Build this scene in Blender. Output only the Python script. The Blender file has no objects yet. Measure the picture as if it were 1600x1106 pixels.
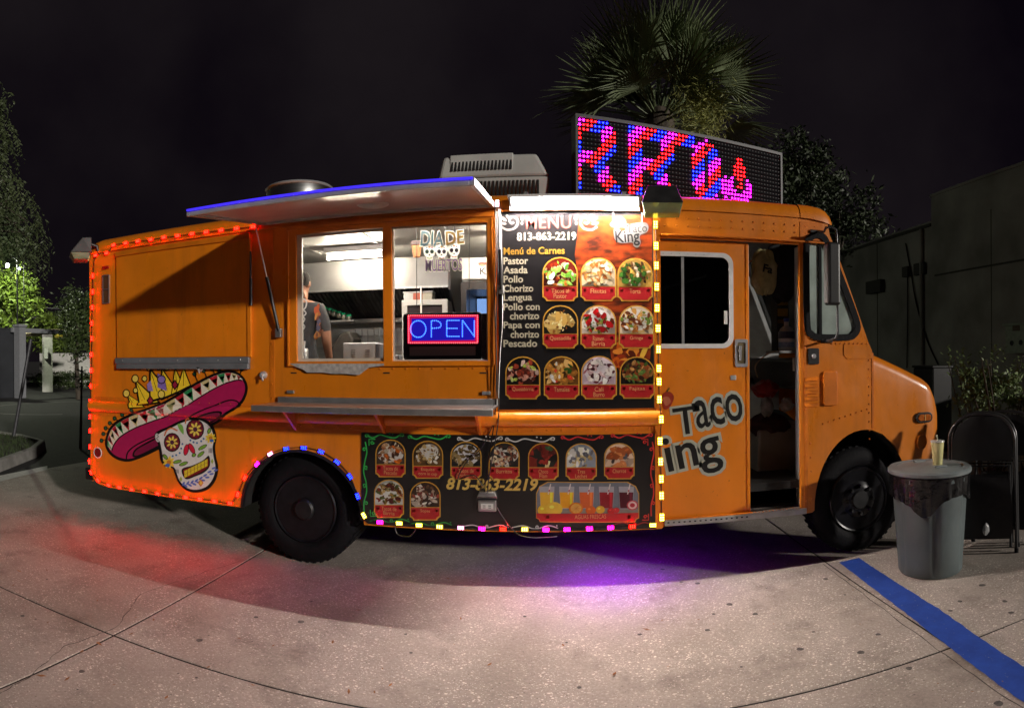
import bpy, bmesh, math, random
from mathutils import Vector, Matrix
random.seed(11)
rnd = random.uniform
scene = bpy.context.scene
COL = scene.collection
PI = math.pi

# ---------------------------------------------------------------- camera (a phone's sweep panorama: cylindrical projection)
FPX, CY, ROLL, YAW = 956.0, 559.0, 0.0074, -0.0717      # focal length in photo pixels, horizon row, roll, yaw
D, H = 4.4, 1.64                                         # metres from the truck's side, height of the phone


def direction(x, y, z):
    cr, sr = math.cos(-ROLL), math.sin(-ROLL)
    x, z = cr * x - sr * z, sr * x + cr * z
    ca, sa = math.cos(-YAW), math.sin(-YAW)
    return Vector((ca * x - sa * y, sa * x + ca * y, z))


def ray(px, py):
    th = (px - 800) / FPX
    return direction(math.sin(th), math.cos(th), (CY - py) / FPX)


def W(px, py, Y=0.0):
    """survey: a photo pixel measured on the real plane y = Y (metres)"""
    r = ray(px, py)
    return r * ((Y + D) / r.y) + Vector((0, -D, H))


def WX(px, py, X):
    r = ray(px, py)
    return r * (X / r.x) + Vector((0, -D, H))


def G(px, py, Z=0.0):
    """survey: a photo pixel measured on the ground"""
    r = ray(px, py)
    return r * ((Z - H) / r.z) + Vector((0, -D, H))


cam = bpy.data.cameras.new('camera')
cam_ob = bpy.data.objects.new('camera', cam)
COL.objects.link(cam_ob)
right, fwd, up = direction(1, 0, 0), direction(0, 1, 0), direction(0, 0, 1)
cam_ob.matrix_world = Matrix(((right.x, up.x, -fwd.x, 0), (right.y, up.y, -fwd.y, -D), (right.z, up.z, -fwd.z, H), (0, 0, 0, 1)))
cam.type = 'PANO'
cam.panorama_type = 'CENTRAL_CYLINDRICAL'
cam.central_cylindrical_range_u_min = -800 / FPX
cam.central_cylindrical_range_u_max = 800 / FPX
cam.central_cylindrical_range_v_min = (CY - 1106) / FPX
cam.central_cylindrical_range_v_max = CY / FPX
cam.central_cylindrical_radius = 1.0
cam.sensor_width = 36
cam.lens = 18 / math.tan(800 / FPX) * 1.0
cam.clip_start, cam.clip_end = 0.05, 3000
scene.camera = cam_ob

# ---------------------------------------------------------------- night sky, street light, exposure
world = bpy.data.worlds.new('World')
scene.world = world
world.use_nodes = True
wn, wl = world.node_tree.nodes, world.node_tree.links
bg = wn['Background']
tc = wn.new('ShaderNodeTexCoord')
nz = wn.new('ShaderNodeTexNoise')
nz.inputs['Scale'].default_value = 2.2
nz.inputs['Detail'].default_value = 5
rp = wn.new('ShaderNodeValToRGB')
rp.color_ramp.elements[0].position, rp.color_ramp.elements[0].color = 0.35, (0.0026, 0.0016, 0.0034, 1)
rp.color_ramp.elements[1].position, rp.color_ramp.elements[1].color = 0.75, (0.0115, 0.0090, 0.0105, 1)
wl.new(tc.outputs['Generated'], nz.inputs['Vector'])
wl.new(nz.outputs['Fac'], rp.inputs['Fac'])
wl.new(rp.outputs['Color'], bg.inputs['Color'])
bg.inputs['Strength'].default_value = 1.0

SUN_DIR = Vector((1.70, -1.15, 0.52)).normalized()       # towards the car-park lamp at the front right
sun = bpy.data.lights.new('street_light', 'SUN')
sun.energy, sun.angle, sun.color = 2.2, math.radians(2.2), (1.0, 0.93, 0.84)
sun_ob = bpy.data.objects.new('street_light', sun)
COL.objects.link(sun_ob)
sun_ob.rotation_euler = SUN_DIR.to_track_quat('Z', 'Y').to_euler()

scene.view_settings.view_transform = 'Standard'
scene.view_settings.look = 'None'
scene.view_settings.exposure = 0.0
scene.view_settings.gamma = 1.0
scene.render.engine = 'CYCLES'
cy = scene.cycles
cy.use_denoising = True
cy.denoiser = 'OPENIMAGEDENOISE'
cy.use_light_tree = True
cy.max_bounces, cy.diffuse_bounces, cy.glossy_bounces, cy.transparent_max_bounces = 7, 3, 3, 12
cy.sample_clamp_indirect = 4.0
cy.caustics_reflective = cy.caustics_refractive = False

# ---------------------------------------------------------------- helpers
WLOC = {}


def link(name, data, parent=None, loc=(0, 0, 0), rot=None):
    o = bpy.data.objects.new(name, data)
    COL.objects.link(o)
    loc = Vector(loc)
    WLOC[o.name] = loc
    if parent is not None:
        o.parent = parent
        o.location = loc - WLOC[parent.name]
    else:
        o.location = loc
    if rot is not None:
        o.rotation_euler = rot
    return o


def tag(o, label=None, cat=None, group=None, kind=None):
    if label: o['label'] = label
    if cat: o['category'] = cat
    if group: o['group'] = group
    if kind: o['kind'] = kind
    return o


def thing(name, label, cat, loc, group=None):
    return tag(link(name, None, None, loc), label, cat, group)


def copy_tree(root, loc, label=None, rotz=None, group=None):
    r = root.copy(); COL.objects.link(r)
    WLOC[r.name] = Vector(loc); r.location = loc
    if rotz is not None: r.rotation_euler = (0, 0, rotz)
    if label: r['label'] = label
    if group: r['group'] = group

    def rec(src, dst):
        for ch in list(src.children):
            c = ch.copy(); COL.objects.link(c); c.parent = dst
            rec(ch, c)
    rec(root, r)
    return r


class B:
    def __init__(s):
        s.v, s.f, s.m, s.c = [], [], [], []
        s.mi = 0; s.col = None

    def add(s, vs, fs):
        o = len(s.v)
        s.v += [tuple(p) for p in vs]
        for f in fs:
            s.f.append([i + o for i in f]); s.m.append(s.mi); s.c.append(s.col)
        return s

    def box(s, x0, x1, y0, y1, z0, z1):
        v = [(x0, y0, z0), (x1, y0, z0), (x1, y1, z0), (x0, y1, z0), (x0, y0, z1), (x1, y0, z1), (x1, y1, z1), (x0, y1, z1)]
        return s.add(v, [(0, 3, 2, 1), (4, 5, 6, 7), (0, 1, 5, 4), (1, 2, 6, 5), (2, 3, 7, 6), (3, 0, 4, 7)])

    def hexa(s, a, b):
        """two quads (4 points each, same order) joined to a solid"""
        return s.add(list(a) + list(b), [(0, 1, 2, 3), (7, 6, 5, 4), (0, 4, 5, 1), (1, 5, 6, 2), (2, 6, 7, 3), (3, 7, 4, 0)])

    def prism(s, pts, y0, y1):
        """outline in x,z pushed from y0 to y1"""
        n = len(pts)
        v = [(x, y0, z) for x, z in pts] + [(x, y1, z) for x, z in pts]
        return s.add(v, [list(range(n)), list(range(2 * n - 1, n - 1, -1))] + [(i, i + n, (i + 1) % n + n, (i + 1) % n) for i in range(n)])

    def tube(s, pts, r, n=8, closed=False):
        pts = [Vector(p) for p in pts]
        k = len(pts)
        rr = r if isinstance(r, (list, tuple)) else [r] * k
        rings, prev = [], None
        for i, p in enumerate(pts):
            a = pts[(i - 1) % k] if (closed or i > 0) else p
            b = pts[(i + 1) % k] if (closed or i < k - 1) else p
            t = (b - a)
            t = t.normalized() if t.length > 1e-9 else Vector((0, 0, 1))
            if prev is None:
                ref = Vector((0, 0, 1)) if abs(t.z) < 0.9 else Vector((1, 0, 0))
                prev = t.cross(ref).normalized()
            u = (prev - t * prev.dot(t))
            u = u.normalized() if u.length > 1e-6 else t.orthogonal().normalized()
            w = t.cross(u); prev = u
            rings.append([p + (u * math.cos(2 * PI * j / n) + w * math.sin(2 * PI * j / n)) * rr[i] for j in range(n)])
        v = [q for rg in rings for q in rg]
        f = []
        for i in range(k if closed else k - 1):
            a, b = i * n, ((i + 1) % k) * n
            f += [(a + j, a + (j + 1) % n, b + (j + 1) % n, b + j) for j in range(n)]
        if not closed:
            f += [list(range(n - 1, -1, -1)), [(k - 1) * n + j for j in range(n)]]
        return s.add(v, f)

    def cyl(s, p0, p1, r0, r1=None, n=16):
        return s.tube([p0, p1], [r0, r0 if r1 is None else r1], n)

    def lathe(s, o, prof, axis=(0, 0, 1), n=24):
        o, axis = Vector(o), Vector(axis).normalized()
        u = axis.orthogonal().normalized(); w = axis.cross(u)
        v, f = [], []
        for r, h in prof:
            v += [o + axis * h + (u * math.cos(2 * PI * j / n) + w * math.sin(2 * PI * j / n)) * r for j in range(n)]
        for i in range(len(prof) - 1):
            f += [(i * n + j, i * n + (j + 1) % n, (i + 1) * n + (j + 1) % n, (i + 1) * n + j) for j in range(n)]
        f += [list(range(n - 1, -1, -1)), [(len(prof) - 1) * n + j for j in range(n)]]
        return s.add(v, f)

    def ball(s, c, r, nu=10, nv=7, jit=0.0):
        c = Vector(c); r = Vector(r) if hasattr(r, '__len__') else Vector((r, r, r))
        v, f = [c + Vector((0, 0, -r.z))], []
        for i in range(1, nv):
            a = -PI / 2 + PI * i / nv
            for j in range(nu):
                k = 1 + rnd(-jit, jit)
                v.append(c + Vector((r.x * math.cos(a) * math.cos(2 * PI * j / nu) * k, r.y * math.cos(a) * math.sin(2 * PI * j / nu) * k, r.z * math.sin(a) * k)))
        v.append(c + Vector((0, 0, r.z)))
        for j in range(nu):
            f.append((0, 1 + (j + 1) % nu, 1 + j))
            for i in range(nv - 2):
                a, b = 1 + i * nu, 1 + (i + 1) * nu
                f.append((a + j, a + (j + 1) % nu, b + (j + 1) % nu, b + j))
            a = 1 + (nv - 2) * nu
            f.append((a + j, a + (j + 1) % nu, len(v) - 1))
        return s.add(v, f)

    def grid(s, rows, closed=False):
        m = len(rows[0])
        v = [p for r in rows for p in r]
        f = []
        for i in range(len(rows) - 1):
            for j in range(m if closed else m - 1):
                f.append((i * m + j, i * m + (j + 1) % m, (i + 1) * m + (j + 1) % m, (i + 1) * m + j))
        return s.add(v, f)

    def mesh(s, name, mats, smooth=None, recalc=True):
        me = bpy.data.meshes.new(name)
        me.from_pydata(s.v, [], s.f)
        for m in (mats if isinstance(mats, (list, tuple)) else [mats]):
            me.materials.append(m)
        me.polygons.foreach_set('material_index', s.m)
        if any(c is not None for c in s.c):
            at = me.color_attributes.new('Col', 'FLOAT_COLOR', 'CORNER')
            k = 0
            for p, c in zip(me.polygons, s.c):
                c = c or (1, 1, 1)
                for _ in range(p.loop_total):
                    at.data[k].color = (c[0], c[1], c[2], 1); k += 1
        if recalc:
            bm = bmesh.new(); bm.from_mesh(me)
            bmesh.ops.recalc_face_normals(bm, faces=bm.faces)
            bm.to_mesh(me); bm.free()
        if smooth:
            me.polygons.foreach_set('use_smooth', [True] * len(me.polygons))
            me.set_sharp_from_angle(angle=math.radians(smooth))
        me.update()
        return me

    def build(s, name, mats, parent=None, smooth=None, bevel=None, seg=2, loc=None, recalc=True):
        if loc is not None:
            l = Vector(loc); s.v = [tuple(Vector(p) - l) for p in s.v]
        o = link(name, s.mesh(name, mats, smooth, recalc), parent, loc or (0, 0, 0))
        if bevel:
            b = o.modifiers.new('bevel', 'BEVEL'); b.width = bevel; b.segments = seg; b.limit_method = 'ANGLE'; b.angle_limit = math.radians(40)
            b.harden_normals = False
        return o


def plate(name, mats, parent, outer, holes, y0, y1, smooth=None):
    """a sheet in the x-z plane with cut-outs, pushed from y0 to y1"""
    bm = bmesh.new()
    es = []
    for loop in [outer] + holes:
        vs = [bm.verts.new((x, y0, z)) for x, z in loop]
        es += [bm.edges.new((vs[i], vs[(i + 1) % len(vs)])) for i in range(len(vs))]
    bmesh.ops.triangle_fill(bm, use_beauty=True, use_dissolve=False, edges=es)
    g = bmesh.ops.extrude_face_region(bm, geom=list(bm.faces))
    for e in g['geom']:
        if isinstance(e, bmesh.types.BMVert): e.co.y = y1
    bmesh.ops.recalc_face_normals(bm, faces=bm.faces)
    me = bpy.data.meshes.new(name)
    bm.to_mesh(me); bm.free()
    for m in (mats if isinstance(mats, (list, tuple)) else [mats]): me.materials.append(m)
    if smooth:
        me.polygons.foreach_set('use_smooth', [True] * len(me.polygons)); me.set_sharp_from_angle(angle=math.radians(smooth))
    return link(name, me, parent)


def arc(cx, cz, r, a0, a1, n, rz=None):
    rz = r if rz is None else rz
    return [(cx + r * math.cos(math.radians(a0 + (a1 - a0) * i / n)), cz + rz * math.sin(math.radians(a0 + (a1 - a0) * i / n))) for i in range(n + 1)]


def rrect(x0, x1, z0, z1, r, n=5):
    p = []
    for cx, cz, a in ((x1 - r, z1 - r, 0), (x0 + r, z1 - r, 90), (x0 + r, z0 + r, 180), (x1 - r, z0 + r, 270)):
        p += arc(cx, cz, r, a, a + 90, n)
    return p


def inset(pts, d):
    cx = sum(p[0] for p in pts) / len(pts); cz = sum(p[1] for p in pts) / len(pts)
    out = []
    n = len(pts)
    for i in range(n):
        a, b, c = Vector(pts[i - 1]), Vector(pts[i]), Vector(pts[(i + 1) % n])
        t = (c - a)
        t = t.normalized() if t.length > 1e-9 else Vector((1, 0))
        nn = Vector((t.y, -t.x))
        if nn.dot(b - Vector((cx, cz))) > 0: nn = -nn
        out.append((b.x + nn.x * d, b.y + nn.y * d))
    return out


def spline(pts, closed=False, k=6):
    n = len(pts); out = []
    for i in range(n if closed else n - 1):
        g = (lambda j: Vector(pts[j % n])) if closed else (lambda j: Vector(pts[max(0, min(n - 1, j))]))
        p0, p1, p2, p3 = g(i - 1), g(i), g(i + 1), g(i + 2)
        for s in range(k):
            t = s / k
            out.append(0.5 * ((2 * p1) + (p2 - p0) * t + (2 * p0 - 5 * p1 + 4 * p2 - p3) * t * t + (3 * p1 - p0 - 3 * p2 + p3) * t ** 3))
    if not closed: out.append(Vector(pts[-1]))
    return out


def lin(r, g, b):
    """sRGB 0-255 to linear"""
    f = lambda c: (c / 255 / 12.92) if c / 255 <= 0.04045 else ((c / 255 + 0.055) / 1.055) ** 2.4
    return (f(r), f(g), f(b))


# ---------------------------------------------------------------- materials
MATS = {}


def mat(name, color=(0.5, 0.5, 0.5), rough=0.5, metal=0.0, noise=0.0, nscale=12.0, bump=0.0, bscale=40.0, coat=0.0, emit=None, estr=0.0, spec=0.5, stretch=None, col2=None, rvar=0.0, attr=False, trans=0.0, detail=4):
    if name in MATS: return MATS[name]
    m = bpy.data.materials.new(name); MATS[name] = m
    m.use_nodes = True
    N, L = m.node_tree.nodes, m.node_tree.links
    p = N['Principled BSDF']
    p.inputs['Base Color'].default_value = (*color, 1)
    p.inputs['Roughness'].default_value = rough
    p.inputs['Metallic'].default_value = metal
    p.inputs['Specular IOR Level'].default_value = spec
    p.inputs['Coat Weight'].default_value = coat
    p.inputs['Coat Roughness'].default_value = 0.12
    p.inputs['Transmission Weight'].default_value = trans
    if emit:
        p.inputs['Emission Color'].default_value = (*emit, 1); p.inputs['Emission Strength'].default_value = estr
    vec = None
    if noise or bump or rvar or col2:
        t = N.new('ShaderNodeTexCoord'); mp = N.new('ShaderNodeMapping')
        L.new(t.outputs['Object'], mp.inputs['Vector'])
        if stretch: mp.inputs['Scale'].default_value = stretch
        vec = mp.outputs['Vector']
    src = None
    if attr:
        a = N.new('ShaderNodeAttribute'); a.attribute_name = 'Col'; src = a.outputs['Color']
    if noise or col2:
        n = N.new('ShaderNodeTexNoise'); n.inputs['Scale'].default_value = nscale; n.inputs['Detail'].default_value = detail
        L.new(vec, n.inputs['Vector'])
        r = N.new('ShaderNodeValToRGB')
        r.color_ramp.elements[0].position, r.color_ramp.elements[1].position = 0.35, 0.68
        c2 = col2 or tuple(c * (1 - noise) for c in color)
        if attr:
            r.color_ramp.elements[0].color = (1 - noise,) * 3 + (1,); r.color_ramp.elements[1].color = (1, 1, 1, 1)
            mx = N.new('ShaderNodeMix'); mx.data_type = 'RGBA'; mx.blend_type = 'MULTIPLY'; mx.inputs[0].default_value = 1
            L.new(src, mx.inputs[6]); L.new(r.outputs['Color'], mx.inputs[7]); src = mx.outputs[2]
        else:
            r.color_ramp.elements[0].color = (*c2, 1); r.color_ramp.elements[1].color = (*color, 1)
            src = r.outputs['Color']
        L.new(n.outputs['Fac'], r.inputs['Fac'])
        if rvar:
            mr = N.new('ShaderNodeMapRange'); mr.inputs['To Min'].default_value = rough - rvar; mr.inputs['To Max'].default_value = rough + rvar
            L.new(n.outputs['Fac'], mr.inputs['Value']); L.new(mr.outputs['Result'], p.inputs['Roughness'])
    if src is not None: L.new(src, p.inputs['Base Color'])
    if bump:
        n2 = N.new('ShaderNodeTexNoise'); n2.inputs['Scale'].default_value = bscale; n2.inputs['Detail'].default_value = 3
        L.new(vec, n2.inputs['Vector'])
        bp = N.new('ShaderNodeBump'); bp.inputs['Strength'].default_value = bump; bp.inputs['Distance'].default_value = 0.02
        L.new(n2.outputs['Fac'], bp.inputs['Height']); L.new(bp.outputs['Normal'], p.inputs['Normal'])
    return m


def emis(name, color, strength):
    if name in MATS: return MATS[name]
    m = bpy.data.materials.new(name); MATS[name] = m; m.use_nodes = True
    N, L = m.node_tree.nodes, m.node_tree.links
    N.remove(N['Principled BSDF'])
    e = N.new('ShaderNodeEmission'); e.inputs['Color'].default_value = (*color, 1); e.inputs['Strength'].default_value = strength
    L.new(e.outputs['Emission'], N['Material Output'].inputs['Surface'])
    return m


def glass(name, tint=(1, 1, 1), rough=0.02, ior=1.45, haze=0.0, hazecol=(0.5, 0.55, 0.52)):
    if name in MATS: return MATS[name]
    m = bpy.data.materials.new(name); MATS[name] = m; m.use_nodes = True
    N, L = m.node_tree.nodes, m.node_tree.links
    N.remove(N['Principled BSDF'])
    t = N.new('ShaderNodeBsdfTransparent'); t.inputs['Color'].default_value = (*tint, 1)
    g = N.new('ShaderNodeBsdfGlossy'); g.inputs['Roughness'].default_value = rough
    f = N.new('ShaderNodeFresnel'); f.inputs['IOR'].default_value = ior
    x = N.new('ShaderNodeMixShader')
    L.new(f.outputs['Fac'], x.inputs['Fac']); L.new(t.outputs['BSDF'], x.inputs[1]); L.new(g.outputs['BSDF'], x.inputs[2])
    out = x.outputs['Shader']
    if haze:
        d = N.new('ShaderNodeBsdfDiffuse'); d.inputs['Color'].default_value = (*hazecol, 1)
        tcn = N.new('ShaderNodeTexCoord'); nn = N.new('ShaderNodeTexNoise'); nn.inputs['Scale'].default_value = 3.5; nn.inputs['Detail'].default_value = 6
        L.new(tcn.outputs['Object'], nn.inputs['Vector'])
        mr = N.new('ShaderNodeMapRange'); mr.inputs['From Min'].default_value = 0.3; mr.inputs['From Max'].default_value = 0.7
        mr.inputs['To Min'].default_value = haze * 0.4; mr.inputs['To Max'].default_value = haze
        L.new(nn.outputs['Fac'], mr.inputs['Value'])
        x2 = N.new('ShaderNodeMixShader')
        L.new(mr.outputs['Result'], x2.inputs['Fac']); L.new(out, x2.inputs[1]); L.new(d.outputs['BSDF'], x2.inputs[2])
        out = x2.outputs['Shader']
    L.new(out, N['Material Output'].inputs['Surface'])
    return m


def sheet(name, color, f=0.6):
    if name in MATS: return MATS[name]
    m = bpy.data.materials.new(name); MATS[name] = m; m.use_nodes = True
    N, L = m.node_tree.nodes, m.node_tree.links
    p = N['Principled BSDF']; p.inputs['Base Color'].default_value = (*color, 1); p.inputs['Roughness'].default_value = 0.5
    t = N.new('ShaderNodeBsdfTranslucent'); t.inputs['Color'].default_value = (*color, 1)
    if color == (1, 1, 1):
        at = N.new('ShaderNodeAttribute'); at.attribute_name = 'Col'; L.new(at.outputs['Color'], p.inputs['Base Color']); L.new(at.outputs['Color'], t.inputs['Color'])
    x = N.new('ShaderNodeMixShader'); x.inputs['Fac'].default_value = f
    L.new(p.outputs['BSDF'], x.inputs[1]); L.new(t.outputs['BSDF'], x.inputs[2]); L.new(x.outputs['Shader'], N['Material Output'].inputs['Surface'])
    return m


def paint(name, base, dirty):
    """sprayed sheet-metal paint: slow colour drift, run-down grime, faint dents, road dirt low on the body"""
    m = bpy.data.materials.new(name); MATS[name] = m; m.use_nodes = True
    N, L = m.node_tree.nodes, m.node_tree.links; p = N['Principled BSDF']
    t = N.new('ShaderNodeTexCoord')
    def noise(sc, scale, det=5, rough=.6):
        mp = N.new('ShaderNodeMapping'); mp.inputs['Scale'].default_value = scale; L.new(t.outputs['Object'], mp.inputs['Vector'])
        n = N.new('ShaderNodeTexNoise'); n.inputs['Scale'].default_value = sc; n.inputs['Detail'].default_value = det; n.inputs['Roughness'].default_value = rough
        L.new(mp.outputs['Vector'], n.inputs['Vector']); return n.outputs['Fac']
    def rng(src, a, b_, c, d):
        r = N.new('ShaderNodeMapRange'); r.inputs['From Min'].default_value = a; r.inputs['From Max'].default_value = b_; r.inputs['To Min'].default_value = c; r.inputs['To Max'].default_value = d
        L.new(src, r.inputs['Value']); return r.outputs['Result']
    def mix(f, a, b_):
        x = N.new('ShaderNodeMix'); x.data_type = 'RGBA'; L.new(f, x.inputs[0])
        for i, s in ((6, a), (7, b_)):
            if isinstance(s, tuple): x.inputs[i].default_value = (*s, 1)
            else: L.new(s, x.inputs[i])
        return x.outputs[2]
    c = mix(rng(noise(1.3, (1, 1, 1)), .35, .65, 0, 1), tuple(q * .80 for q in base), base)
    c = mix(rng(noise(5.5, (1, 1, .12), 6, .7), .52, .80, 0, .55), c, dirty)
    c = mix(rng(noise(38, (1, 1, 1), 2), .70, .76, 0, .5), c, tuple(q * .45 for q in dirty))
    L.new(c, p.inputs['Base Color'])
    L.new(rng(noise(4, (1, 1, .5)), .3, .7, .24, .48), p.inputs['Roughness'])
    p.inputs['Coat Weight'].default_value = .35; p.inputs['Coat Roughness'].default_value = .12
    bp = N.new('ShaderNodeBump'); bp.inputs['Strength'].default_value = .35; bp.inputs['Distance'].default_value = .02
    L.new(noise(2.6, (1, 1, 1), 2), bp.inputs['Height']); L.new(bp.outputs['Normal'], p.inputs['Normal'])
    return m


ORANGE = paint('orange_paint', (0.80, 0.225, 0.008), (0.36, 0.10, 0.012))
ORANGE2 = mat('orange_trim', (0.74, 0.19, 0.008), 0.38, noise=0.3, nscale=5, coat=0.15)
STEEL = mat('brushed_steel', (0.55, 0.55, 0.55), 0.32, 1.0, noise=0.25, nscale=6, stretch=(1, 1, 14))
ALU = mat('aluminium', (0.6, 0.6, 0.6), 0.4, 0.9, noise=0.25, nscale=9)
CHROME = mat('chrome', (0.72, 0.72, 0.74), 0.22, 0.65)
BLACK = mat('black_plastic', (0.012, 0.012, 0.013), 0.4, noise=0.3)
RUBBER = mat('black_rubber', (0.006, 0.006, 0.008), 0.7, noise=0.4, nscale=20, bump=0.2, bscale=60, spec=0.18)
DARK = mat('dark_underside', (0.012, 0.012, 0.012), 0.85, noise=0.4)
WHITE = mat('white_enamel', (0.75, 0.75, 0.73), 0.35, noise=0.12, nscale=3)
GREYMET = mat('grey_painted_metal', (0.21, 0.22, 0.24), 0.42, 0.3, noise=0.25, nscale=7)
PRINT = mat('vinyl_print', (1, 1, 1), 0.30, noise=0.10, nscale=30, attr=True, coat=0.2)
GLASS = glass('window_glass')
TINT = glass('tinted_glass', (0.10, 0.10, 0.10), 0.02, 1.5)

# ================================================================ FOOD TRUCK
truck = thing('food_truck', 'orange step-van food truck with open awning, sugar skull and menu boards on its side', 'food truck', (-0.5, 1.1, 0))
TW = 2.2                                                   # width of the body
REAR_ARCH = dict(cx=-1.97, cz=0.42, r=0.53, rz=0.51)
FRONT_ARCH = dict(cx=2.42, cz=0.42, r=0.45, rz=0.61)
ra = [p for p in arc(-1.97, 0.42, 0.53, 180, 0, 22, 0.51)]
fa = [p for p in arc(2.42, 0.42, 0.45, 180, 79.5, 14, 0.61)]


def z8(pts):
    return [(1150 + x / 1.906, 300 + y / 1.906) for x, y in pts]


def xz(pts, Y=0.0):
    out = []
    for a, b in pts:
        w = W(a, b, Y); out.append((w.x, w.z))
    return out


qw = xz([tuple(p) for p in spline(z8([(207, 165), (213, 143), (226, 131), (241, 127), (256, 131), (270, 150), (300, 225), (335, 315), (358, 380), (362, 408), (350, 427), (330, 434), (245, 434), (222, 424), (210, 400), (207, 280)]), True, 3)])
outer = [(-4.195, 0.56), (-4.16, 0.475), (-4.08, 0.43), (-3.95, 0.415)] + ra + [(-1.435, 0.385), (0.76, 0.385), (0.775, 0.40), (1.95, 0.405)] + fa + \
        [(2.50, 1.03), (2.50, 1.68), (2.47, 1.74), (2.195, 2.44), (2.12, 2.60), (2.09, 2.745), (-4.14, 2.745), (-4.195, 2.70)]
serve = [(-1.985, 1.612), (-0.475, 1.612), (-0.475, 2.63), (-1.985, 2.63)]
door_hole = [(0.765, 0.452), (1.858, 0.452), (1.858, 2.508), (0.765, 2.508)]
side = plate('side_panel', ORANGE, truck, outer, [serve, door_hole, qw], 0.0, 0.035)
plate('far_side_panel', ORANGE, truck, outer, [], TW - 0.035, TW)
b = B().box(-4.195, -4.16, 0.036, TW - 0.036, 0.56, 2.74)
b.build('rear_panel', ORANGE, truck)

# roof shell with rolled edges
def roof_section(x, dz=0.0, w=0.0, top=2.835, low=2.715):
    pts = []
    for a in range(0, 91, 15):
        t = math.radians(a)
        pts.append((x, -0.012 + w + 0.11 * (1 - math.cos(t)), low + (top - low + dz) * math.sin(t)))
    pts.append((x, TW * 0.3, top + dz + 0.03)); pts.append((x, TW * 0.5, top + dz + 0.04)); pts.append((x, TW * 0.7, top + dz + 0.03))
    for a in range(90, -1, -15):
        t = math.radians(a)
        pts.append((x, TW + 0.012 - w - 0.11 * (1 - math.cos(t)), low + (top - low + dz) * math.sin(t)))
    return pts
b = B()
xs = [(-4.21, -0.09, 0.05), (-4.19, -0.04, 0.02), (-4.14, -0.01, 0.005), (-4.05, 0, 0), (-2, 0, 0), (0, 0, 0), (1.855, 0, 0)]
b.grid([roof_section(x, dz, w) for x, dz, w in xs])
b.add(roof_section(-4.21, -0.09, 0.05), [list(range(len(roof_section(0))))])
b.build('roof', ORANGE, truck, smooth=40)
b = B()
caps = [(1.862, 0.004, -0.004, 2.715), (1.95, 0.004, -0.006, 2.712), (2.05, -0.006, -0.004, 2.700), (2.10, -0.022, 0.004, 2.690), (2.135, -0.05, 0.02, 2.685), (2.152, -0.085, 0.04, 2.69), (2.15, -0.115, 0.06, 2.695)]
b.grid([roof_section(x, dz, w, low=lo) for x, dz, w, lo in caps])
b.add(roof_section(2.15, -0.115, 0.06, low=2.695), [list(range(len(roof_section(0))))])
b.build('roof_cap', ORANGE, truck, smooth=40)
B().box(-4.15, 0.76, -0.018, -0.001, 2.690, 2.712).box(0.77, 2.06, -0.03, -0.001, 2.522, 2.536).build('rain_gutter', ORANGE2, truck, bevel=0.004)

# rub rail (half-round pressing) and lower pressing
def half_round(x0, x1, zc, r, d, mt, name):
    rows = []
    for x in (x0, x0 + 0.004, x1 - 0.004, x1):
        k = 0.2 if x in (x0, x1) else 1
        rows.append([(x, -0.001 - d * math.sin(math.radians(a)) * k, zc + r * math.cos(math.radians(a))) for a in range(0, 181, 15)])
    return B().grid(rows).build(name, mt, truck, smooth=50)
half_round(-4.19, 0.765, 1.195, 0.056, 0.045, ORANGE, 'rub_rail')
# panel seams: overlapping sheet edges
b = B()
for x in (-2.20, -0.425, 0.70):
    b.box(x - 0.02, x + 0.02, -0.004, -0.0005, 1.26, 2.70)
b.box(-4.19, 0.76, -0.0035, -0.0005, 1.255, 1.29).box(-4.19, 0.76, -0.0035, -0.0005, 1.10, 1.135)
b.box(1.885, 1.915, -0.004, -0.0005, 0.42, 2.50).box(1.86, 2.06, -0.0042, -0.0005, 2.545, 2.69)
b.build('seam_strips', ORANGE2, truck, bevel=0.0015)
tag(truck.children[-1], kind='stuff')
# rivets
b = B()
def rivet(x, z, r=0.0085, y=-0.0005):
    n = 6
    v = [(x + r * math.cos(2 * PI * j / n), y, z + r * math.sin(2 * PI * j / n)) for j in range(n)] + [(x + .6 * r * math.cos(2 * PI * j / n), y - 0.006, z + .6 * r * math.sin(2 * PI * j / n)) for j in range(n)]
    b.add(v, [(j, (j + 1) % n, n + (j + 1) % n, n + j) for j in range(n)] + [list(range(2 * n - 1, n - 1, -1))])
x = -4.16
while x < 0.75:
    for z in (1.272, 1.118): rivet(x, z, y=-0.0032)
    if x < -2.6 or x > -1.35: rivet(x, 0.455 if x < -2 else 0.43)
    x += 0.105
for x in (-2.20, 0.70):
    z = 1.33
    while z < 2.66:
        rivet(x, z, y=-0.0037); z += 0.11
z = 0.5
while z < 2.48:
    rivet(1.9, z, y=-0.0037); rivet(2.47, min(z * 0.6 + 0.65, 1.64)); z += 0.12
x = 0.80
while x < 2.06:
    rivet(x, 2.60); rivet(x, 2.655); x += 0.085
for k in range(9):
    rivet(2.13 + k * 0.04, 1.735); rivet(2.05 + k * 0.05, 1.10 + 0.012 * k)
x = -2.0
while x < -0.45:
    rivet(x, 1.565); x += 0.1
z = 0.95
while z > 0.5:
    rivet(1.94 + (0.95 - z) * 0.02, z); z -= 0.11
tag(b.build('rivets', ORANGE2, truck, recalc=False), kind='stuff')

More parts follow.
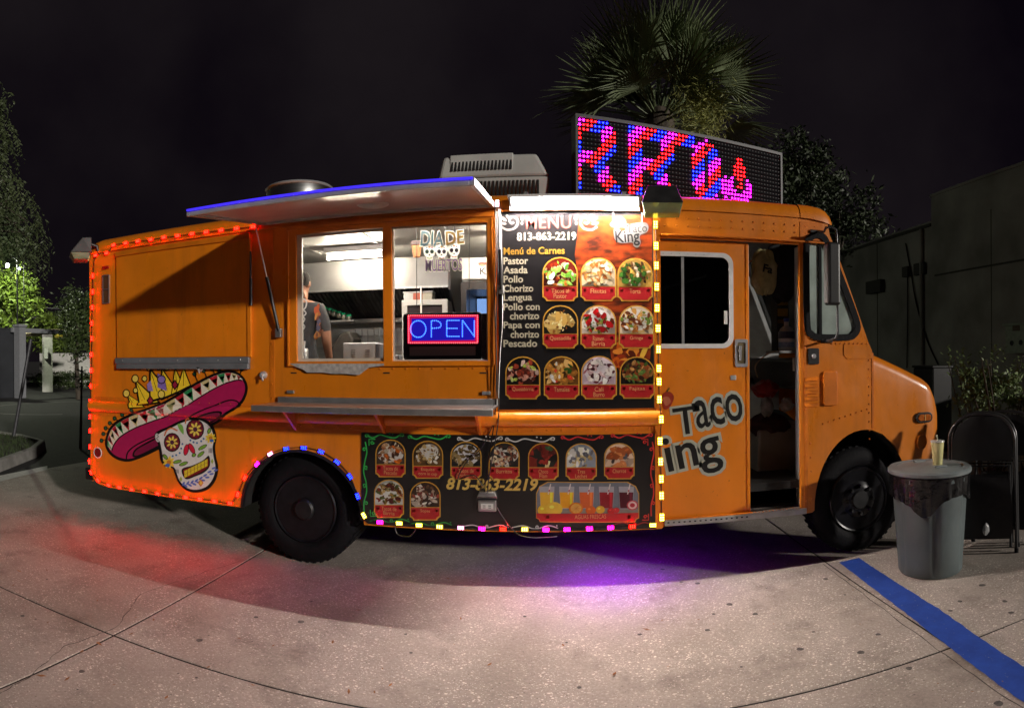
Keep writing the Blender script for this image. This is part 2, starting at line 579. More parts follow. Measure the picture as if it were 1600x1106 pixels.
# ---------------- hood
b = B()
HX = [2.503, 2.60, 2.72, 2.84, 2.95, 3.04, 3.10, 3.15, 3.18, 3.195]
def hood_top(x):
    t = (x - 2.50) / 0.70
    z = 1.665 - 0.265 * t - 0.04 * t * t
    if x > 3.04: z -= 0.30 * ((x - 3.04) / 0.155) ** 2.6 * 0.55
    return z
def hood_bot(x):
    u = (x - 2.42) / 0.45
    return 0.42 + 0.61 * math.sqrt(max(0, 1 - u * u)) if abs(u) < 1 else 0.42
rows = []
for x in HX:
    zt, zb = hood_top(x), max(hood_bot(x), 0.62)
    ins = 0.0 if x < 3.05 else 0.05 * ((x - 3.05) / 0.145) ** 2
    R = 0.10
    r = [(x, 0.004 + ins, zb + (zt - R - zb) * k / 4) for k in range(5)]
    r += [(x, 0.004 + ins + R * (1 - math.cos(math.radians(a))), zt - R + R * math.sin(math.radians(a))) for a in (18, 36, 54, 72, 90)]
    r += [(x, 0.5, zt + 0.035), (x, TW / 2, zt + 0.05), (x, TW - 0.5, zt + 0.035)]
    r += [(x, TW - 0.004 - ins - R * (1 - math.cos(math.radians(a))), zt - R + R * math.sin(math.radians(a))) for a in (90, 72, 54, 36, 18)]
    r += [(x, TW - 0.004 - ins, zb + (zt - R - zb) * k / 4) for k in range(4, -1, -1)]
    rows.append(r)
b.grid(rows)
b.add(rows[-1], [list(range(len(rows[-1])))])
b.build('hood', ORANGE, truck, smooth=45)
B().box(2.495, 2.512, -0.004, 0.02, 1.04, 1.66).build('cowl_seam', ORANGE2, truck)
B().box(3.17, 3.30, -0.02, TW + 0.02, 0.50, 0.66).build('bumper', BLACK, truck, bevel=0.02)
b = B().box(3.19, 3.215, 0.55, TW - 0.55, 0.80, 1.18)
for k in range(6): b.box(3.21, 3.225, 0.56, TW - 0.56, 0.82 + k * 0.06, 0.845 + k * 0.06)
b.build('grille', BLACK, truck)
for y in (0.24, TW - 0.24):
    h = B().lathe((3.185, y, 1.10), [(0.0, 0), (0.13, 0), (0.135, 0.03), (0.12, 0.055), (0.105, 0.05)], (1, 0, 0), 28).build('headlight', CHROME, truck, smooth=40)
    B().lathe((3.23, y, 1.10), [(0.0, 0.022), (0.06, 0.018), (0.104, 0.002)], (1, 0, 0), 24).build('lens', glass('lens_glass', (0.7, 0.72, 0.7)), h, smooth=60)
# side marker, badge ring, fuel flap, louvres, latch
mk = W(1443, 652)
s = B().prism(rrect(mk.x - 0.085, mk.x + 0.085, mk.z - 0.045, mk.z + 0.045, 0.042), -0.018, 0.02).build('side_marker', BLACK, truck, bevel=0.004)
B().prism(rrect(mk.x - 0.066, mk.x + 0.066, mk.z - 0.028, mk.z + 0.028, 0.026), -0.026, -0.0185).build('lens', mat('amber_lens', (0.55, 0.14, 0.02), 0.2, noise=0.3, nscale=40), s, bevel=0.004)
B().box(mk.x - 0.004, mk.x + 0.004, -0.030, -0.0265, mk.z - 0.026, mk.z + 0.026).build('lens_rib', mat('amber_pale', (0.7, 0.4, 0.12), 0.3), s)
bd = W(1440, 690)
B().tube([(bd.x + 0.05 * math.cos(a * PI / 10), -0.004, bd.z + 0.062 * math.sin(a * PI / 10)) for a in range(20)], 0.006, 6, True).build('badge_ring', ORANGE2, truck)
f0, f1 = W(1285, 580), W(1307, 633)
B().prism(rrect(f0.x, f1.x, f1.z, f0.z, 0.02), -0.022, 0.0).build('fuel_flap', ORANGE2, truck, bevel=0.006)
for k in range(5):
    w = W(1268, 592 + k * 10)
    B().hexa([(w.x - 0.06, -0.0005, w.z - 0.016), (w.x + 0.06, -0.0005, w.z - 0.016), (w.x + 0.06, -0.0005, w.z + 0.012), (w.x - 0.06, -0.0005, w.z + 0.012)],
             [(w.x - 0.055, -0.016, w.z - 0.014), (w.x + 0.055, -0.016, w.z - 0.014), (w.x + 0.055, -0.006, w.z + 0.006), (w.x - 0.055, -0.006, w.z + 0.006)]).build('louvre', ORANGE2, truck)
l0, l1 = W(1262, 544), W(1279, 569)
lt = B().prism(rrect(l0.x, l1.x, l1.z, l0.z, 0.012), -0.016, 0.0).build('door_latch', BLACK, truck, bevel=0.003)
B().lathe(((l0.x + l1.x) / 2, -0.017, (l0.z + l1.z) / 2), [(0.0, 0.006), (0.016, 0.006), (0.02, 0)], (0, -1, 0), 14).build('keyhole', CHROME, lt, smooth=40)
c0, c1 = W(1318, 538), W(1360, 560)
B().prism([(c0.x, c0.z), (c0.x, c1.z + 0.03), (c0.x + 0.03, c1.z), (2.495, c1.z), (2.495, 1.685), (2.47, c0.z)], -0.006, -0.0005).build('cowl_cover', ORANGE, truck)

# quarter window
q_in = inset(qw, 0.03); q_out = inset(qw, -0.022)
qwin = plate('quarter_window', RUBBER, truck, q_out, [q_in], -0.014, 0.02)
B().prism(inset(qw, 0.025), 0.004, 0.009).build('pane', glass('quarter_glass', (0.55, 0.62, 0.58), 0.05, 1.5, 0.85, (0.52, 0.62, 0.57)), qwin)
vx = W(1281, 400).x
B().box(vx - 0.012, vx + 0.012, -0.008, 0.014, min(p[1] for p in qw) + 0.03, max(p[1] for p in qw) - 0.05).build('divider', RUBBER, qwin)
# windshield beyond
b = B().hexa([(2.50, 0.08, 1.70), (2.50, TW - 0.08, 1.70), (2.49, TW - 0.08, 1.70), (2.49, 0.08, 1.70)], [(2.125, 0.08, 2.66), (2.125, TW - 0.08, 2.66), (2.115, TW - 0.08, 2.66), (2.115, 0.08, 2.66)])
b.build('windshield', TINT, truck)

# mirror
mr = link('door_mirror', None, truck, (0, 0, 0))
def zm(x, y, Y=-0.16):
    p = z8([(x, y)])[0]; return W(p[0], p[1], Y)
b = B()
b.tube([W(1276, 362, -0.005), zm(262, 118, -0.10), zm(268, 106, -0.15), zm(284, 104), zm(298, 112), zm(300, 130), zm(303, 420), zm(296, 436), zm(280, 441, -0.10), W(1291, 532, -0.005)], 0.010, 8)
b.build('mirror_arm', mat('dark_arm', (0.07, 0.07, 0.075), 0.3, 0.5), mr, smooth=50)
m0, m1 = zm(268, 150), zm(303, 338)
B().box(m0.x - 0.005, m0.x + 0.10, -0.215, -0.12, m1.z, m0.z).build('mirror_housing', BLACK, mr, bevel=0.02, seg=3)
B().box(m0.x - 0.007, m0.x - 0.0055, -0.195, -0.13, m1.z + 0.02, m0.z - 0.02).build('mirror_glass', CHROME, mr)
for p in (W(1274, 362), W(1291, 533)):
    B().box(p.x - 0.05, p.x + 0.05, -0.02, 0.0, p.z - 0.012, p.z + 0.012).build('mirror_bracket', BLACK, mr, bevel=0.003)

# ---------------- wheels
def wheel(cx, yo, front):
    R = 0.44
    w = link('wheel', None, truck, (cx, yo, R))
    c = (cx, yo, R)
    B().lathe((cx, yo, R), [(0.265, 0.06), (0.275, 0.02), (0.30, 0.004), (0.345, 0.0), (0.39, 0.012), (0.425, 0.035), (0.438, 0.06), (0.44, 0.13), (0.44, 0.19), (0.425, 0.235), (0.30, 0.25)], (0, 1, 0), 56).build('tyre', RUBBER, w, smooth=40)
    b = B()
    for k in range(44):
        a = 2 * PI * k / 44
        b.hexa(*[[(cx + r * math.cos(a + da), yo + y, R + r * math.sin(a + da)) for r, da in ((0.425, -0.03), (0.425, 0.03), (0.4425, 0.03), (0.4425, -0.03))] for y in (0.045, 0.225)])
    tag(b.build('tread_blocks', RUBBER, w), kind='stuff')
    dish = [(0.272, 0.012), (0.262, 0.0), (0.250, 0.006), (0.246, 0.05), (0.235, 0.09), (0.20, 0.11), (0.155, 0.115), (0.12, 0.10), (0.11, 0.06), (0.0, 0.055)] if not front else \
           [(0.272, 0.012), (0.262, 0.0), (0.250, 0.006), (0.246, 0.04), (0.23, 0.055), (0.19, 0.03), (0.15, 0.012), (0.12, -0.005), (0.10, -0.012), (0.0, -0.012)]
    rim = B().lathe(c, dish, (0, 1, 0), 48).build('rim', mat('wheel_paint', (0.012, 0.012, 0.016), 0.3, 0.25, noise=0.5, nscale=18, spec=0.4), w, smooth=35)
    hub = B().lathe((cx, yo, R), [(0.085, 0.06), (0.085, -0.01), (0.07, -0.025), (0.0, -0.027)], (0, 1, 0), 24).build('hub', mat('hub_grime', (0.014, 0.014, 0.016), 0.5, 0.2, noise=0.5), w, smooth=35)
    for k in range(8):
        a = 2 * PI * k / 8
        p = (cx + 0.115 * math.cos(a), yo + (0.09 if not front else -0.006), R + 0.115 * math.sin(a))
        B().lathe(p, [(0.0, -0.032), (0.012, -0.032), (0.016, -0.02), (0.016, 0.01)], (0, 1, 0), 6).build('lug_nut', mat('lug_steel', (0.08, 0.08, 0.085), 0.35, 0.7), w)
    for k in range(5):
        a = 2 * PI * k / 5 + 0.3
        p = (cx + 0.19 * math.cos(a), yo + (0.104 if not front else 0.026), R + 0.19 * math.sin(a))
        B().lathe(p, [(0.0, -0.004), (0.033, -0.004), (0.036, 0.004)], (0, 1, 0), 16).build('hand_hole', DARK, w)
    return w
wheel(-1.965, 0.085, False)
wheel(2.42, 0.085, True)
for cx, yy, pf in ((-1.965, TW - 0.34, 0.0), (2.42, TW - 0.34, 0.0), (-1.965, 0.36, 0.25)):
    B().lathe((cx, yy, 0.44), [(pf, 0), (0.42, 0), (0.44, 0.05), (0.44, 0.2), (0.42, 0.25), (pf, 0.25)], (0, 1, 0), 40).build('wheel', RUBBER, truck, smooth=40)
# wheel wells and chassis
for (a, nm) in ((REAR_ARCH, 'wheel_well'), (FRONT_ARCH, 'wheel_well')):
    rows = []
    for y in (0.036, 0.62):
        rows.append([(x, y, z) for x, z in arc(a['cx'], a['cz'] - 0.01, a['r'] + 0.004, 180, 0, 20, a['rz'] + 0.004)])
    b = B().grid(rows)
    b.add([(x, 0.62, z) for x, z in arc(a['cx'], a['cz'] - 0.01, a['r'] + 0.004, 180, 0, 20, a['rz'] + 0.004)], [list(range(21))])
    b.build(nm, DARK, truck, smooth=50)
# lip of the rear arch
b = B(); o = [(x, z) for x, z in ra]; i_ = arc(-1.97, 0.42, 0.507, 180, 0, 22, 0.487)
b.add([(x, -0.004, z) for x, z in o] + [(x, -0.004, z) for x, z in i_] + [(x, 0.03, z) for x, z in i_], [(k, k + 1, 23 + k + 1, 23 + k) for k in range(22)] + [(23 + k, 23 + k + 1, 46 + k + 1, 46 + k) for k in range(22)])
b.build('arch_lip', BLACK, truck, smooth=40)
b = B().box(-4.1, -2.52, 0.05, TW - 0.05, 0.60, 0.66).box(-1.42, 1.95, 0.05, TW - 0.05, 0.60, 0.66).box(-4.0, 3.1, 0.72, 0.82, 0.42, 0.62).box(-4.0, 3.1, TW - 0.82, TW - 0.72, 0.42, 0.62)
b.box(-4.15, -4.0, 0.05, TW - 0.05, 0.45, 0.6)
b.build('chassis', DARK, truck)
B().lathe((-1.97, 0.2, 0.44), [(0.06, 0), (0.06, 0.7), (0.2, 0.8), (0.22, 0.9), (0.2, 1.0), (0.06, 1.1), (0.06, 1.8)], (0, 1, 0), 20).build('axle', DARK, truck, smooth=50)
B().cyl((2.42, 0.2, 0.44), (2.42, TW - 0.2, 0.44), 0.045).build('axle', DARK, truck, smooth=50)
B().tube([(-0.9, 0.30, 0.42), (-0.1, 0.30, 0.42), (0.2, 0.34, 0.40)], 0.09, 12).build('exhaust_tank', DARK, truck, smooth=40)
ug = B().box(0.10, 0.70, 0.05, 0.075, 0.402, 0.418).build('underglow_light', BLACK, truck)
B().box(0.105, 0.695, 0.053, 0.072, 0.3985, 0.4015).build('glow_strip', emis('underglow_violet', (0.28, 0.004, 1.0), 135), ug)
B().box(-4.32, -4.2, 0.05, TW - 0.05, 0.44, 0.56).build('rear_bumper', BLACK, truck, bevel=0.01)

# ---------------- closed hatch on the left
hx0, hx1, hz0, hz1 = -3.838, -2.405, 1.665, 2.655
hatch = B().box(hx0 + 0.012, hx1 - 0.012, -0.02, -0.0015, hz0, hz1 - 0.012).build('side_hatch', ORANGE, truck, bevel=0.004)
B().box(hx0 - 0.006, hx0 + 0.008, -0.006, -0.0005, 1.57, hz1).build('edge_gap', mat('dark_gap', (0.05, 0.02, 0.006), 0.8), hatch)
B().box(hx1 - 0.008, hx1 + 0.028, -0.03, -0.001, 1.66, hz1 + 0.01).build('edge_trim', ORANGE, hatch, bevel=0.004)
B().box(hx0 + 0.01, hx1 + 0.02, -0.034, -0.021, hz1 - 0.03, hz1 + 0.02).build('hinge_strip', ORANGE2, hatch, bevel=0.003)
B().box(hx0 + 0.002, hx1 + 0.008, -0.036, -0.001, 1.610, 1.664).build('lower_sill', GREYMET, hatch, bevel=0.004)
B().box(hx0 + 0.03, hx1 + 0.008, -0.050, -0.001, 1.562, 1.609).build('drip_sill', GREYMET, hatch, bevel=0.006)
for k in range(7): B().ball((hx0 + 0.1 + k * 0.21, -0.037, 1.638), 0.007, 6, 4).build('sill_screw', ALU, hatch)
B().tube([(-2.375, -0.03, 2.52), (-2.375, -0.035, 2.30)], 0.009, 8).tube([(-2.375, -0.03, 2.30), (-2.372, -0.035, 2.08)], 0.014, 8).build('gas_strut', BLACK, hatch, smooth=50)
for px, py in ((314, 575), (412, 586)):
    w = W(px, py)
    B().lathe((w.x, 0, w.z), [(0.0, 0.05), (0.012, 0.05), (0.014, 0.03), (0.03, 0.02), (0.034, 0.0)], (0, -1, 0), 14).tube([(w.x, -0.04, w.z), (w.x + 0.02, -0.055, w.z - 0.045)], 0.008, 6).build('hatch_lock', CHROME, truck, smooth=40)
w = W(166, 452)
v = plate('side_vent', ALU, truck, rrect(w.x - 0.045, w.x + 0.045, w.z - 0.14, w.z + 0.14, 0.008), [rrect(w.x - 0.035, w.x + 0.035, w.z - 0.13, w.z - 0.005, 0.004), rrect(w.x - 0.035, w.x + 0.035, w.z + 0.005, w.z + 0.13, 0.004)], -0.012, -0.0005)
B().box(w.x - 0.034, w.x + 0.034, -0.004, -0.001, w.z - 0.128, w.z + 0.128).build('vent_mesh', mat('vent_brown', (0.10, 0.035, 0.01), 0.7), v)
w = W(166, 418); B().prism(rrect(w.x - 0.04, w.x + 0.04, w.z - 0.014, w.z + 0.014, 0.012), -0.02, 0).build('marker_light', mat('red_lens', (0.35, 0.01, 0.01), 0.2), truck, bevel=0.004)
w = W(154, 707)
r = B().lathe((w.x, 0, w.z), [(0.0, 0.014), (0.045, 0.014), (0.052, 0.006), (0.052, 0)], (0, -1, 0), 24).build('reflector', mat('red_reflector', (0.25, 0.012, 0.015), 0.25, noise=0.4, nscale=80), truck, smooth=40)
B().tube([(w.x + 0.05 * math.cos(a * PI / 12), -0.012, w.z + 0.05 * math.sin(a * PI / 12)) for a in range(24)], 0.005, 6, True).build('reflector_rim', WHITE, r, smooth=50)

# ---------------- serving window
sw = plate('serving_window', ORANGE, truck, [(-2.06, 1.585), (-0.43, 1.585), (-0.43, 2.69), (-2.06, 2.69)], [[(-1.975, 1.622), (-1.265, 1.622), (-1.265, 2.618), (-1.975, 2.618)], [(-1.20, 1.622), (-0.487, 1.622), (-0.487, 2.618), (-1.20, 2.618)]], -0.022, 0.03)
CREAM = mat('cream_frame', (0.62, 0.56, 0.47), 0.4, noise=0.2, nscale=8)
plate('sash', CREAM, sw, [(-1.974, 1.623), (-1.266, 1.623), (-1.266, 2.617), (-1.974, 2.617)], [[(-1.935, 1.645), (-1.275, 1.645), (-1.275, 2.598), (-1.935, 2.598)]], 0.0, 0.025)
plate('sash', CREAM, sw, [(-1.199, 1.623), (-0.488, 1.623), (-0.488, 2.617), (-1.199, 2.617)], [[(-1.190, 1.632), (-0.498, 1.632), (-0.498, 2.608), (-1.190, 2.608)]], 0.002, 0.025)
B().box(-1.934, -1.276, 0.010, 0.014, 1.646, 2.597).build('pane', GLASS, sw)
B().box(-1.189, -0.499, 0.010, 0.014, 1.633, 2.607).build('pane', GLASS, sw)
B().box(-2.05, -0.44, -0.034, -0.0225, 2.655, 2.685).build('head_flashing', ORANGE2, sw, bevel=0.004)
for x in (-2.052, -0.456): B().box(x, x + 0.016, -0.030, -0.0225, 1.59, 2.65).build('side_bead', ORANGE, sw, bevel=0.003)
# flaked paint under the left pane
pp = xz([(452, 568), (600, 568), (600, 571), (577, 574), (569, 580), (561, 586), (540, 584), (520, 584), (505, 582), (480, 582), (473, 577), (462, 573)], -0.023)
b = B().prism([tuple(p) for p in pp], -0.0232, -0.0222); b.build('flaked_paint', mat('primer', (0.5, 0.47, 0.45), 0.7, noise=0.4, nscale=30), sw)
for px in (459, 604, 755):
    w = W(px, 582); B().box(w.x - 0.025, w.x + 0.025, -0.003, -0.0005, w.z - 0.008, w.z + 0.002).build('weep_slot', DARK, sw)
# counter shelf
shelf = B().box(-2.14, -0.42, -0.44, -0.03, 1.288, 1.304).build('counter_shelf', STEEL, truck, bevel=0.003)
B().box(-2.15, -0.41, -0.456, -0.441, 1.262, 1.306).build('shelf_lip', ALU, shelf, bevel=0.004)
B().box(-2.14, -0.42, -0.029, -0.005, 1.288, 1.345).build('shelf_backplate', ALU, shelf, bevel=0.003)
for x in (-2.0, -1.28, -0.56):
    B().add([(x, -0.008, 1.287), (x, -0.30, 1.287), (x, -0.008, 1.08), (x + 0.02, -0.008, 1.287), (x + 0.02, -0.30, 1.287), (x + 0.02, -0.008, 1.08)], [(0, 1, 2), (5, 4, 3), (0, 3, 4, 1), (1, 4, 5, 2), (2, 5, 3, 0)]).build('shelf_bracket', ORANGE2, shelf)
for px in (455, 760):
    w = W(px, 612 if px < 500 else 614); B().box(w.x - 0.03, w.x + 0.03, -0.02, -0.0005, w.z - 0.012, w.z + 0.012).build('shelf_hinge', ALU, shelf, bevel=0.002)

# ---------------- awning
AX0, AX1, AYo, AZh, AZo = -2.255, -0.43, -1.12, 2.735, 2.592
aw = link('awning', None, truck, (0, 0, 0))
def awp(x, t, dz): return (x, -0.03 + (AYo + 0.03) * t, AZh + (AZo - AZh) * t + dz)
B().hexa([awp(AX0 + .03, 0.03, 0.0), awp(AX1 - .03, 0.03, 0.0), awp(AX1 - .03, 0.97, 0.0), awp(AX0 + .03, 0.97, 0.0)], [awp(AX0 + .03, 0.03, 0.02), awp(AX1 - .03, 0.03, 0.02), awp(AX1 - .03, 0.97, 0.02), awp(AX0 + .03, 0.97, 0.02)]).build('awning_panel', mat('awning_white', (0.88, 0.85, 0.85), 0.2, noise=0.15, nscale=3, coat=0.5), aw)
FR = mat('awning_frame', (0.55, 0.53, 0.5), 0.35, 0.4, noise=0.2)
for x0, x1, t0, t1, nm in ((AX0, AX0 + .029, 0, 1, 'side_rail'), (AX1 - .029, AX1, 0, 1, 'side_rail'), (AX0 + .03, AX1 - .03, 0.971, 1, 'front_rail'), (AX0 + .03, AX1 - .03, 0, 0.029, 'hinge_rail')):
    B().hexa([awp(x0, t0, -0.018), awp(x1, t0, -0.018), awp(x1, t1, -0.018), awp(x0, t1, -0.018)], [awp(x0, t0, 0.026), awp(x1, t0, 0.026), awp(x1, t1, 0.026), awp(x0, t1, 0.026)]).build(nm, FR, aw, bevel=0.003)
p0, p1 = Vector(awp(AX0 + .01, 1, 0.020)), Vector(awp(AX1 - .01, 1, 0.020))
B().tube([p0 + Vector((0, -0.008, 0)), p1 + Vector((0, -0.008, 0))], 0.0075, 8).build('edge_light_strip', emis('edge_blue', (0.055, 0.03, 1.0), 1.3), aw, smooth=50)
B().box(AX0 + 0.05, AX1 - 0.02, -0.034, -0.002, 2.715, 2.75).build('awning_hinge', ORANGE2, aw, bevel=0.004)
B().lathe(Vector(awp(-1.2, 0.42, -0.002)), [(0.0, 0.006), (0.10, 0.006), (0.11, 0.0)], (0, 0, -1), 24).build('round_vent', ALU, aw, smooth=40)
w0, w1 = W(436, 520, -0.03), Vector(awp(-2.27, 0.10, -0.02))
w1 = W(399, 352, -0.14)
mid = w0.lerp(w1, 0.52)
st = B().tube([w0, mid], 0.0145, 10).build('gas_strut', BLACK, aw, smooth=50)
B().tube([mid, w1], 0.006, 8).build('strut_rod', WHITE, st, smooth=50)
B().box(w0.x - 0.03, w0.x + 0.02, -0.045, -0.001, w0.z - 0.035, w0.z + 0.035).build('strut_bracket', ALU, st, bevel=0.004)
w0, w1 = W(783, 452, -0.05), W(779, 326, -0.12)
mid = w0.lerp(w1, 0.5)
st = B().tube([w0, mid], 0.0125, 10).build('gas_strut', BLACK, aw, smooth=50)
B().tube([mid, w1], 0.006, 8).build('strut_rod', WHITE, st, smooth=50)
B().box(w0.x - 0.02, w0.x + 0.02, -0.05, -0.001, w0.z - 0.03, w0.z + 0.03).build('strut_bracket', ALU, st, bevel=0.004)

# ---------------- sliding door (slid half open)
DY = 0.042
dx1 = 1.448
w0, w1 = W(1010, 392, DY), W(1146, 544, DY)
fo = rrect(w0.x - 0.1, w1.x, w1.z, w0.z, 0.085, 7)
fi = rrect(w0.x - 0.05, w1.x - 0.034, w1.z + 0.034, w0.z - 0.034, 0.06, 7)
door = plate('sliding_door', ORANGE, truck, [(0.34, 0.44), (dx1, 0.44), (dx1, 2.50), (0.34, 2.50)], [inset(fo, 0.02)], DY, DY + 0.03)
fr = plate('window_frame', mat('white_frame', (0.72, 0.72, 0.72), 0.35, noise=0.15, nscale=12), door, fo, [fi], DY - 0.010, DY - 0.0005)
for k in range(7): B().ball((w0.x + 0.06 + k * 0.062, DY - 0.011, w0.z - 0.017), 0.004, 6, 4).build('frame_screw', ALU, fr)
B().prism(inset(fi, -0.004), DY + 0.012, DY + 0.017).build('pane', TINT, door)
xx = W(1067, 460, DY).x
B().box(xx - 0.010, xx + 0.010, DY + 0.001, DY + 0.0115, w1.z + 0.036, w0.z - 0.036).build('window_divider', ALU, door)
s0 = W(1134, 497, DY); B().box(s0.x - 0.012, s0.x + 0.012, DY - 0.004, DY + 0.0115, s0.z - 0.045, s0.z + 0.055).build('window_latch', WHITE, door)
B().box(dx1 - 0.02, dx1 + 0.004, DY - 0.008, DY - 0.0005, 0.45, 2.49).build('door_edge', ORANGE, door, bevel=0.004)
h0, h1 = W(1148, 530, DY), W(1168, 573, DY)
hd = plate('door_handle', CHROME, door, rrect(h0.x, h1.x, h1.z, h0.z, 0.012), [rrect(h0.x + 0.018, h1.x - 0.018, h1.z + 0.025, h0.z - 0.025, 0.01)], DY - 0.012, DY - 0.0005)
B().prism(rrect(h0.x + 0.018, h1.x - 0.018, h1.z + 0.025, h0.z - 0.025, 0.01), DY - 0.004, DY - 0.001).build('handle_recess', mat('handle_brass', (0.3, 0.24, 0.14), 0.4, 0.8, noise=0.4), hd)
B().hexa([(h0.x + 0.03, DY - 0.022, h1.z + 0.05), (h0.x + 0.045, DY - 0.022, h1.z + 0.05), (h0.x + 0.045, DY - 0.012, h1.z + 0.05), (h0.x + 0.03, DY - 0.012, h1.z + 0.05)], [(h0.x + 0.026, DY - 0.026, h0.z - 0.05), (h0.x + 0.05, DY - 0.026, h0.z - 0.05), (h0.x + 0.05, DY - 0.012, h0.z - 0.05), (h0.x + 0.026, DY - 0.012, h0.z - 0.05)]).build('handle_lever', CHROME, hd)
k0 = W(1146, 590, DY); B().box(k0.x - 0.025, k0.x + 0.02, DY - 0.006, DY - 0.0005, k0.z - 0.018, k0.z + 0.018).build('padlock_hasp', ALU, door, bevel=0.003)
# sill step with treads
sill = B().box(0.78, 1.90, -0.014, 0.10, 0.404, 0.448).build('door_sill', ALU, truck, bevel=0.004)
for k in range(14): B().box(1.46 + k * 0.028, 1.478 + k * 0.028, -0.010, 0.03, 0.4485, 0.456).build('tread', ALU, sill)
for k in range(16): B().box(0.80 + k * 0.04, 0.815 + k * 0.04, -0.017, -0.0145, 0.425, 0.434).build('sill_slot', DARK, sill)

# ---------------- roof equipment
ac = link('air_conditioner', None, truck, (0, 0, 0))
ay = 0.45
a0, a1 = W(686, 300, ay), W(858, 236, ay)
PLW = mat('weathered_white_plastic', (0.52, 0.52, 0.49), 0.5, noise=0.2, nscale=4)
z_b, z_m, z_t = 2.87, W(760, 278, ay).z, W(760, 240, ay).z
B().hexa([(a0.x + 0.02, ay, z_b), (a1.x - 0.03, ay, z_b), (a1.x - 0.03, ay + 0.75, z_b), (a0.x + 0.02, ay + 0.75, z_b)], [(a0.x, ay - 0.02, z_m), (a1.x, ay - 0.02, z_m), (a1.x, ay + 0.8, z_m), (a0.x, ay + 0.8, z_m)]).build('lower_shroud', PLW, ac, bevel=0.02, seg=3)
B().hexa([(a0.x - 0.005, ay - 0.025, z_m + 0.004), (a1.x + 0.005, ay - 0.025, z_m + 0.004), (a1.x + 0.005, ay + 0.8, z_m + 0.004), (a0.x - 0.005, ay + 0.8, z_m + 0.004)], [(a0.x + 0.03, ay + 0.02, z_t), (a1.x - 0.10, ay + 0.02, z_t), (a1.x - 0.10, ay + 0.7, z_t), (a0.x + 0.03, ay + 0.7, z_t)]).build('upper_shroud', PLW, ac, bevel=0.03, seg=3)
B().hexa([(a0.x + 0.09, ay - 0.018, z_m + 0.03), (a0.x + 0.60, ay - 0.018, z_m + 0.03), (a0.x + 0.60, ay + 0.1, z_m + 0.03), (a0.x + 0.09, ay + 0.1, z_m + 0.03)], [(a0.x + 0.09, ay + 0.012, z_t + 0.006), (a0.x + 0.60, ay + 0.012, z_t + 0.006), (a0.x + 0.60, ay + 0.1, z_t + 0.006), (a0.x + 0.09, ay + 0.1, z_t + 0.006)]).build('grille_panel', PLW, ac, bevel=0.008)
zr = z_t - z_m
me = B().add([(-0.007, -0.0225 + 0.0, 0.06), (0.007, -0.0225, 0.06), (0.007, 0.006, 0.8 * zr), (-0.007, 0.006, 0.8 * zr), (-0.007, -0.01, 0.06), (0.007, -0.01, 0.06), (0.007, 0.02, 0.8 * zr), (-0.007, 0.02, 0.8 * zr)], [(0, 1, 2, 3), (0, 4, 5, 1), (1, 5, 6, 2), (2, 6, 7, 3), (3, 7, 4, 0)]).mesh('vent_slot', DARK)
for k in range(17): link('vent_slot', me, ac, (a0.x + 0.11 + k * 0.0295, ay, z_m))
me2 = B().box(-0.008, 0.008, -0.0225, 0.0, 0.03, (z_m - z_b) * 0.8).mesh('vent_slot', DARK)
for k in range(24): link('vent_slot', me2, ac, (a0.x + 0.06 + k * 0.032, ay + 0.0, z_b + 0.01))
v0, v1 = W(408, 305, 0.75), W(503, 303, 0.75)
vc = Vector(((v0.x + v1.x) / 2, 0.95, 2.86)); vr = (v1.x - v0.x) / 2
rv = B().lathe(vc, [(vr * 0.8, 0), (vr * 0.8, 0.22), (vr, 0.24), (vr * 1.02, 0.38), (vr * 0.97, 0.41), (vr * 0.9, 0.40), (vr * 0.88, 0.30), (0, 0.30)], (0, 0, 1), 32).build('roof_vent', STEEL, truck, smooth=35)
B().tube([(vc.x + vr * 1.02 * math.cos(a * PI / 16), vc.y + vr * 1.02 * math.sin(a * PI / 16), vc.z + 0.395) for a in range(32)], 0.014, 6, True).build('vent_rim', CHROME, rv, smooth=50)

# floodlights (unlit) at both top corners
def floodlight(c, yaw):
    fl = link('floodlight', None, truck, c)
    R = Matrix.Rotation(yaw, 3, 'Z')
    def tr(bb):
        bb.v = [tuple(R @ Vector(p) + Vector(c)) for p in bb.v]; return bb
    # wall-pack housing: a wedge, lens underneath at the front
    fb = tr(B().hexa([(-0.13, 0.02, -0.02), (0.13, 0.02, -0.02), (0.11, 0.02, 0.13), (-0.11, 0.02, 0.13)], [(-0.145, -0.19, -0.02), (0.145, -0.19, -0.02), (0.10, -0.07, 0.13), (-0.10, -0.07, 0.13)]))
    o = fb.build('housing', mat('bronze_housing', (0.045, 0.045, 0.045), 0.45, 0.3, noise=0.4), fl, bevel=0.008)
    tr(B().hexa([(-0.125, 0.0, -0.085), (0.125, 0.0, -0.085), (0.13, 0.0, -0.021), (-0.13, 0.0, -0.021)], [(-0.12, -0.15, -0.085), (0.12, -0.15, -0.085), (0.14, -0.185, -0.021), (-0.14, -0.185, -0.021)])).build('lens', glass('prismatic_lens', (0.55, 0.6, 0.4), 0.25, 1.5, 0.7, (0.35, 0.42, 0.25)), fl, bevel=0.006)
    tr(B().tube([(0, 0.02, 0.08), (0, 0.08, 0.06), (0, 0.10, -0.02)], 0.02, 8)).build('knuckle', BLACK, fl, smooth=50)
    return fl
c = W(1036, 318, -0.16); floodlight((c.x, -0.10, 2.715), math.radians(-8))
c = W(139, 388, -0.1); floodlight((c.x - 0.03, -0.07, 2.70), math.radians(-42))

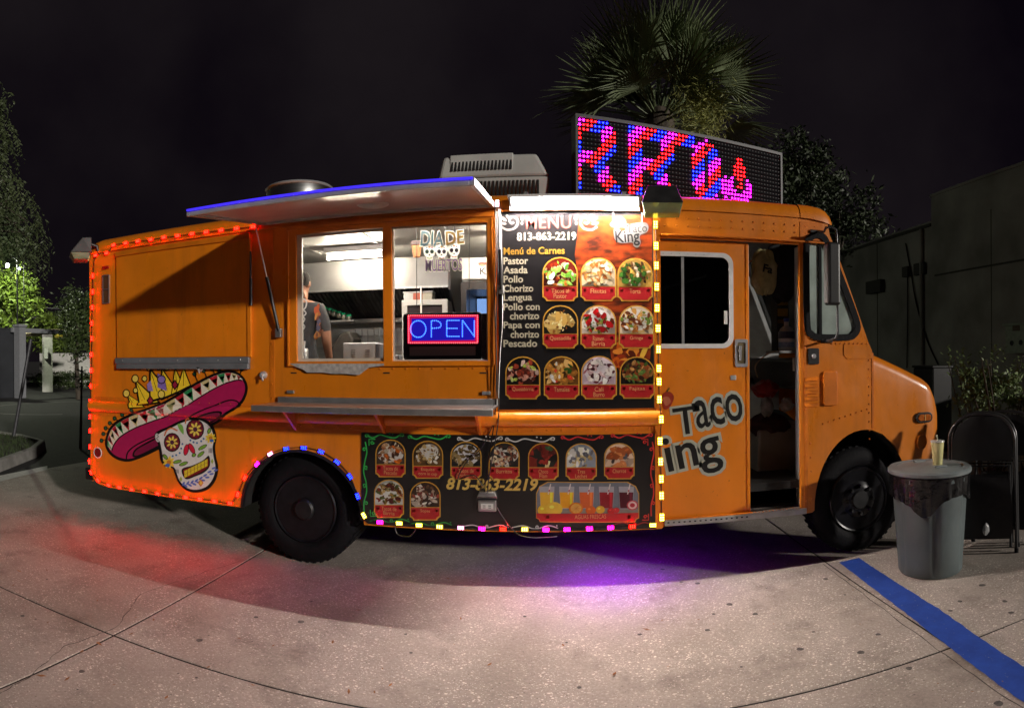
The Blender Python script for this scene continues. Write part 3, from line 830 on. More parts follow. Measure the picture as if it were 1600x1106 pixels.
# tube lamp over the menu board: white back reflector, top housing and one bright tube
t0, t1 = W(800, 317, -0.07), W(996, 319, -0.07)
tl = link('tube_lamp', None, truck, (0, 0, 0))
TZ = t0.z
B().box(t0.x - 0.03, t1.x + 0.03, -0.105, -0.012, TZ + 0.030, TZ + 0.052).build('lamp_housing', WHITE, tl, bevel=0.004)
B().hexa([(t0.x - 0.02, -0.034, TZ - 0.045), (t1.x + 0.02, -0.034, TZ - 0.045), (t1.x + 0.02, -0.030, TZ - 0.045), (t0.x - 0.02, -0.030, TZ - 0.045)], [(t0.x - 0.02, -0.040, TZ + 0.029), (t1.x + 0.02, -0.040, TZ + 0.029), (t1.x + 0.02, -0.030, TZ + 0.029), (t0.x - 0.02, -0.030, TZ + 0.029)]).build('lamp_reflector', WHITE, tl)
for x in (t0.x + 0.1, t1.x - 0.1): B().box(x - 0.015, x + 0.015, -0.10, -0.0, TZ + 0.0525, TZ + 0.07).build('lamp_bracket', ALU, tl)
B().cyl((t0.x, -0.072, TZ), (t1.x, -0.072, TZ), 0.017, n=12).build('fluorescent_tube', emis('lamp_tube', (1.0, 0.87, 0.80), 940), tl, smooth=50)
for x in (t0.x - 0.016, t1.x + 0.001): B().box(x, x + 0.015, -0.10, -0.041, TZ - 0.022, TZ + 0.0295).build('tube_socket', WHITE, tl, bevel=0.002)

# outlet box with flip lid, loose cables
o0, o1 = W(748, 780), W(776, 797)
ob = B().box(o0.x, o1.x, -0.045, -0.002, o1.z, o0.z).build('outlet_box', ALU, truck, bevel=0.004)
B().box(o0.x + 0.02, o1.x - 0.02, -0.049, -0.0455, o1.z + 0.018, o0.z - 0.018).build('socket_plate', WHITE, ob, bevel=0.002)
for x in (0.035, 0.075): 
    for dz in (0, 0.014): B().box(o0.x + x, o0.x + x + 0.02, -0.0505, -0.0495, o1.z + 0.026 + dz, o1.z + 0.031 + dz).build('socket_slot', DARK, ob)
B().hexa([(o0.x - 0.006, -0.006, o0.z + 0.005), (o1.x + 0.006, -0.006, o0.z + 0.005), (o1.x + 0.006, -0.05, o0.z + 0.03), (o0.x - 0.006, -0.05, o0.z + 0.03)], [(o0.x + 0.01, -0.006, o0.z + 0.07), (o1.x - 0.01, -0.006, o0.z + 0.07), (o1.x - 0.01, -0.046, o0.z + 0.06), (o0.x + 0.01, -0.046, o0.z + 0.06)]).build('outlet_lid', ALU, ob, bevel=0.003)
def cable(pxs, Y, r, m, parent, name='cable'):
    pts = spline([W(a, b_, Y) for a, b_ in pxs], False, 5)
    return B().tube(pts, r, 6).build(name, m, parent, smooth=60)
cable([(774, 318), (775, 400), (773, 470), (776, 560), (774, 640), (768, 690), (760, 740), (757, 768)], -0.03, 0.0045, BLACK, truck)
cable([(776, 330), (778, 420), (775, 520), (777, 600), (779, 650), (772, 700), (764, 745), (762, 770)], -0.05, 0.0045, BLACK, truck)
cable([(782, 325), (784, 410), (785, 500), (781, 560), (779, 622)], -0.03, 0.003, WHITE, truck)
cable([(772, 660), (752, 700), (730, 720), (716, 748), (740, 742), (755, 760)], -0.03, 0.004, BLACK, truck)
cable([(776, 792), (784, 805), (795, 820), (812, 836), (838, 840), (870, 838)], -0.03, 0.004, BLACK, truck)
cable([(617, 823), (622, 835), (640, 838), (650, 826)], -0.01, 0.006, BLACK, truck)

# ================================================================ PRINTED GRAPHICS AND LETTERING
def ink(name, c, rough=0.35): return mat('ink_' + name, c, rough, noise=0.08, nscale=25)
INK_W = ink('white', (0.8, 0.78, 0.72)); INK_CREAM = ink('cream', (0.40, 0.37, 0.27)); INK_GOLD = ink('gold', (0.62, 0.42, 0.10))
INK_PINK = ink('pink', (0.20, 0.05, 0.04)); INK_K = ink('black', (0.008, 0.008, 0.008)); INK_RED = ink('red', (0.55, 0.03, 0.045)); INK_Y = ink('yellow', (0.30, 0.17, 0.02))
INK_GREEN = ink('green', (0.05, 0.32, 0.10)); INK_SILVER = ink('silver', (0.42, 0.43, 0.36))
_txt = {}


def glyphs(s, offset=0.0, shear=0.0, sp=1.0):
    key = (s, offset, shear, sp)
    if key in _txt: return _txt[key]
    cu = bpy.data.curves.new('t', 'FONT')
    cu.body = s; cu.offset = offset; cu.shear = shear; cu.space_character = sp; cu.resolution_u = 3
    cu.fill_mode = 'FRONT'; cu.dimensions = '2D'
    o = bpy.data.objects.new('t', cu); COL.objects.link(o)
    bpy.context.view_layer.update()
    me = bpy.data.meshes.new_from_object(o.evaluated_get(bpy.context.evaluated_depsgraph_get()))
    vs = [(v.co.x, v.co.y) for v in me.vertices]; fs = [list(p.vertices) for p in me.polygons]
    bpy.data.objects.remove(o); bpy.data.curves.remove(cu); bpy.data.meshes.remove(me)
    _txt[key] = (vs, fs)
    return vs, fs


def text_fit(name, s, box, Y, mt, parent, bold=0.0, shear=0.0, rot=0.0, pad=0.0, keep=False, sp=1.0):
    """lettering filling the pixel box (x0,y0,x1,y1) measured on plane Y; rot in degrees about the box centre"""
    vs, fs = glyphs(s, bold, shear, sp)
    base, _ = glyphs(s, 0.0, shear, sp) if bold else (vs, fs)
    ax0, ax1 = min(v[0] for v in base), max(v[0] for v in base); az0, az1 = min(v[1] for v in base), max(v[1] for v in base)
    p0, p1 = W(box[0], (box[1] + box[3]) / 2, Y), W(box[2], (box[1] + box[3]) / 2, Y)
    xm = (box[0] + box[2]) / 2
    zt, zb = W(xm, box[1], Y).z, W(xm, box[3], Y).z
    sx = (p1.x - p0.x) / (ax1 - ax0); sz = (zt - zb) / (az1 - az0)
    if keep: sx = min(sx, sz * 1.15)
    cx, cz = (p0.x + p1.x) / 2, (zt + zb) / 2
    ca, sa = math.cos(math.radians(rot)), math.sin(math.radians(rot))
    out = []
    for x, z in vs:
        u = (x - (ax0 + ax1) / 2) * sx; w = (z - (az0 + az1) / 2) * sz
        out.append((cx + u * ca - w * sa, Y, cz + u * sa + w * ca))
    b = B(); b.add(out, fs)
    return b.build(name, mt, parent, recalc=False)


INKGAIN = 0.74


class Ink:
    """flat print: coloured outlines laid over each other, measured in photo pixels on plane Y"""
    def __init__(s, Y, step=0.00012): s.b, s.Y, s.k, s.step, s.gain = B(), Y, 0, step, INKGAIN

    def poly(s, pts, c, up=True):
        if up: s.k += 1
        s.b.col = tuple(q * s.gain for q in lin(*c))
        y = s.Y - s.k * s.step
        s.b.add([tuple(W(p[0], p[1], s.Y))[:1] + (y,) + tuple(W(p[0], p[1], s.Y))[2:] for p in pts], [list(range(len(pts)))])

    def ell(s, cx, cy, rx, ry, c, rot=0, n=16, up=True):
        ca, sa = math.cos(math.radians(rot)), math.sin(math.radians(rot))
        s.poly([(cx + rx * math.cos(2 * PI * i / n) * ca - ry * math.sin(2 * PI * i / n) * sa, cy + rx * math.cos(2 * PI * i / n) * sa + ry * math.sin(2 * PI * i / n) * ca) for i in range(n)], c, up)

    def blob(s, cx, cy, rx, ry, c, rot=0, n=9, j=0.3, up=True):
        ca, sa = math.cos(math.radians(rot)), math.sin(math.radians(rot)); P = []
        for i in range(n):
            k = 1 + rnd(-j, j); u, v = rx * k * math.cos(2 * PI * i / n), ry * k * math.sin(2 * PI * i / n)
            P.append((cx + u * ca - v * sa, cy + u * sa + v * ca))
        s.poly(P, c, up)

    def line(s, pts, w, c, closed=False, up=True):
        if up: s.k += 1
        s.b.col = tuple(q * s.gain for q in lin(*c)); y = s.Y - s.k * s.step
        pts = [Vector(p) for p in pts]; n = len(pts); L = []
        for i in range(n):
            a = pts[i - 1] if (i or closed) else pts[0]; d = pts[(i + 1) % n] if (i < n - 1 or closed) else pts[-1]
            t = (d - a); t = t.normalized() if t.length > 1e-9 else Vector((1, 0))
            nn = Vector((-t.y, t.x)) * w / 2
            for q in (pts[i] + nn, pts[i] - nn):
                P = W(q.x, q.y, s.Y); L.append((P.x, y, P.z))
        s.b.add(L, [(2 * i, 2 * i + 1, (2 * i + 3) % (2 * n), (2 * i + 2) % (2 * n)) for i in range(n if closed else n - 1)])

    def build(s, name, parent, mt=None): return s.b.build(name, mt or PRINT, parent, recalc=False)


# ---------------- dish cards
DISH = {  # background, plate, [(n, size, palette)], main lumps
 'Tacos al Pastor': ((120, 30, 15), None, [(30, .10, [(190, 60, 20), (230, 130, 50), (90, 25, 15), (240, 200, 150)]), (14, .13, [(120, 190, 60), (160, 210, 90), (235, 235, 220)])]),
 'Flautas': ((205, 185, 150), None, [(12, .15, [(200, 130, 60), (225, 160, 90), (180, 100, 40)]), (12, .1, [(245, 235, 205), (220, 200, 150)])]),
 'Torta': ((215, 170, 80), None, [(26, .11, [(120, 80, 45), (70, 40, 25), (230, 210, 180), (170, 120, 70)]), (14, .1, [(70, 120, 40), (40, 80, 25)])]),
 'Quesadilla': ((25, 20, 15), None, [(7, .24, [(225, 190, 110), (205, 165, 85), (235, 205, 135)]), (14, .05, [(160, 100, 40), (250, 225, 160)])]),
 'Ramen Birria': ((225, 205, 190), (.5, .42, .36, .3, (240, 240, 235)), [(20, .09, [(120, 140, 60), (60, 90, 30), (200, 170, 90)]), (8, .13, [(190, 20, 25), (150, 15, 20)]), (4, .1, [(120, 40, 20), (235, 235, 225)])]),
 'Gringa': ((225, 205, 180), (.5, .5, .45, .4, (240, 235, 225)), [(24, .13, [(215, 160, 80), (180, 110, 50), (235, 200, 130), (120, 60, 30)]), (10, .07, [(120, 150, 60), (250, 245, 230)])]),
 'Quesabirria': ((20, 14, 12), None, [(34, .11, [(150, 60, 40), (95, 35, 25), (200, 140, 120), (60, 25, 18), (225, 195, 180)]), (4, .1, [(190, 210, 90), (220, 230, 140)])]),
 'Tamales': ((110, 70, 25), None, [(24, .14, [(205, 150, 70), (175, 115, 45), (225, 180, 110), (110, 60, 20)]), (6, .09, [(40, 80, 25), (200, 60, 40), (240, 235, 225)])]),
 'Cali Burro': ((215, 190, 205), (.5, .5, .46, .42, (232, 222, 228)), [(20, .11, [(110, 50, 60), (160, 100, 110), (70, 25, 35), (225, 190, 190)]), (8, .12, [(240, 232, 225), (215, 200, 190)])]),
 'Fajitas': ((25, 18, 14), (.5, .52, .46, .36, (150, 75, 35)), [(30, .1, [(130, 85, 45), (70, 90, 35), (190, 140, 80), (60, 35, 20), (100, 130, 60)])]),
 'Tacos de Pescado': ((70, 55, 45), (.5, .62, .46, .3, (225, 220, 215)), [(28, .11, [(150, 95, 60), (90, 55, 35), (225, 215, 195), (190, 150, 110)]), (3, .14, [(220, 110, 30)])]),
 'Esquite': ((90, 65, 35), (.55, .4, .32, .3, (215, 215, 210)), [(30, .08, [(235, 215, 170), (200, 170, 110), (140, 100, 60), (245, 240, 225)])]),
 'Tacos de Chicharron': ((35, 35, 40), (.5, .52, .46, .44, (228, 228, 235)), [(26, .11, [(140, 115, 70), (100, 80, 45), (175, 150, 100), (70, 55, 30)])]),
 'Burritos': ((40, 38, 36), None, [(6, .2, [(220, 215, 205), (200, 190, 178)]), (24, .09, [(150, 80, 60), (100, 60, 45), (200, 160, 120), (225, 205, 170)])]),
 'Choco Flan': ((130, 40, 30), None, [(1, .42, [(225, 205, 150)]), (3, .28, [(40, 40, 35), (60, 90, 60), (30, 28, 26)]), (4, .12, [(150, 45, 35), (120, 30, 25)])]),
 'Tres Leches': ((150, 160, 175), None, [(4, .32, [(240, 235, 215), (225, 205, 150), (245, 245, 240)]), (8, .12, [(200, 170, 110), (250, 250, 245), (110, 110, 120)])]),
 'Churros': ((225, 195, 170), None, [(9, .2, [(190, 100, 50), (165, 80, 35), (210, 130, 75)]), (2, .15, [(60, 50, 50), (90, 90, 95)])]),
 'Tacos de Birria': ((200, 205, 200), (.5, .5, .48, .4, (235, 235, 230)), [(30, .11, [(150, 110, 50), (105, 75, 35), (200, 170, 110), (85, 100, 45)]), (8, .1, [(140, 50, 30), (90, 30, 20)])]),
 'Sopes': ((60, 40, 30), None, [(5, .26, [(215, 200, 185), (190, 165, 145)]), (30, .08, [(120, 85, 60), (235, 225, 215), (80, 50, 35), (150, 60, 50)])]),
}


def arch_pts(x0, y0, x1, y1, d=0.0):
    """card outline in pixels: half-round top, scalloped lower corners"""
    x0 += d; x1 -= d; y0 += d; y1 -= d
    w = (x1 - x0) / 2; cx = (x0 + x1) / 2; rt = w
    P = [(cx + w * math.cos(math.radians(a)), y0 + rt * 0.92 - rt * 0.92 * math.sin(math.radians(a))) for a in range(0, 181, 15)]
    s = (x1 - x0) * 0.11
    P += [(x0 + s * math.sin(math.radians(a)), y1 - s * math.cos(math.radians(a))) for a in (90, 60, 30, 0)][::-1] if False else []
    P += [(x0, y1 - s), (x0 + s * .35, y1 - s * .93), (x0 + s * .93, y1 - s * .35), (x0 + s, y1), (x1 - s, y1), (x1 - s * .93, y1 - s * .35), (x1 - s * .35, y1 - s * .93), (x1, y1 - s)]
    return P


def clip_arch(p, x0, y0, x1, yb):
    """keep a point of the dish inside the arched photo field"""
    cx, w = (x0 + x1) / 2, (x1 - x0) / 2
    x, y = min(max(p[0], x0), x1), min(max(p[1], y0), yb)
    zt = y0 + w * .92
    if y < zt:
        u = min(1, abs(x - cx) / w)
        y = max(y, zt - w * .92 * math.sqrt(max(0, 1 - u * u)))
    return (x, y)


def dish_card(parent, box, lines, key, Y, cap):
    x0, y0, x1, y1 = box
    wd = x1 - x0
    k = Ink(Y)
    k.poly(arch_pts(*box), (214, 160, 60))
    yb = y0 + (y1 - y0) * 0.655
    card = k.build('dish_card', parent)
    k = Ink(Y - 0.0004, 0.00003)
    m = wd * 0.035
    fx0, fy0, fx1 = x0 + m, y0 + m, x1 - m
    cx, w = (fx0 + fx1) / 2, (fx1 - fx0) / 2
    field = [(cx + w * math.cos(math.radians(a)), fy0 + w * .92 - w * .92 * math.sin(math.radians(a))) for a in range(0, 181, 15)] + [(fx0, yb), (fx1, yb)]
    bgc, pl, lay = DISH[key]
    k.poly(field, bgc)
    hh = yb - fy0

    def shape(cxp, cyp, rx, ry, c, rot, n, j):
        ca, sa = math.cos(rot), math.sin(rot); P = []
        for i in range(n):
            q = 1 + rnd(-j, j); u, v = rx * q * math.cos(2 * PI * i / n), ry * q * math.sin(2 * PI * i / n)
            P.append(clip_arch((cxp + u * ca - v * sa, cyp + u * sa + v * ca), fx0, fy0, fx1, yb))
        k.poly(P, c)
    for _ in range(14):
        f = rnd(.55, 1.2); s = rnd(.15, .35) * 2 * w
        shape(rnd(fx0, fx1), rnd(fy0, yb), s, s * rnd(.3, .7), tuple(min(255, q * f) for q in bgc), rnd(0, PI), 8, .3)
    if pl: shape(fx0 + pl[0] * 2 * w, fy0 + pl[1] * hh, pl[2] * 2 * w, pl[3] * hh, pl[4], 0, 20, 0)
    for n, sz, pal in lay:
        for _ in range(int(n * 1.9)):
            a, r = rnd(0, 2 * PI), math.sqrt(random.random()) * 0.44
            px_, py_ = 0.5 + r * math.cos(a) * 1.05, 0.56 + r * math.sin(a) * 0.95
            c = random.choice(pal); f = rnd(0.8, 1.12)
            s = sz * rnd(0.45, 1.15) * 2 * w
            shape(fx0 + px_ * 2 * w, fy0 + py_ * hh, s, s * rnd(0.35, 0.75), tuple(min(255, q * f) for q in c), rnd(0, PI), 7, 0.25)
            if sz > 0.08 and random.random() < 0.6:
                shape(fx0 + px_ * 2 * w + rnd(-1, 1), fy0 + py_ * hh - s * .15, s * .4, s * .18, tuple(min(255, q * f * 1.25) for q in c), rnd(0, PI), 5, 0.2)
    k.build('dish_photo', card)
    k = Ink(Y - 0.0004)
    s = (x1 - x0) * 0.11
    bx0, bx1, by0, by1 = x0 + m, x1 - m, yb + wd * .022, y1 - m
    k.poly([(bx0, by0), (bx1, by0), (bx1, by1 - s), (bx1 - s * .35, by1 - s * .93), (bx1 - s * .93, by1 - s * .35), (bx1 - s, by1), (bx0 + s, by1), (bx0 + s * .93, by1 - s * .35), (bx0 + s * .35, by1 - s * .93), (bx0, by1 - s)], (186, 38, 42))
    for xx in (bx0 + wd * .09, bx1 - wd * .09):
        yy = by0 + wd * .10
        for a in range(6): k.ell(xx + wd * .028 * math.cos(a * PI / 3), yy + wd * .028 * math.sin(a * PI / 3), wd * .022, wd * .022, (230, 130, 60), n=6, up=False)
    k.build('caption_band', card)
    n = len(lines); hgt = wd * 0.13
    for i, t in enumerate(lines):
        tw = min(wd * 0.60, len(t) * wd * 0.062)
        yy = by0 + wd * 0.05 + i * hgt * 1.12
        text_fit('caption', t, (cx - tw / 2, yy, cx + tw / 2, yy + hgt), Y - 0.0012, cap, card)
    return card


# ================================================================ upper menu board
MY = -0.012
menu = thing('menu_board', 'tall black menu board headed MENU beside the serving window, lit by a tube lamp', 'menu board', (0.17, -0.006, 1.27))
m0, m1 = W(778, 331), W(1021, 637)
MX0, MX1, MZ0, MZ1 = m0.x, W(1021, 500).x, 1.268, 2.70
B().box(MX0, MX1, MY, -0.004, MZ0, MZ1).build('board', mat('black_vinyl', (0.010, 0.009, 0.010), 0.28, noise=0.3, nscale=3, coat=0.3), menu, bevel=0.002)
Y0 = MY - 0.0008
# glowing-red meat photograph printed on the right-hand side
b = B()
pts = xz([tuple(p) for p in [(905, 345), (935, 338), (1000, 336), (1019, 338), (1019, 372), (1019, 430), (1019, 500), (1016, 560), (1005, 600), (975, 590), (955, 560), (950, 520), (930, 480), (905, 440), (898, 400)]], Y0)
b.add([(x, Y0, z) for x, z in pts], [list(range(len(pts)))])
b.build('meat_print', mat('meat_print', (0.28, 0.038, 0.005), 0.3, col2=(0.03, 0.006, 0.002), nscale=9, stretch=(1, 1, 2.6), detail=9), menu, recalc=False)
k = Ink(Y0 - 0.0003, 0.00001)
for _ in range(26): k.blob(rnd(962, 1000), rnd(535, 570), rnd(4, 10), rnd(3, 7), random.choice([(200, 90, 20), (150, 50, 15), (230, 140, 50), (90, 30, 10)]), rnd(0, 180))
k.ell(982, 512, 3, 30, (235, 175, 90), 0); k.ell(1006, 550, 4, 14, (240, 190, 70), 25)
k.build('meat_detail', menu)
Y1 = Y0 - 0.0009
text_fit('heading', 'MENU', (822, 337, 892, 357), Y1, INK_PINK, menu, bold=0.01, sp=1.08)
text_fit('phone_number', '813-863-2219', (808, 363, 900, 375), Y1, INK_CREAM, menu, bold=0.02)
text_fit('heading', 'Menú de Carnes', (787, 386, 882, 397), Y1, INK_Y, menu, bold=0.02)
for i, (t, x1_, x0_) in enumerate((('Pastor', 825, 787), ('Asada', 824, 787), ('Pollo', 817, 787), ('Chorizo', 833, 787), ('Lengua', 831, 787), ('Pollo con', 843, 787), ('chorizo', 842, 797), ('Papa con', 843, 787), ('chorizo', 842, 798), ('Pescado', 839, 787))):
    yc = 407.3 + i * 14.35
    desc = any(ch in t for ch in 'gp') and t[0] != 'P' or t in ('Lengua', 'Papa con')
    tall = 10.8 + (2.6 if desc else 0)
    text_fit('menu_line', t, (x0_, yc - 5.4, x1_, yc - 5.4 + tall), Y1, INK_CREAM, menu, bold=0.022)
# scroll ornaments beside the heading
for sgn, ox in ((1, 0), (-1, 1716)):
    k = Ink(Y1); k.gain = 0.22
    X = lambda x: x if sgn == 1 else ox - x
    k.line([(X(p[0]), p[1]) for p in spline([(783, 354), (792, 359), (803, 357), (809, 349), (807, 341), (800, 339), (796, 344), (799, 349), (803, 347)], False, 6)], 3.4, (245, 235, 225))
    k.ell(X(787), 342, 6, 2.6, (245, 235, 225), 40 * sgn); k.ell(X(786), 349, 5.5, 2.2, (245, 235, 225), 10 * sgn); k.ell(X(793), 338, 4.5, 2, (245, 235, 225), 60 * sgn)
    k.ell(X(816), 341, 2.8, 3.2, (245, 235, 225)); k.ell(X(815.5), 349, 1.9, 2.2, (245, 235, 225))
    k.build('scroll_ornament', menu)
# Taco King mark: white sticker shape with sombrero
k = Ink(Y1 - 0.0002); k.gain = 0.2
k.poly(spline([(961, 356), (978, 352), (985, 350), (1006, 347), (1013, 353), (1011, 362), (1000, 368), (1001, 380), (996, 387), (990, 384), (988, 379), (972, 380), (962, 376), (959, 366)], True, 4), (238, 236, 230))
k.poly(spline([(953, 350), (960, 345), (970, 348), (982, 350), (984, 354), (972, 356), (958, 355)], True, 4), (240, 238, 232))
k.poly(spline([(960, 346), (963, 339), (969, 338), (974, 341), (978, 348), (968, 349)], True, 4), (240, 236, 230))
k.line([(956, 352), (968, 354), (982, 353)], 1.4, (215, 90, 60)); k.line([(963, 346), (976, 348)], 1.2, (90, 120, 60)); k.blob(972, 358, 5, 3, (205, 120, 50))
k.build('logo_sticker', menu)
text_fit('logo_lettering', 'Taco', (979, 350, 1011, 363), Y1 - 0.0042, ink('grey', (0.03, 0.03, 0.03)), menu, rot=4)
text_fit('logo_lettering', 'King', (962, 360, 999, 384), Y1 - 0.0042, ink('dark', (0.008, 0.008, 0.009)), menu, bold=0.01, rot=4)
for px in (958, 1003): B().tube([W(px, 332, -0.02), W(px, 347, -0.02)], 0.003, 6).build('hanging_wire', WHITE, menu)
CAPY = ink('caption', (0.62, 0.30, 0.12))
z5 = lambda x0, y0, x1, y1: (770 + x0 / 3.16, 290 + y0 / 3.16, 770 + x1 / 3.16, 290 + y1 / 3.16)
for bx, ln, key in ((z5(245, 352, 420, 570), ['Tacos al', 'Pastor'], 'Tacos al Pastor'), (z5(433, 355, 610, 570), ['Flautas'], 'Flautas'), (z5(615, 357, 790, 571), ['Torta'], 'Torta'),
                    (z5(246, 590, 422, 804), ['Quesadilla'], 'Quesadilla'), (z5(433, 590, 610, 804), ['Ramen', 'Birria'], 'Ramen Birria'), (z5(622, 590, 797, 804), ['Gringa'], 'Gringa'),
                    (z5(62, 843, 235, 1055), ['Quesabirria'], 'Quesabirria'), (z5(252, 842, 428, 1055), ['Tamales'], 'Tamales'), (z5(436, 840, 613, 1055), ['Cali', 'Burro'], 'Cali Burro'), (z5(626, 843, 800, 1052), ['Fajitas'], 'Fajitas')):
    dish_card(menu, bx, ln, key, Y1, CAPY)

# ================================================================ lower menu board
low = thing('menu_banner', 'wide black menu banner with dish photos low on the truck behind the rear wheel arch', 'menu banner', (-0.35, -0.006, 0.40))
low['label'] = 'wide black menu banner with scrollwork border, low on the truck under the counter'
LX0, LX1 = W(565.5, 740).x, W(1024, 740).x
pts = [(LX0, 0.50), (-1.44, 0.43), (-1.40, 0.398), (LX1, 0.392), (LX1, 1.083), (LX0, 1.083)]
b = B().prism(pts, -0.009, -0.004); b.build('banner', mat('black_vinyl', (0.01, 0.009, 0.01), 0.28), low)
LY = -0.0098
z6 = lambda x0, y0, x1, y1: (550 + x0 / 3.2, 650 + y0 / 3.2, 550 + x1 / 3.2, 650 + y1 / 3.2)
ROW1 = [(117, 268, 117, 306, ['Tacos de', 'Pescado'], 'Tacos de Pescado'), (302, 456, 123, 313, ['Esquite', 'corn in cup'], 'Esquite'), (492, 648, 127, 318, ['Tacos de', 'Chicharron'], 'Tacos de Chicharron'), (683, 838, 130, 320, ['Burritos'], 'Burritos'), (880, 1033, 134, 320, ['Choco', 'Flan'], 'Choco Flan'), (1068, 1224, 136, 319, ['Tres', 'Leches'], 'Tres Leches'), (1260, 1413, 134, 316, ['Churros'], 'Churros'),
        (110, 260, 317, 509, ['Tacos de', 'Birria'], 'Tacos de Birria'), (289, 443, 327, 522, ['Sopes'], 'Sopes')]
for x0, x1, y0, y1, ln, key in ROW1:
    dish_card(low, z6(x0, y0, x1, y1), ln, key, LY, CAPY)
text_fit('phone_number', '813-863-2219', z6(474, 314, 928, 370), LY - 0.001, INK_GOLD, low, bold=0.03, shear=0.25)
# wide drinks card
bx = z6(920, 328, 1436, 530)
k = Ink(LY)
def wide(d, bx=bx):
    x0, y0, x1, y1 = bx[0] + d, bx[1] + d, bx[2] - d, bx[3] - d
    s = 6
    return [(x0, y1 - s), (x0, y0 + 18), (x0 + 5, y0 + 7), (x0 + 18, y0), (x1 - 18, y0), (x1 - 5, y0 + 7), (x1, y0 + 18), (x1, y1 - s), (x1 - s * .7, y1 - s * .7), (x1 - s, y1), (x0 + s, y1), (x0 + s * .7, y1 - s * .7)]
k.poly(wide(0), (214, 160, 60)); card = k.build('drinks_card', low)
k = Ink(LY - 0.0004)
k.poly(wide(1.2), (120, 124, 136))
k.poly([(bx[0] + 1.4, 796), (bx[2] - 1.4, 795), (bx[2] - 1.4, 801), (bx[0] + 1.4, 801)], (150, 140, 130))
for i, c in enumerate(((245, 190, 60), (248, 175, 40), (225, 105, 50), (150, 25, 35), (85, 15, 35))):
    x = bx[0] + 17 + i * 31
    k.poly([(x - 12, 760), (x + 12, 760), (x + 10, 795), (x - 10, 795)], (178, 178, 186))
    k.poly([(x - 11, 769), (x + 11, 769), (x + 9.5, 794), (x - 9.5, 794)], c)
    k.poly([(x + 5, 769), (x + 9, 769), (x + 8, 792), (x + 5, 792)], tuple(min(255, q * 1.25 + 12) for q in c))
    k.line([(x + 2, 772), (x + 6, 756)], 1.8, (235, 225, 220)); k.line([(x + 3.2, 768), (x + 4, 765)], 1.8, (200, 60, 70))
for x, y, r, c in ((850, 797, 10, (240, 200, 60)), (866, 795, 13, (245, 205, 70)), (900, 794, 11, (235, 130, 30)), (923, 797, 8, (225, 110, 40)), (938, 796, 7, (240, 190, 60)), (955, 798, 6, (200, 40, 40)), (963, 797, 5, (210, 50, 50)), (988, 789, 9, (205, 60, 80))):
    k.ell(x, y, r, r * .85, c)
    k.ell(x - r * .3, y - r * .25, r * .3, r * .2, tuple(min(255, q * 1.2 + 20) for q in c))
k.ell(900, 794, 8.6, 7.4, (250, 190, 90)); 
for a in range(8): k.line([(900, 794), (900 + 8 * math.cos(a * PI / 4), 794 + 7 * math.sin(a * PI / 4))], 0.7, (235, 140, 40), up=False)
k.ell(988, 789, 7, 6, (240, 210, 205)); k.ell(988, 789, 4, 3.4, (190, 40, 60))
k.build('drinks_photo', card)
k = Ink(LY - 0.0048)
x0, x1, y1 = bx[0] + 1.2, bx[2] - 1.2, bx[3] - 1.2
k.poly([(x0, 802), (x1, 801), (x1, y1 - 6), (x1 - 4, y1 - 4), (x1 - 6, y1), (x0 + 6, y1), (x0 + 4, y1 - 4), (x0, y1 - 6)], (186, 38, 42))
for xx in (856, 983):
    for a in range(6): k.ell(xx + 1.7 * math.cos(a * PI / 3), 807.5 + 1.7 * math.sin(a * PI / 3), 1.3, 1.3, (230, 150, 70), n=6, up=False)
k.build('caption_band', card)
text_fit('caption', 'AGUAS FRESCAS', (898, 804, 947, 810.5), LY - 0.0056, CAPY, card)
# scrollwork border
def scroll(k, pts, c, w=2.0):
    k.line(spline(pts, False, 6), w, c)
def curl(k, x, y, r, sgn, c, a0=0):
    k.line([(x + (r - r * .75 * i / 16) * math.cos(a0 + sgn * i * 0.42), y + (r - r * .75 * i / 16) * math.sin(a0 + sgn * i * 0.42)) for i in range(17)], 1.7, c)
k = Ink(LY - 0.0003)
for x0, x1, c, y in ((569, 633, (60, 190, 90), 681), (636, 706, (60, 190, 90), 683), (713, 788, (225, 225, 225), 686), (788, 870, (225, 225, 225), 687), (875, 945, (220, 60, 60), 684), (953, 1022, (220, 60, 60), 681)):
    w = x1 - x0
    scroll(k, [(x0 + 3, y - 3), (x0 + w * .2, y + 3), (x0 + w * .38, y - 1.5), (x0 + w * .55, y + 1), (x0 + w * .75, y + 3), (x0 + w * .9, y - 3)], c)
    curl(k, x0 + w * .93, y - 1, 3.6, 1, c, 2.5); curl(k, x0 + 4, y, 3.6, -1, c, 0.6)
    k.ell(x0 + w * .62, y - 4, 1.3, 1.3, c); k.ell(x0 + w * .70, y - 3, 1.0, 1.0, c)
for x0, x1, c, y in ((578, 640, (50, 150, 75), 814), (640, 706, (50, 150, 75), 819), (720, 795, (215, 215, 215), 823), (800, 872, (215, 215, 215), 824), (960, 1018, (150, 55, 50), 819)):
    w = x1 - x0
    scroll(k, [(x0, y), (x0 + w * .25, y - 3), (x0 + w * .5, y + 2), (x0 + w * .8, y - 3), (x1, y + 1)], c, 1.7)
    curl(k, x0 + w * .55, y - 1, 3, 1, c, 1.0); k.ell(x1 - 2, y - 3, 1.2, 1.2, c)
for x, c, ys in ((571, (60, 190, 90), (690, 800)), (1019, (215, 60, 55), (690, 806))):
    n = 7
    scroll(k, [(x + 2.6 * math.sin(i * 1.7), ys[0] + (ys[1] - ys[0]) * i / n) for i in range(n + 1)], c)
    for i in range(4): curl(k, x + (1 if i % 2 else -1) * 1.5, ys[0] + 12 + i * 28, 3.2, 1 if i % 2 else -1, c, i)
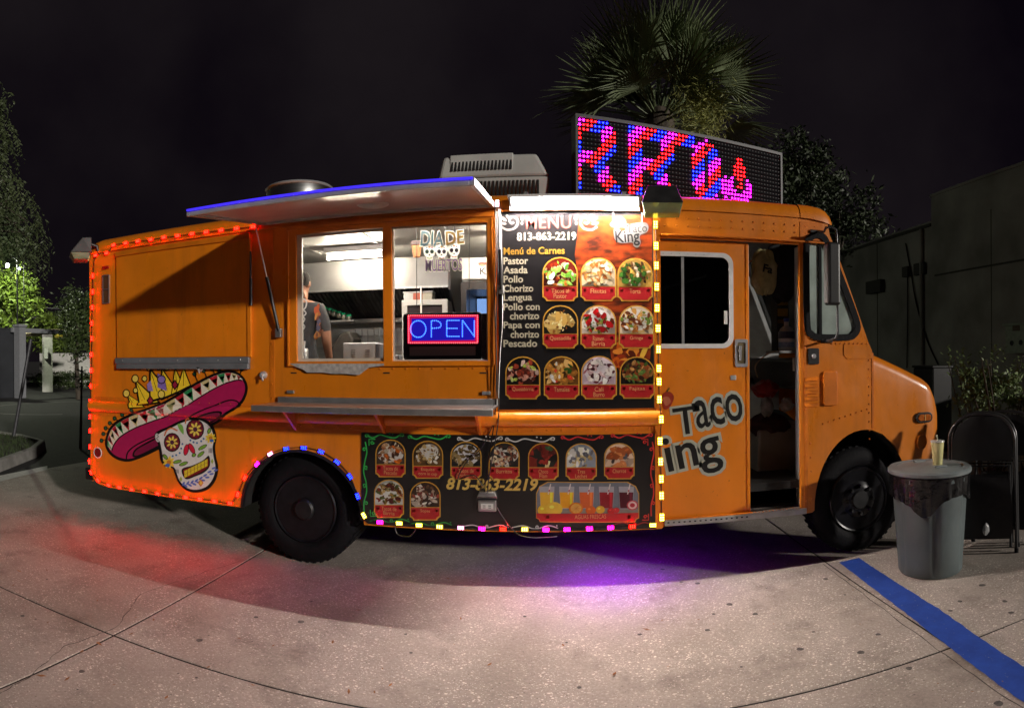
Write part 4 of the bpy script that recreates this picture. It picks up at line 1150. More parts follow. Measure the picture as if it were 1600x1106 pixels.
for (cx, cy_, sx, sy, c) in ((577, 686, 1, 1, (60, 190, 90)), (1012, 686, -1, 1, (215, 60, 55)), (579, 806, 1, -1, (60, 190, 90)), (1013, 812, -1, -1, (215, 60, 55))):
    k.line([(cx, cy_ + 10 * sy), (cx, cy_), (cx + 10 * sx, cy_)], 1.6, c); curl(k, cx + 5 * sx, cy_ + 5 * sy, 3, sx, c)
k.build('scroll_border', low)

# ================================================================ sugar skull with sombrero, vinyl on the rear quarter
Z2 = lambda pts: [(100 + x / 3.6875, 540 + y / 3.6875) for x, y in pts]
class Ink2(Ink):
    """same, in the coordinates of the enlarged detail"""
    def poly(s, pts, c, up=True): Ink.poly(s, Z2(pts), c, up)
    def line(s, pts, w, c, closed=False, up=True): Ink.line(s, Z2([tuple(p) for p in pts]), w / 3.6875, c, closed, up)
KK = (14, 10, 12); MG = (168, 28, 84); MGD = (120, 20, 62)
k = Ink2(-0.0055, 0.00003); k.gain = 1.12
S = lambda p, n=5: spline(p, True, n)
So = lambda p, n=5: spline(p, False, n)
brim = [(238, 566), (245, 520), (264, 474), (305, 432), (385, 392), (480, 362), (560, 330), (640, 285), (720, 235), (800, 190), (880, 155), (950, 142), (1010, 158), (1048, 200), (1060, 250), (1042, 310), (1005, 360), (950, 398), (880, 450), (800, 482), (700, 520), (560, 592), (450, 645), (370, 668), (300, 652), (255, 612)]
# pom-pom fringe
for x, y, tx, ty in ((216, 547, 244, 540), (227, 508, 256, 505), (240, 475, 268, 480), (264, 446, 290, 455), (292, 419, 315, 434), (335, 398, 350, 415), (405, 372, 420, 386), (752, 164, 770, 205), (806, 144, 822, 180), (853, 134, 868, 160), (893, 140, 905, 152), (1025, 135, 1015, 165), (700, 195, 715, 235), (650, 228, 660, 270), (588, 268, 600, 306), (522, 306, 535, 340)):
    k.line([(x, y), (tx, ty)], 5, KK); k.ell(x, y, 12, 13, KK, n=10); k.ell(x, y, 7, 8, (30, 95, 70), n=8)
# crown spikes
for tri, pc in (([(355, 270), (388, 362), (490, 356)], None), ([(405, 185), (432, 352), (560, 332)], None), ([(492, 122), (490, 332), (632, 288)], None), ([(560, 118), (560, 316), (665, 272)], None), ([(640, 118), (615, 292), (700, 248)], None), ([(690, 118), (640, 280), (735, 232)], None)):
    k.poly(tri, KK); cx, cy_ = sum(p[0] for p in tri) / 3, sum(p[1] for p in tri) / 3
    k.poly([(cx + (x - cx) * .80, cy_ + (y - cy_) * .80) for x, y in tri], (240, 205, 50))
    k.line([(tri[0][0], tri[0][1]), (cx, cy_ + 20)], 3, KK)
k.poly([(540, 160), (580, 180), (592, 262), (540, 240)], (130, 105, 180)); k.poly([(478, 225), (500, 200), (515, 262), (484, 260)], (150, 125, 190))
k.ell(562, 195, 26, 26, KK); k.ell(562, 195, 20, 20, (140, 115, 190))
for x, y, r in ((360, 275, 21), (411, 190, 21), (413, 258, 15), (465, 190, 16), (490, 128, 16), (545, 125, 14), (562, 280, 22), (592, 130, 14)):
    k.ell(x, y, r, r + 4, KK); k.ell(x, y, r - 5, r - 2, (232, 205, 90))
for x, y in ((498, 316), (640, 226)):
    k.poly([(x, y - 32), (x + 22, y), (x, y + 32), (x - 22, y)], KK); k.poly([(x, y - 22), (x + 14, y), (x, y + 22), (x - 14, y)], (150, 30, 60))
k.poly(S(brim), KK)
inn = [(258, 575), (262, 525), (282, 480), (320, 445), (395, 405), (490, 374), (570, 342), (650, 298), (728, 248), (808, 204), (885, 169), (950, 157), (1000, 170), (1034, 206), (1044, 250), (1028, 302), (992, 348), (940, 386), (872, 436), (795, 468), (695, 506), (552, 578), (446, 630), (372, 652), (308, 638), (268, 605)]
k.poly(S(inn), MG)
# banded edge with zigzag
up_ = So([(250, 575), (257, 522), (280, 476), (320, 442), (395, 404), (490, 373), (570, 341), (650, 297), (728, 247), (808, 203), (885, 168), (950, 156), (1000, 168), (1030, 196)], 8)
dn_ = So([(276, 606), (288, 572), (316, 534), (356, 504), (420, 470), (514, 434), (600, 404), (686, 360), (766, 308), (840, 263), (906, 228), (958, 208), (1002, 198), (1026, 200)], 8)
k.poly(list(up_) + list(dn_)[::-1], (222, 214, 198))
nz = len(up_); st_ = 5
for i in range(0, nz - st_, st_):
    a, bq, c_ = up_[i], up_[min(nz - 1, i + st_)], dn_[min(nz - 1, i + st_ // 2)]
    k.poly([a, bq, c_], [(40, 130, 75), (170, 40, 50), (196, 180, 130), (175, 35, 50)][(i // st_) % 4], up=(i == 0))
    k.poly([a.lerp(c_, .25), bq.lerp(c_, .25), c_.lerp((a + bq) / 2, .3)], [(150, 190, 150), (222, 214, 198), (60, 140, 80), (222, 214, 198)][(i // st_) % 4], up=(i == 0))
k.line(dn_, 7, KK)
k.line(So([(360, 652), (372, 610), (430, 565), (560, 505), (660, 455), (760, 395), (870, 345), (950, 315), (1000, 322), (1006, 350), (985, 372)]), 8, KK)
k.poly(S([(398, 640), (408, 600), (470, 560), (600, 492), (700, 440), (800, 398), (880, 376), (922, 378), (922, 400), (880, 428), (800, 470), (600, 560), (450, 632)]), KK)
k.poly(S([(408, 632), (418, 602), (475, 568), (605, 502), (705, 450), (800, 408), (878, 386), (912, 386), (908, 402), (870, 424), (790, 462), (590, 552), (450, 622)]), MGD)
# skull
sk = [(524, 512), (548, 488), (600, 466), (680, 428), (760, 410), (822, 428), (862, 466), (880, 528), (872, 585), (878, 640), (890, 705), (876, 772), (836, 824), (772, 846), (708, 834), (664, 792), (642, 740), (626, 706), (584, 694), (560, 664), (552, 620), (540, 560)]
k.poly(S(sk), KK)
cx, cy_ = 715, 625
k.poly(S([(cx + (x - cx) * .905, cy_ + (y - cy_) * .925) for x, y in sk]), (216, 214, 212))
for x, y, r in ((624, 557, 48), (757, 482, 52)):
    k.ell(x, y, r, r * 1.15, KK); k.ell(x, y, r * .88, r * 1.02, (90, 25, 40))
    for a in range(10): k.ell(x + r * .68 * math.cos(a * PI / 5), y + r * .78 * math.sin(a * PI / 5), r * .22, r * .22, (120, 30, 50), up=(a == 0), n=8)
    for a in range(8): k.ell(x + r * .44 * math.cos(a * PI / 4 + .2), y + r * .5 * math.sin(a * PI / 4 + .2), r * .30, r * .13, (228, 205, 90), math.degrees(a * PI / 4 + .2), 10, up=(a == 0))
    k.ell(x, y, r * .24, r * .27, (80, 35, 60))
for x, y, rt in ((705, 600, 12), (737, 592, -28)):
    k.ell(x, y, 15, 34, KK, rt); k.ell(x, y, 12, 30, (205, 30, 60), rt)
k.poly(S([(655, 455), (672, 450), (688, 470), (690, 510), (670, 490)]), (120, 175, 80)); k.line(So([(580, 520), (592, 490), (620, 475), (655, 490)]), 8, (205, 110, 60)); k.line(So([(700, 450), (705, 425), (722, 420)]), 7, (205, 110, 60))
# mouth
k.poly(S([(680, 712), (740, 690), (800, 662), (836, 634), (842, 690), (812, 728), (760, 752), (702, 768)]), KK); k.poly(S([(688, 716), (744, 696), (800, 670), (830, 648), (834, 688), (806, 720), (756, 744), (706, 758)]), (120, 25, 35))
for i in range(7):
    x0, y0 = 694 + i * 19.5, 722 - i * 10.2
    for dy in (0, 21):
        k.poly([(x0, y0 + dy), (x0 + 17, y0 - 9 + dy), (x0 + 18, y0 + 10 + dy), (x0 + 1, y0 + 19 + dy)], (214, 196, 50), up=(i == 0))
# flowers, leaves, dots
for x, y, r in ((606, 672, 34), (846, 532, 30)):
    for a in range(9): k.ell(x + r * .6 * math.cos(a * 2 * PI / 9), y + r * .6 * math.sin(a * 2 * PI / 9), r * .5, r * .22, (232, 200, 60), a * 40, 8, up=(a == 0))
    k.ell(x, y, r * .38, r * .38, (200, 130, 50)); k.ell(x + (6 if x > 700 else -8), y + r * .5, r * .4, r * .3, (60, 110, 190))
for x, y, rx, rt in ((655, 668, 26, -15), (690, 680, 28, -20), (800, 585, 30, -30), (790, 625, 26, -40), (585, 640, 20, 50), (838, 490, 18, -70), (750, 630, 14, -30)):
    k.ell(x, y, rx, 11, KK, rt, 10); k.ell(x, y, rx - 4, 8, (120, 165, 60), rt, 10)
for x, y in ((684, 566), (677, 592), (668, 618), (648, 630), (628, 636), (730, 545), (748, 556), (768, 560), (792, 550), (806, 536)): k.ell(x, y, 6, 6, (60, 110, 160), n=8)
for i in range(8):
    a = i / 7
    x, y = 690 + a * 175, 795 + 20 * math.sin(a * PI) - a * 90
    k.ell(x, y, 14, 6, (90, 110, 190), -60 + a * 40, 8); k.ell(x + 12, y + 12, 14, 6, (90, 110, 190), 40 - a * 60, 8)
k.poly([(790, 768), (806, 790), (790, 812), (774, 790)], (200, 120, 50)); k.poly([(790, 776), (800, 790), (790, 804), (780, 790)], (235, 190, 80))
k.poly([(675, 752), (684, 768), (676, 784), (666, 768)], (150, 175, 80)); k.poly([(856, 650), (864, 666), (856, 682), (848, 666)], (150, 175, 80))
for x in (645, 652, 659): k.line([(x, 712), (x + 2, 735)], 3, KK)
for x in (838, 846, 853): k.line([(x, 590), (x, 618)], 3, KK)
k.ell(540, 530, 12, 26, (200, 200, 198), -10); k.line(So([(536, 512), (546, 522), (536, 534), (546, 546)]), 3, KK)
skull = k.build('sugar_skull_graphic', truck)
bm = bmesh.new(); bm.from_mesh(skull.data)          # let the vinyl follow the half-round rub rail
bmesh.ops.triangulate(bm, faces=bm.faces[:])
for a in (0, 12, 30, 50, 70, 90, 110, 130, 150, 168, 180):
    bmesh.ops.bisect_plane(bm, geom=bm.verts[:] + bm.edges[:] + bm.faces[:], plane_co=(0, 0, 1.195 + 0.056 * math.cos(math.radians(a))), plane_no=(0, 0, 1))
for v in bm.verts:
    u = (v.co.z - 1.195) / 0.056
    if abs(u) < 1: v.co.y -= max(0, 0.0455 * math.sqrt(1 - u * u) - 0.002)
bm.to_mesh(skull.data); bm.free()
skull['label'] = 'sugar skull wearing a magenta sombrero with a yellow crown, vinyl graphic'

# ================================================================ Taco King on the sliding door
DYT = DY - 0.002
for s, box, rot, bo in (('T', (1053, 636, 1091, 678), 7, .004), ('aco', (1086, 620, 1160, 663), 9, .006), ('ing', (1041, 676, 1126, 745), 11, .012)):
    text_fit('logo_outline', s, box, DYT, INK_SILVER, door, bold=bo + 0.06, rot=rot)
    text_fit('logo_lettering', s, box, DYT - 0.0012, INK_K, door, bold=bo, rot=rot)
k = Ink(DYT - 0.002)
k.poly(S([(1036, 616), (1046, 612), (1053, 620), (1048, 634), (1040, 640), (1036, 634)]), (170, 60, 45)); k.poly(S([(1036, 622), (1044, 620), (1048, 628), (1040, 634)]), (205, 120, 90)); k.line([(1042, 612), (1046, 606)], 2, (70, 90, 40))
k.build('pepper_graphic', door)

# ================================================================ LED strings
leds = thing('led_string', 'colour-changing string of small LED modules running round the edges of the orange truck', 'string lights', (-1.7, -0.01, 0.41))
LC = {'r': (1.0, 0.0010, 0.0004), 'm': (1.0, 0.0010, 0.35), 'b': (0.002, 0.006, 1.0), 'y': (1.0, 0.78, 0.05), 'p': (1.0, 0.25, 0.5), 'w': (1.0, 0.7, 0.8)}
LS = {'r': 260, 'm': 190, 'b': 80, 'y': 34, 'p': 26, 'w': 26}
BASE = {c: mat('led_base_' + c, tuple(0.01 + 0.3 * q for q in LC[c]), 0.4, emit=LC[c], estr=1.1) for c in LC}  # base plates glow too, standing in for the halo round the diodes
LME = {}
for c in LC:
    for big in (0, 1):
        b = B(); s = 1.08 if big else 0.9
        b.box(-0.027 * s, 0.027 * s, -0.007, 0, -0.015 * s, 0.015 * s); b.mi = 1
        for i in (-1, 0, 1):
            for j in (-1, 1):
                b.lathe((i * 0.0165 * s, -0.007, j * 0.0072 * s), [(0.0050 * s, 0), (0.0050 * s, 0.004), (0.0028 * s, 0.006)], (0, -1, 0), 6)
        LME[c, big] = b.mesh('led_module', [BASE[c], emis('led_' + c, LC[c], LS[c])])
PATH = []
def led(px, py, c, ang=0.0, big=0, Y=-0.006):
    w = W(px, py, Y); PATH.append(w)
    link('led_module', LME[c, big], leds, w, (0, math.radians(ang), 0))
def wire(name='wire'):
    global PATH
    B().tube(spline([p + Vector((0, -0.002, 0)) for p in PATH], False, 3), 0.0035, 5).build(name, BLACK, leds); PATH = []
for px, py in ((396, 354.5), (370, 357), (346, 360), (322.6, 362.7), (300.5, 365.5), (278, 368.5), (256.5, 371), (236, 374.5), (216, 377), (197, 380), (178, 383), (167, 395.5), (150, 399)): led(px, py, 'r', -3, Y=-0.02)
for px, py in ((145.7, 431), (145.6, 456), (145, 480.5), (144, 505), (144, 529), (143.6, 554), (143.6, 578.6), (142.5, 603), (142, 627), (142, 650.5), (142, 673), (141.6, 698), (140.5, 720.6)): led(px, py, 'r', 90, Y=-0.012)
for px, py, a in ((143, 738, 60), (154, 750, 40), (170.5, 757.8, 10), (187, 761, 0), (206.6, 764.5, 0), (226.6, 767.5, 0), (247, 771, 0), (269, 773.7, 0), (291, 776.7, 0), (313, 779.5, 0), (336, 782.7, 0), (360, 786, 0)): led(px, py, 'r', a)
for px, py, c, a in ((372, 772, 'r', -75), (383, 746, 'r', -62), (402, 725, 'm', -48), (422.5, 709, 'p', -32), (447.5, 701, 'b', -14), (475, 699.5, 'b', 2), (502, 705.5, 'b', 18), (527, 721.5, 'b', 35), (547, 744, 'b', 55), (559, 775, 'b', 70), (569, 805, 'y', 60)): led(px, py, c, a)
for (px, py), c in zip(((594, 815.6), (624, 817.3), (655, 820.2), (687, 822.6), (720, 824.3), (753, 825.6), (786, 826.2), (820, 826.8), (853, 827.2), (886, 826.8), (921, 825.5), (954, 824), (988, 822), (1020, 820)), 'myyypmrymmmmry'): led(px, py, c, 0, Y=-0.014)
wire()
for px, py in ((1024, 351), (1025, 384), (1025.4, 415), (1026, 448), (1026.6, 481), (1028, 513), (1028.6, 545.7), (1029.3, 575.5), (1029.6, 596), (1030, 624)): led(px, py, 'y', 90, 1, Y=-0.014)
led(1033, 655, 'y', 90, 1, Y=-0.052)
for px, py in ((1031, 689), (1032, 721), (1033, 748), (1033.5, 774), (1034, 808)): led(px, py, 'y', 90, 1, Y=-0.014)
wire()
led(777, 318, 'w', 90, 0, Y=-0.05); PATH = []
# carrier strip of the bright run
B().box(W(1026, 450).x - 0.022, W(1026, 450).x + 0.026, -0.012, -0.004, 0.42, 2.69).build('carrier_strip', ORANGE2, truck)

# ================================================================ KITCHEN INSIDE
KW = mat('kitchen_white', (0.68, 0.68, 0.66), 0.4, noise=0.12, nscale=3)
KF = 0.70
B().box(-4.1, -2.52, 0.04, 2.16, KF - 0.03, KF).box(-2.52, -1.41, 0.64, 2.16, KF - 0.03, KF).box(-1.41, 0.72, 0.04, 2.16, KF - 0.03, KF).build('kitchen_floor', mat('checker_floor', (0.3, 0.3, 0.3), 0.5, noise=0.4), truck)
B().box(-4.1, 0.72, 0.04, 2.16, 2.70, 2.72).build('kitchen_ceiling', KW, truck)
B().box(-4.1, 0.72, 2.10, 2.16, KF, 2.70).build('kitchen_back_wall', KW, truck)
B().box(-4.155, -4.1, 0.04, 2.16, KF, 2.70).build('kitchen_rear_wall', KW, truck)
B().box(0.72, 0.755, 0.16, 1.10, KF, 2.70).box(0.72, 0.755, 1.101, 1.50, 2.45, 2.70).box(0.72, 0.755, 1.501, 2.16, KF, 2.70).build('cab_partition', mat('partition_grey', (0.35, 0.35, 0.36), 0.5), truck)
B().box(-4.1, -2.07, 0.037, 0.05, 0.95, 2.70).box(-0.42, 0.72, 0.037, 0.041, KF, 2.70).box(-2.07, -0.42, 0.037, 0.05, 0.95, 1.60).build('kitchen_front_lining', KW, truck)
# ceiling seams
for x in (-3.0, -2.3, -1.6, -0.9, -0.2): B().box(x - 0.015, x + 0.015, 0.06, 1.3, 2.690, 2.699).build('ceiling_batten', WHITE, truck)
# ceiling lights
def batten(x0, x1, y, label):
    z = 2.60
    t = thing('ceiling_light', label, 'ceiling light', (x0, y, 2.69))
    B().box(x0 - 0.03, x1 + 0.03, y - 0.05, y + 0.05, z + 0.035, 2.689).build('fixture', WHITE, t, bevel=0.004)
    B().cyl((x0, y, z), (x1, y, z), 0.02, n=10).build('light_tube', emis('kitchen_tube', (1.0, 0.86, 0.66), 175), t, smooth=50)
    for x in (x0 - 0.02, x1): B().box(x, x + 0.02, y - 0.03, y + 0.03, z - 0.025, z + 0.034).build('end_socket', WHITE, t)
p0, p1 = W(513, 395, 1.0), W(594, 395, 1.0)
batten(p0.x, p1.x + 0.02, 1.0, 'glowing warm fluorescent tube on the ceiling seen through the left serving pane')
batten(-0.55, 0.15, 0.75, 'added unseen fluorescent tube at the front of the kitchen ceiling, above the drinks fridge')  # unseen second tube, added to raise the kitchen's ambient light
ws = thing('added_fill_strip', 'added fill strip, out of sight on the kitchen ceiling just inside the serving window', 'light strip', (-1.2, 0.1, 2.69))  # hidden behind the window header, added to brighten the cook and counter
B().box(-1.95, -0.5, 0.08, 0.12, 2.690, 2.6995).build('strip_body', WHITE, ws)
B().box(-1.94, -0.51, 0.088, 0.112, 2.684, 2.6895).build('diffuser', emis('fill_strip_glow', (1.0, 0.95, 0.88), 190), ws)
# extraction hood over the cook line
hood = thing('range_hood', 'brushed steel extraction hood with dark baffle filters over the cook line', 'range hood', (-1.9, 1.7, 2.1))
HXr = W(700, 447, 1.35).x
HSTEEL = mat('hood_steel', (0.40, 0.40, 0.40), 0.5, 0.55, noise=0.35, nscale=2.2)
B().box(-3.3, HXr, 1.35, 1.37, 2.325, 2.62).build('hood_front', HSTEEL, hood)
B().box(-3.3, HXr, 1.37, 2.09, 2.58, 2.62).build('hood_top', HSTEEL, hood)
B().box(-3.3, HXr, 1.338, 1.3495, 2.318, 2.338).build('hood_lip', ALU, hood)
FIL = mat('greasy_filter', (0.10, 0.09, 0.075), 0.35, 0.8, noise=0.6, nscale=14, stretch=(1, 1, 0.4))
n = 46
for i in range(n):
    x = -3.25 + i * (HXr + 3.20) / n
    w_ = (HXr + 3.20) / n
    B().hexa([(x, 1.40, 2.33), (x + w_ * .62, 1.40, 2.33), (x + w_ * .62, 1.42, 2.345), (x, 1.42, 2.345)], [(x, 1.96, 2.09), (x + w_ * .62, 1.96, 2.09), (x + w_ * .62, 1.98, 2.105), (x, 1.98, 2.105)]).build('baffle', FIL, hood)
B().hexa([(-3.3, 1.43, 2.335), (HXr, 1.43, 2.335), (HXr, 1.45, 2.35), (-3.3, 1.45, 2.35)], [(-3.3, 2.0, 2.085), (HXr, 2.0, 2.085), (HXr, 2.02, 2.10), (-3.3, 2.02, 2.10)]).build('filter_back', mat('filter_dark', (0.02, 0.018, 0.015), 0.5), hood)
B().box(-3.3, HXr, 1.93, 2.09, 2.035, 2.075).build('drip_tray', STEEL, hood, bevel=0.004)
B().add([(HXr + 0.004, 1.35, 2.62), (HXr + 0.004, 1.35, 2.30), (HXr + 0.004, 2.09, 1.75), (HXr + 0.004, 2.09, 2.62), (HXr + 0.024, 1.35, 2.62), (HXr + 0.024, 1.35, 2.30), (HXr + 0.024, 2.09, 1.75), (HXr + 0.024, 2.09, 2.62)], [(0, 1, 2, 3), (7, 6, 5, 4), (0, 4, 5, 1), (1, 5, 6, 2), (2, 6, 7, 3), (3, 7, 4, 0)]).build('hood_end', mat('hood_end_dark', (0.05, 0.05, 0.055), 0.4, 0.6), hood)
# counter with equipment
ct = thing('cook_line', 'steel cook line counter along the far wall of the kitchen', 'counter', (-1.9, 1.6, KF))
B().box(-3.3, -0.75, 1.25, 2.09, 1.45, 1.50).build('worktop', STEEL, ct, bevel=0.004)
B().box(-3.3, -0.75, 1.30, 2.09, KF, 1.45).build('cabinet', HSTEEL, ct)
B().box(-3.3, -0.75, 2.06, 2.09, 1.50, 1.78).build('splashback', STEEL, ct)
# spice tins with green lids on the ledge
GL = mat('green_lid', (0.01, 0.30, 0.13), 0.25, noise=0.3, nscale=30)
for i, px in enumerate((507, 515, 522, 530, 537, 545)):
    c = W(px, 483 + i * 2.4, 1.62)
    t = thing('spice_jar', 'small jar with a glossy green lid in the row behind the cook, number', 'jar', (c.x, c.y, c.z), 'green lidded jars in a row')
    t['label'] = ('green-lidded jar nearest to the cook', 'green-lidded jar second from the cook', 'green-lidded jar third from the cook', 'green-lidded jar fourth from the cook', 'green-lidded jar fifth from the cook', 'green-lidded jar farthest from the cook, nearest the mullion')[i]
    B().lathe((c.x, c.y, c.z - 0.045), [(0.028, 0), (0.03, 0.005), (0.03, 0.045), (0.026, 0.05)], (0, 0, 1), 12).build('jar', mat('jar_dark', (0.05, 0.05, 0.04), 0.3), t, smooth=40)
    B().lathe((c.x, c.y, c.z + 0.006), [(0.03, 0), (0.032, 0.012), (0.022, 0.022), (0, 0.024)], (0, 0, 1), 12).build('lid', GL, t, smooth=40)
c0, c1 = W(505, 499, 1.62), W(548, 505, 1.62)
sh = B().box(c0.x - 0.25, c1.x + 0.06, 1.54, 1.72, c0.z - 0.035, c0.z - 0.02)
tag(sh.build('spice_rack', ALU), 'narrow sloping metal rack carrying the green lidded jars', 'rack')
# griddle press (dark hinged lid)
p = W(535, 556, 1.30)
gd = thing('griddle_press', 'dark hinged griddle press on the cook line behind the white box', 'griddle', (p.x, 1.6, 1.50))
DK = mat('dark_cast_iron', (0.06, 0.055, 0.05), 0.55, 0.3, noise=0.4)
a0, a1 = W(517, 545, 1.35), W(549, 517, 1.35)
B().prism([(a0.x, 1.52), (a1.x, 1.52), (a1.x + 0.02, a1.z - 0.08), (a1.x - 0.03, a1.z), (a0.x + 0.10, a1.z - 0.02), (a0.x, a1.z - 0.16)], 1.36, 1.62).build('press_lid', DK, gd, bevel=0.02)
B().box(a0.x - 0.05, a1.x + 0.05, 1.30, 1.75, 1.50, 1.54).build('press_base', DK, gd, bevel=0.01)
B().tube([(a0.x + 0.05, 1.36, 1.60), (a0.x + 0.05, 1.28, 1.62), (a1.x - 0.03, 1.28, 1.62), (a1.x - 0.03, 1.36, 1.60)], 0.012, 8).build('press_handle', BLACK, gd, smooth=50)
# near counter under the window
cn = thing('window_counter', 'narrow worktop inside the serving window under the sill', 'counter', (-1.2, 0.25, KF))
B().box(-2.05, -0.45, 0.06, 0.48, 1.50, 1.53).build('worktop', STEEL, cn)
B().box(-2.05, -0.45, 0.44, 0.46, KF, 1.50).build('front_panel', HSTEEL, cn)
# white printer box with red stripe
e0, e1 = W(536, 562, 0.20), W(594, 535, 0.20)
pr = thing('receipt_printer', 'white slotted box with red lower stripe just inside the left serving pane', 'printer', ((e0.x + e1.x) / 2, 0.3, 1.53))
wq = e1.x - e0.x
bodyz = 1.53
B().box(e0.x, e0.x + wq * .87, 0.20, 0.42, bodyz + 0.045, e1.z).build('case', WHITE, pr, bevel=0.008)
B().box(e0.x, e0.x + wq * .87, 0.203, 0.42, bodyz, bodyz + 0.044).build('base', mat('pale_grey', (0.5, 0.5, 0.5), 0.4), pr, bevel=0.003)
B().prism([(e0.x + 0.002, bodyz + 0.002), (e0.x + wq * .38, bodyz + 0.002), (e0.x + wq * .46, bodyz + 0.045), (e0.x + 0.002, bodyz + 0.045)], 0.197, 0.2025).build('red_stripe', mat('red_plastic', (0.6, 0.03, 0.03), 0.3), pr)
B().box(e0.x + wq * .875, e0.x + wq * .99, 0.20, 0.42, bodyz, e1.z - 0.01).build('side_panel', mat('mid_grey', (0.15, 0.15, 0.16), 0.5), pr, bevel=0.006)
for gx in (.22, .60):
    for gz in range(4): B().prism(rrect(e0.x + wq * gx, e0.x + wq * (gx + .12), e1.z - 0.06 - gz * 0.018, e1.z - 0.053 - gz * 0.018, 0.003, 2), 0.197, 0.2).build('vent_slot', mat('slot_grey', (0.4, 0.4, 0.4), 0.6), pr)
c = W(474, 548, 0.22)
cup = thing('steel_canister', 'pale canister at the lower left corner of the serving pane', 'canister', (c.x, 0.22, 1.53))
B().lathe((c.x, 0.22, 1.53), [(0.04, 0), (0.042, 0.01), (0.042, 0.19), (0.036, 0.20), (0.034, 0.19), (0.0, 0.19)], (0, 0, 1), 18).build('can', ALU, cup, smooth=40)
B().cyl((c.x, 0.22, 1.72), (c.x + 0.01, 0.22, 1.79), 0.012, n=8).build('spoon', WHITE, cup)
c0 = W(490, 560, 0.3)
tag(B().box(c0.x - 0.09, c0.x + 0.14, 0.22, 0.40, 1.53, 1.60).build('steel_tray', ALU, None, bevel=0.006), 'shallow metal tray on the worktop in front of the cook', 'tray')
# microwave-like pass frame behind the OPEN sign
f0, f1 = W(628, 500, 1.25), W(699, 467, 1.25)
mw = thing('steel_oven', 'steel-framed oven behind the lit OPEN sign', 'oven', ((f0.x + f1.x) / 2, 1.5, 1.50))
plate('door_frame', mat('bright_frame', (0.7, 0.69, 0.66), 0.35, 0.4), mw, [(f0.x, 1.505), (f1.x, 1.505), (f1.x, f1.z), (f0.x, f1.z)], [[(f0.x + 0.05, 1.56), (f1.x - 0.05, 1.56), (f1.x - 0.05, f1.z - 0.05), (f0.x + 0.05, f1.z - 0.05)]], 1.25, 1.28)
B().box(f0.x + 0.04, f1.x - 0.04, 1.285, 1.29, 1.55, f1.z - 0.04).build('door_glass', mat('oven_glass', (0.06, 0.05, 0.055), 0.15), mw)
B().box(f0.x + 0.005, f1.x - 0.005, 1.295, 1.8, 1.505, f1.z - 0.005).build('oven_body', HSTEEL, mw)
tag(B().cyl(W(658, 447, 1.3), W(658, 490, 1.2), 0.008, n=8).build('gas_pipe', WHITE), 'thin pale pipe rising above the oven behind the OPEN sign', 'pipe')
# drinks fridge
g0, g1 = W(720, 437, 1.05), W(800, 437, 1.05)
fr_ = thing('drinks_fridge', 'black upright drinks fridge glowing blue behind the right serving pane', 'fridge', ((g0.x + g1.x) / 2, 1.35, KF))
zt = W(745, 440, 1.05).z
B().box(g0.x, g1.x, 1.72, 1.75, KF, zt).box(g0.x, g0.x + 0.05, 1.05, 1.72, KF, zt).box(g1.x - 0.03, g1.x, 1.05, 1.72, KF, zt).box(g0.x + 0.05, g1.x - 0.03, 1.05, 1.72, zt - 0.07, zt).box(g0.x + 0.05, g1.x - 0.03, 1.05, 1.72, KF, KF + 0.1).build('cabinet', BLACK, fr_)
B().box(g0.x + 0.06, g1.x - 0.04, 1.712, 1.718, KF + 0.12, zt - 0.09).build('light_panel', emis('fridge_light', (0.28, 0.5, 1.0), 0.9), fr_)
for k_, z in enumerate((1.35, 1.62, 1.89)):
    B().box(g0.x + 0.055, g1.x - 0.035, 1.15, 1.70, z, z + 0.012).build('fridge_shelf', ALU, fr_)
B().box(g0.x + 0.052, g1.x - 0.032, 1.055, 1.062, KF + 0.102, zt - 0.072).build('glass_door', GLASS, fr_)
cols = [(0.05, 0.15, 0.6), (0.6, 0.05, 0.05), (0.05, 0.35, 0.1), (0.6, 0.6, 0.62), (0.25, 0.1, 0.5)]
for k_, z in enumerate((1.362, 1.632, 1.902)):
    for i in range(3):
        x = g0.x + 0.10 + i * 0.085
        d = thing('drink_can', 'drink can on a fridge shelf', 'can', (x, 1.3, z), 'drink cans in the fridge')
        d['label'] = ('leftmost', 'second', 'third')[i] + ' drink can from the left on the ' + ('lower', 'middle', 'upper')[k_] + ' shelf of the blue-lit fridge'
        B().lathe((x, 1.30, z), [(0.028, 0), (0.033, 0.01), (0.033, 0.14), (0.026, 0.155), (0, 0.155)], (0, 0, 1), 12).build('can', mat('can_%d' % ((i + k_) % 5), cols[(i + k_) % 5], 0.25, 0.4), d, smooth=40)
q0, q1 = W(722, 436, 1.02), W(764, 402, 1.02)
sg = thing('fridge_sign', 'white sign reading King on top of the drinks fridge', 'sign', ((q0.x + q1.x) / 2 + 0.1, 1.05, q0.z))
B().box(q0.x, q1.x + 0.35, 1.02, 1.05, q0.z, q1.z).build('panel', WHITE, sg)
text_fit('lettering', 'King', (750, 418, 780, 432), 1.0185, INK_K, sg, bold=0.01)
k = Ink(1.0186); k.blob(757, 412, 9, 2.5, (190, 90, 70)); k.blob(752, 414, 5, 2, (200, 150, 120)); k.build('sombrero_mark', sg)
B().box(q0.x, q1.x + 0.35, 1.06, 1.5, zt + 0.005, q1.z).build('canopy_box', WHITE, sg)

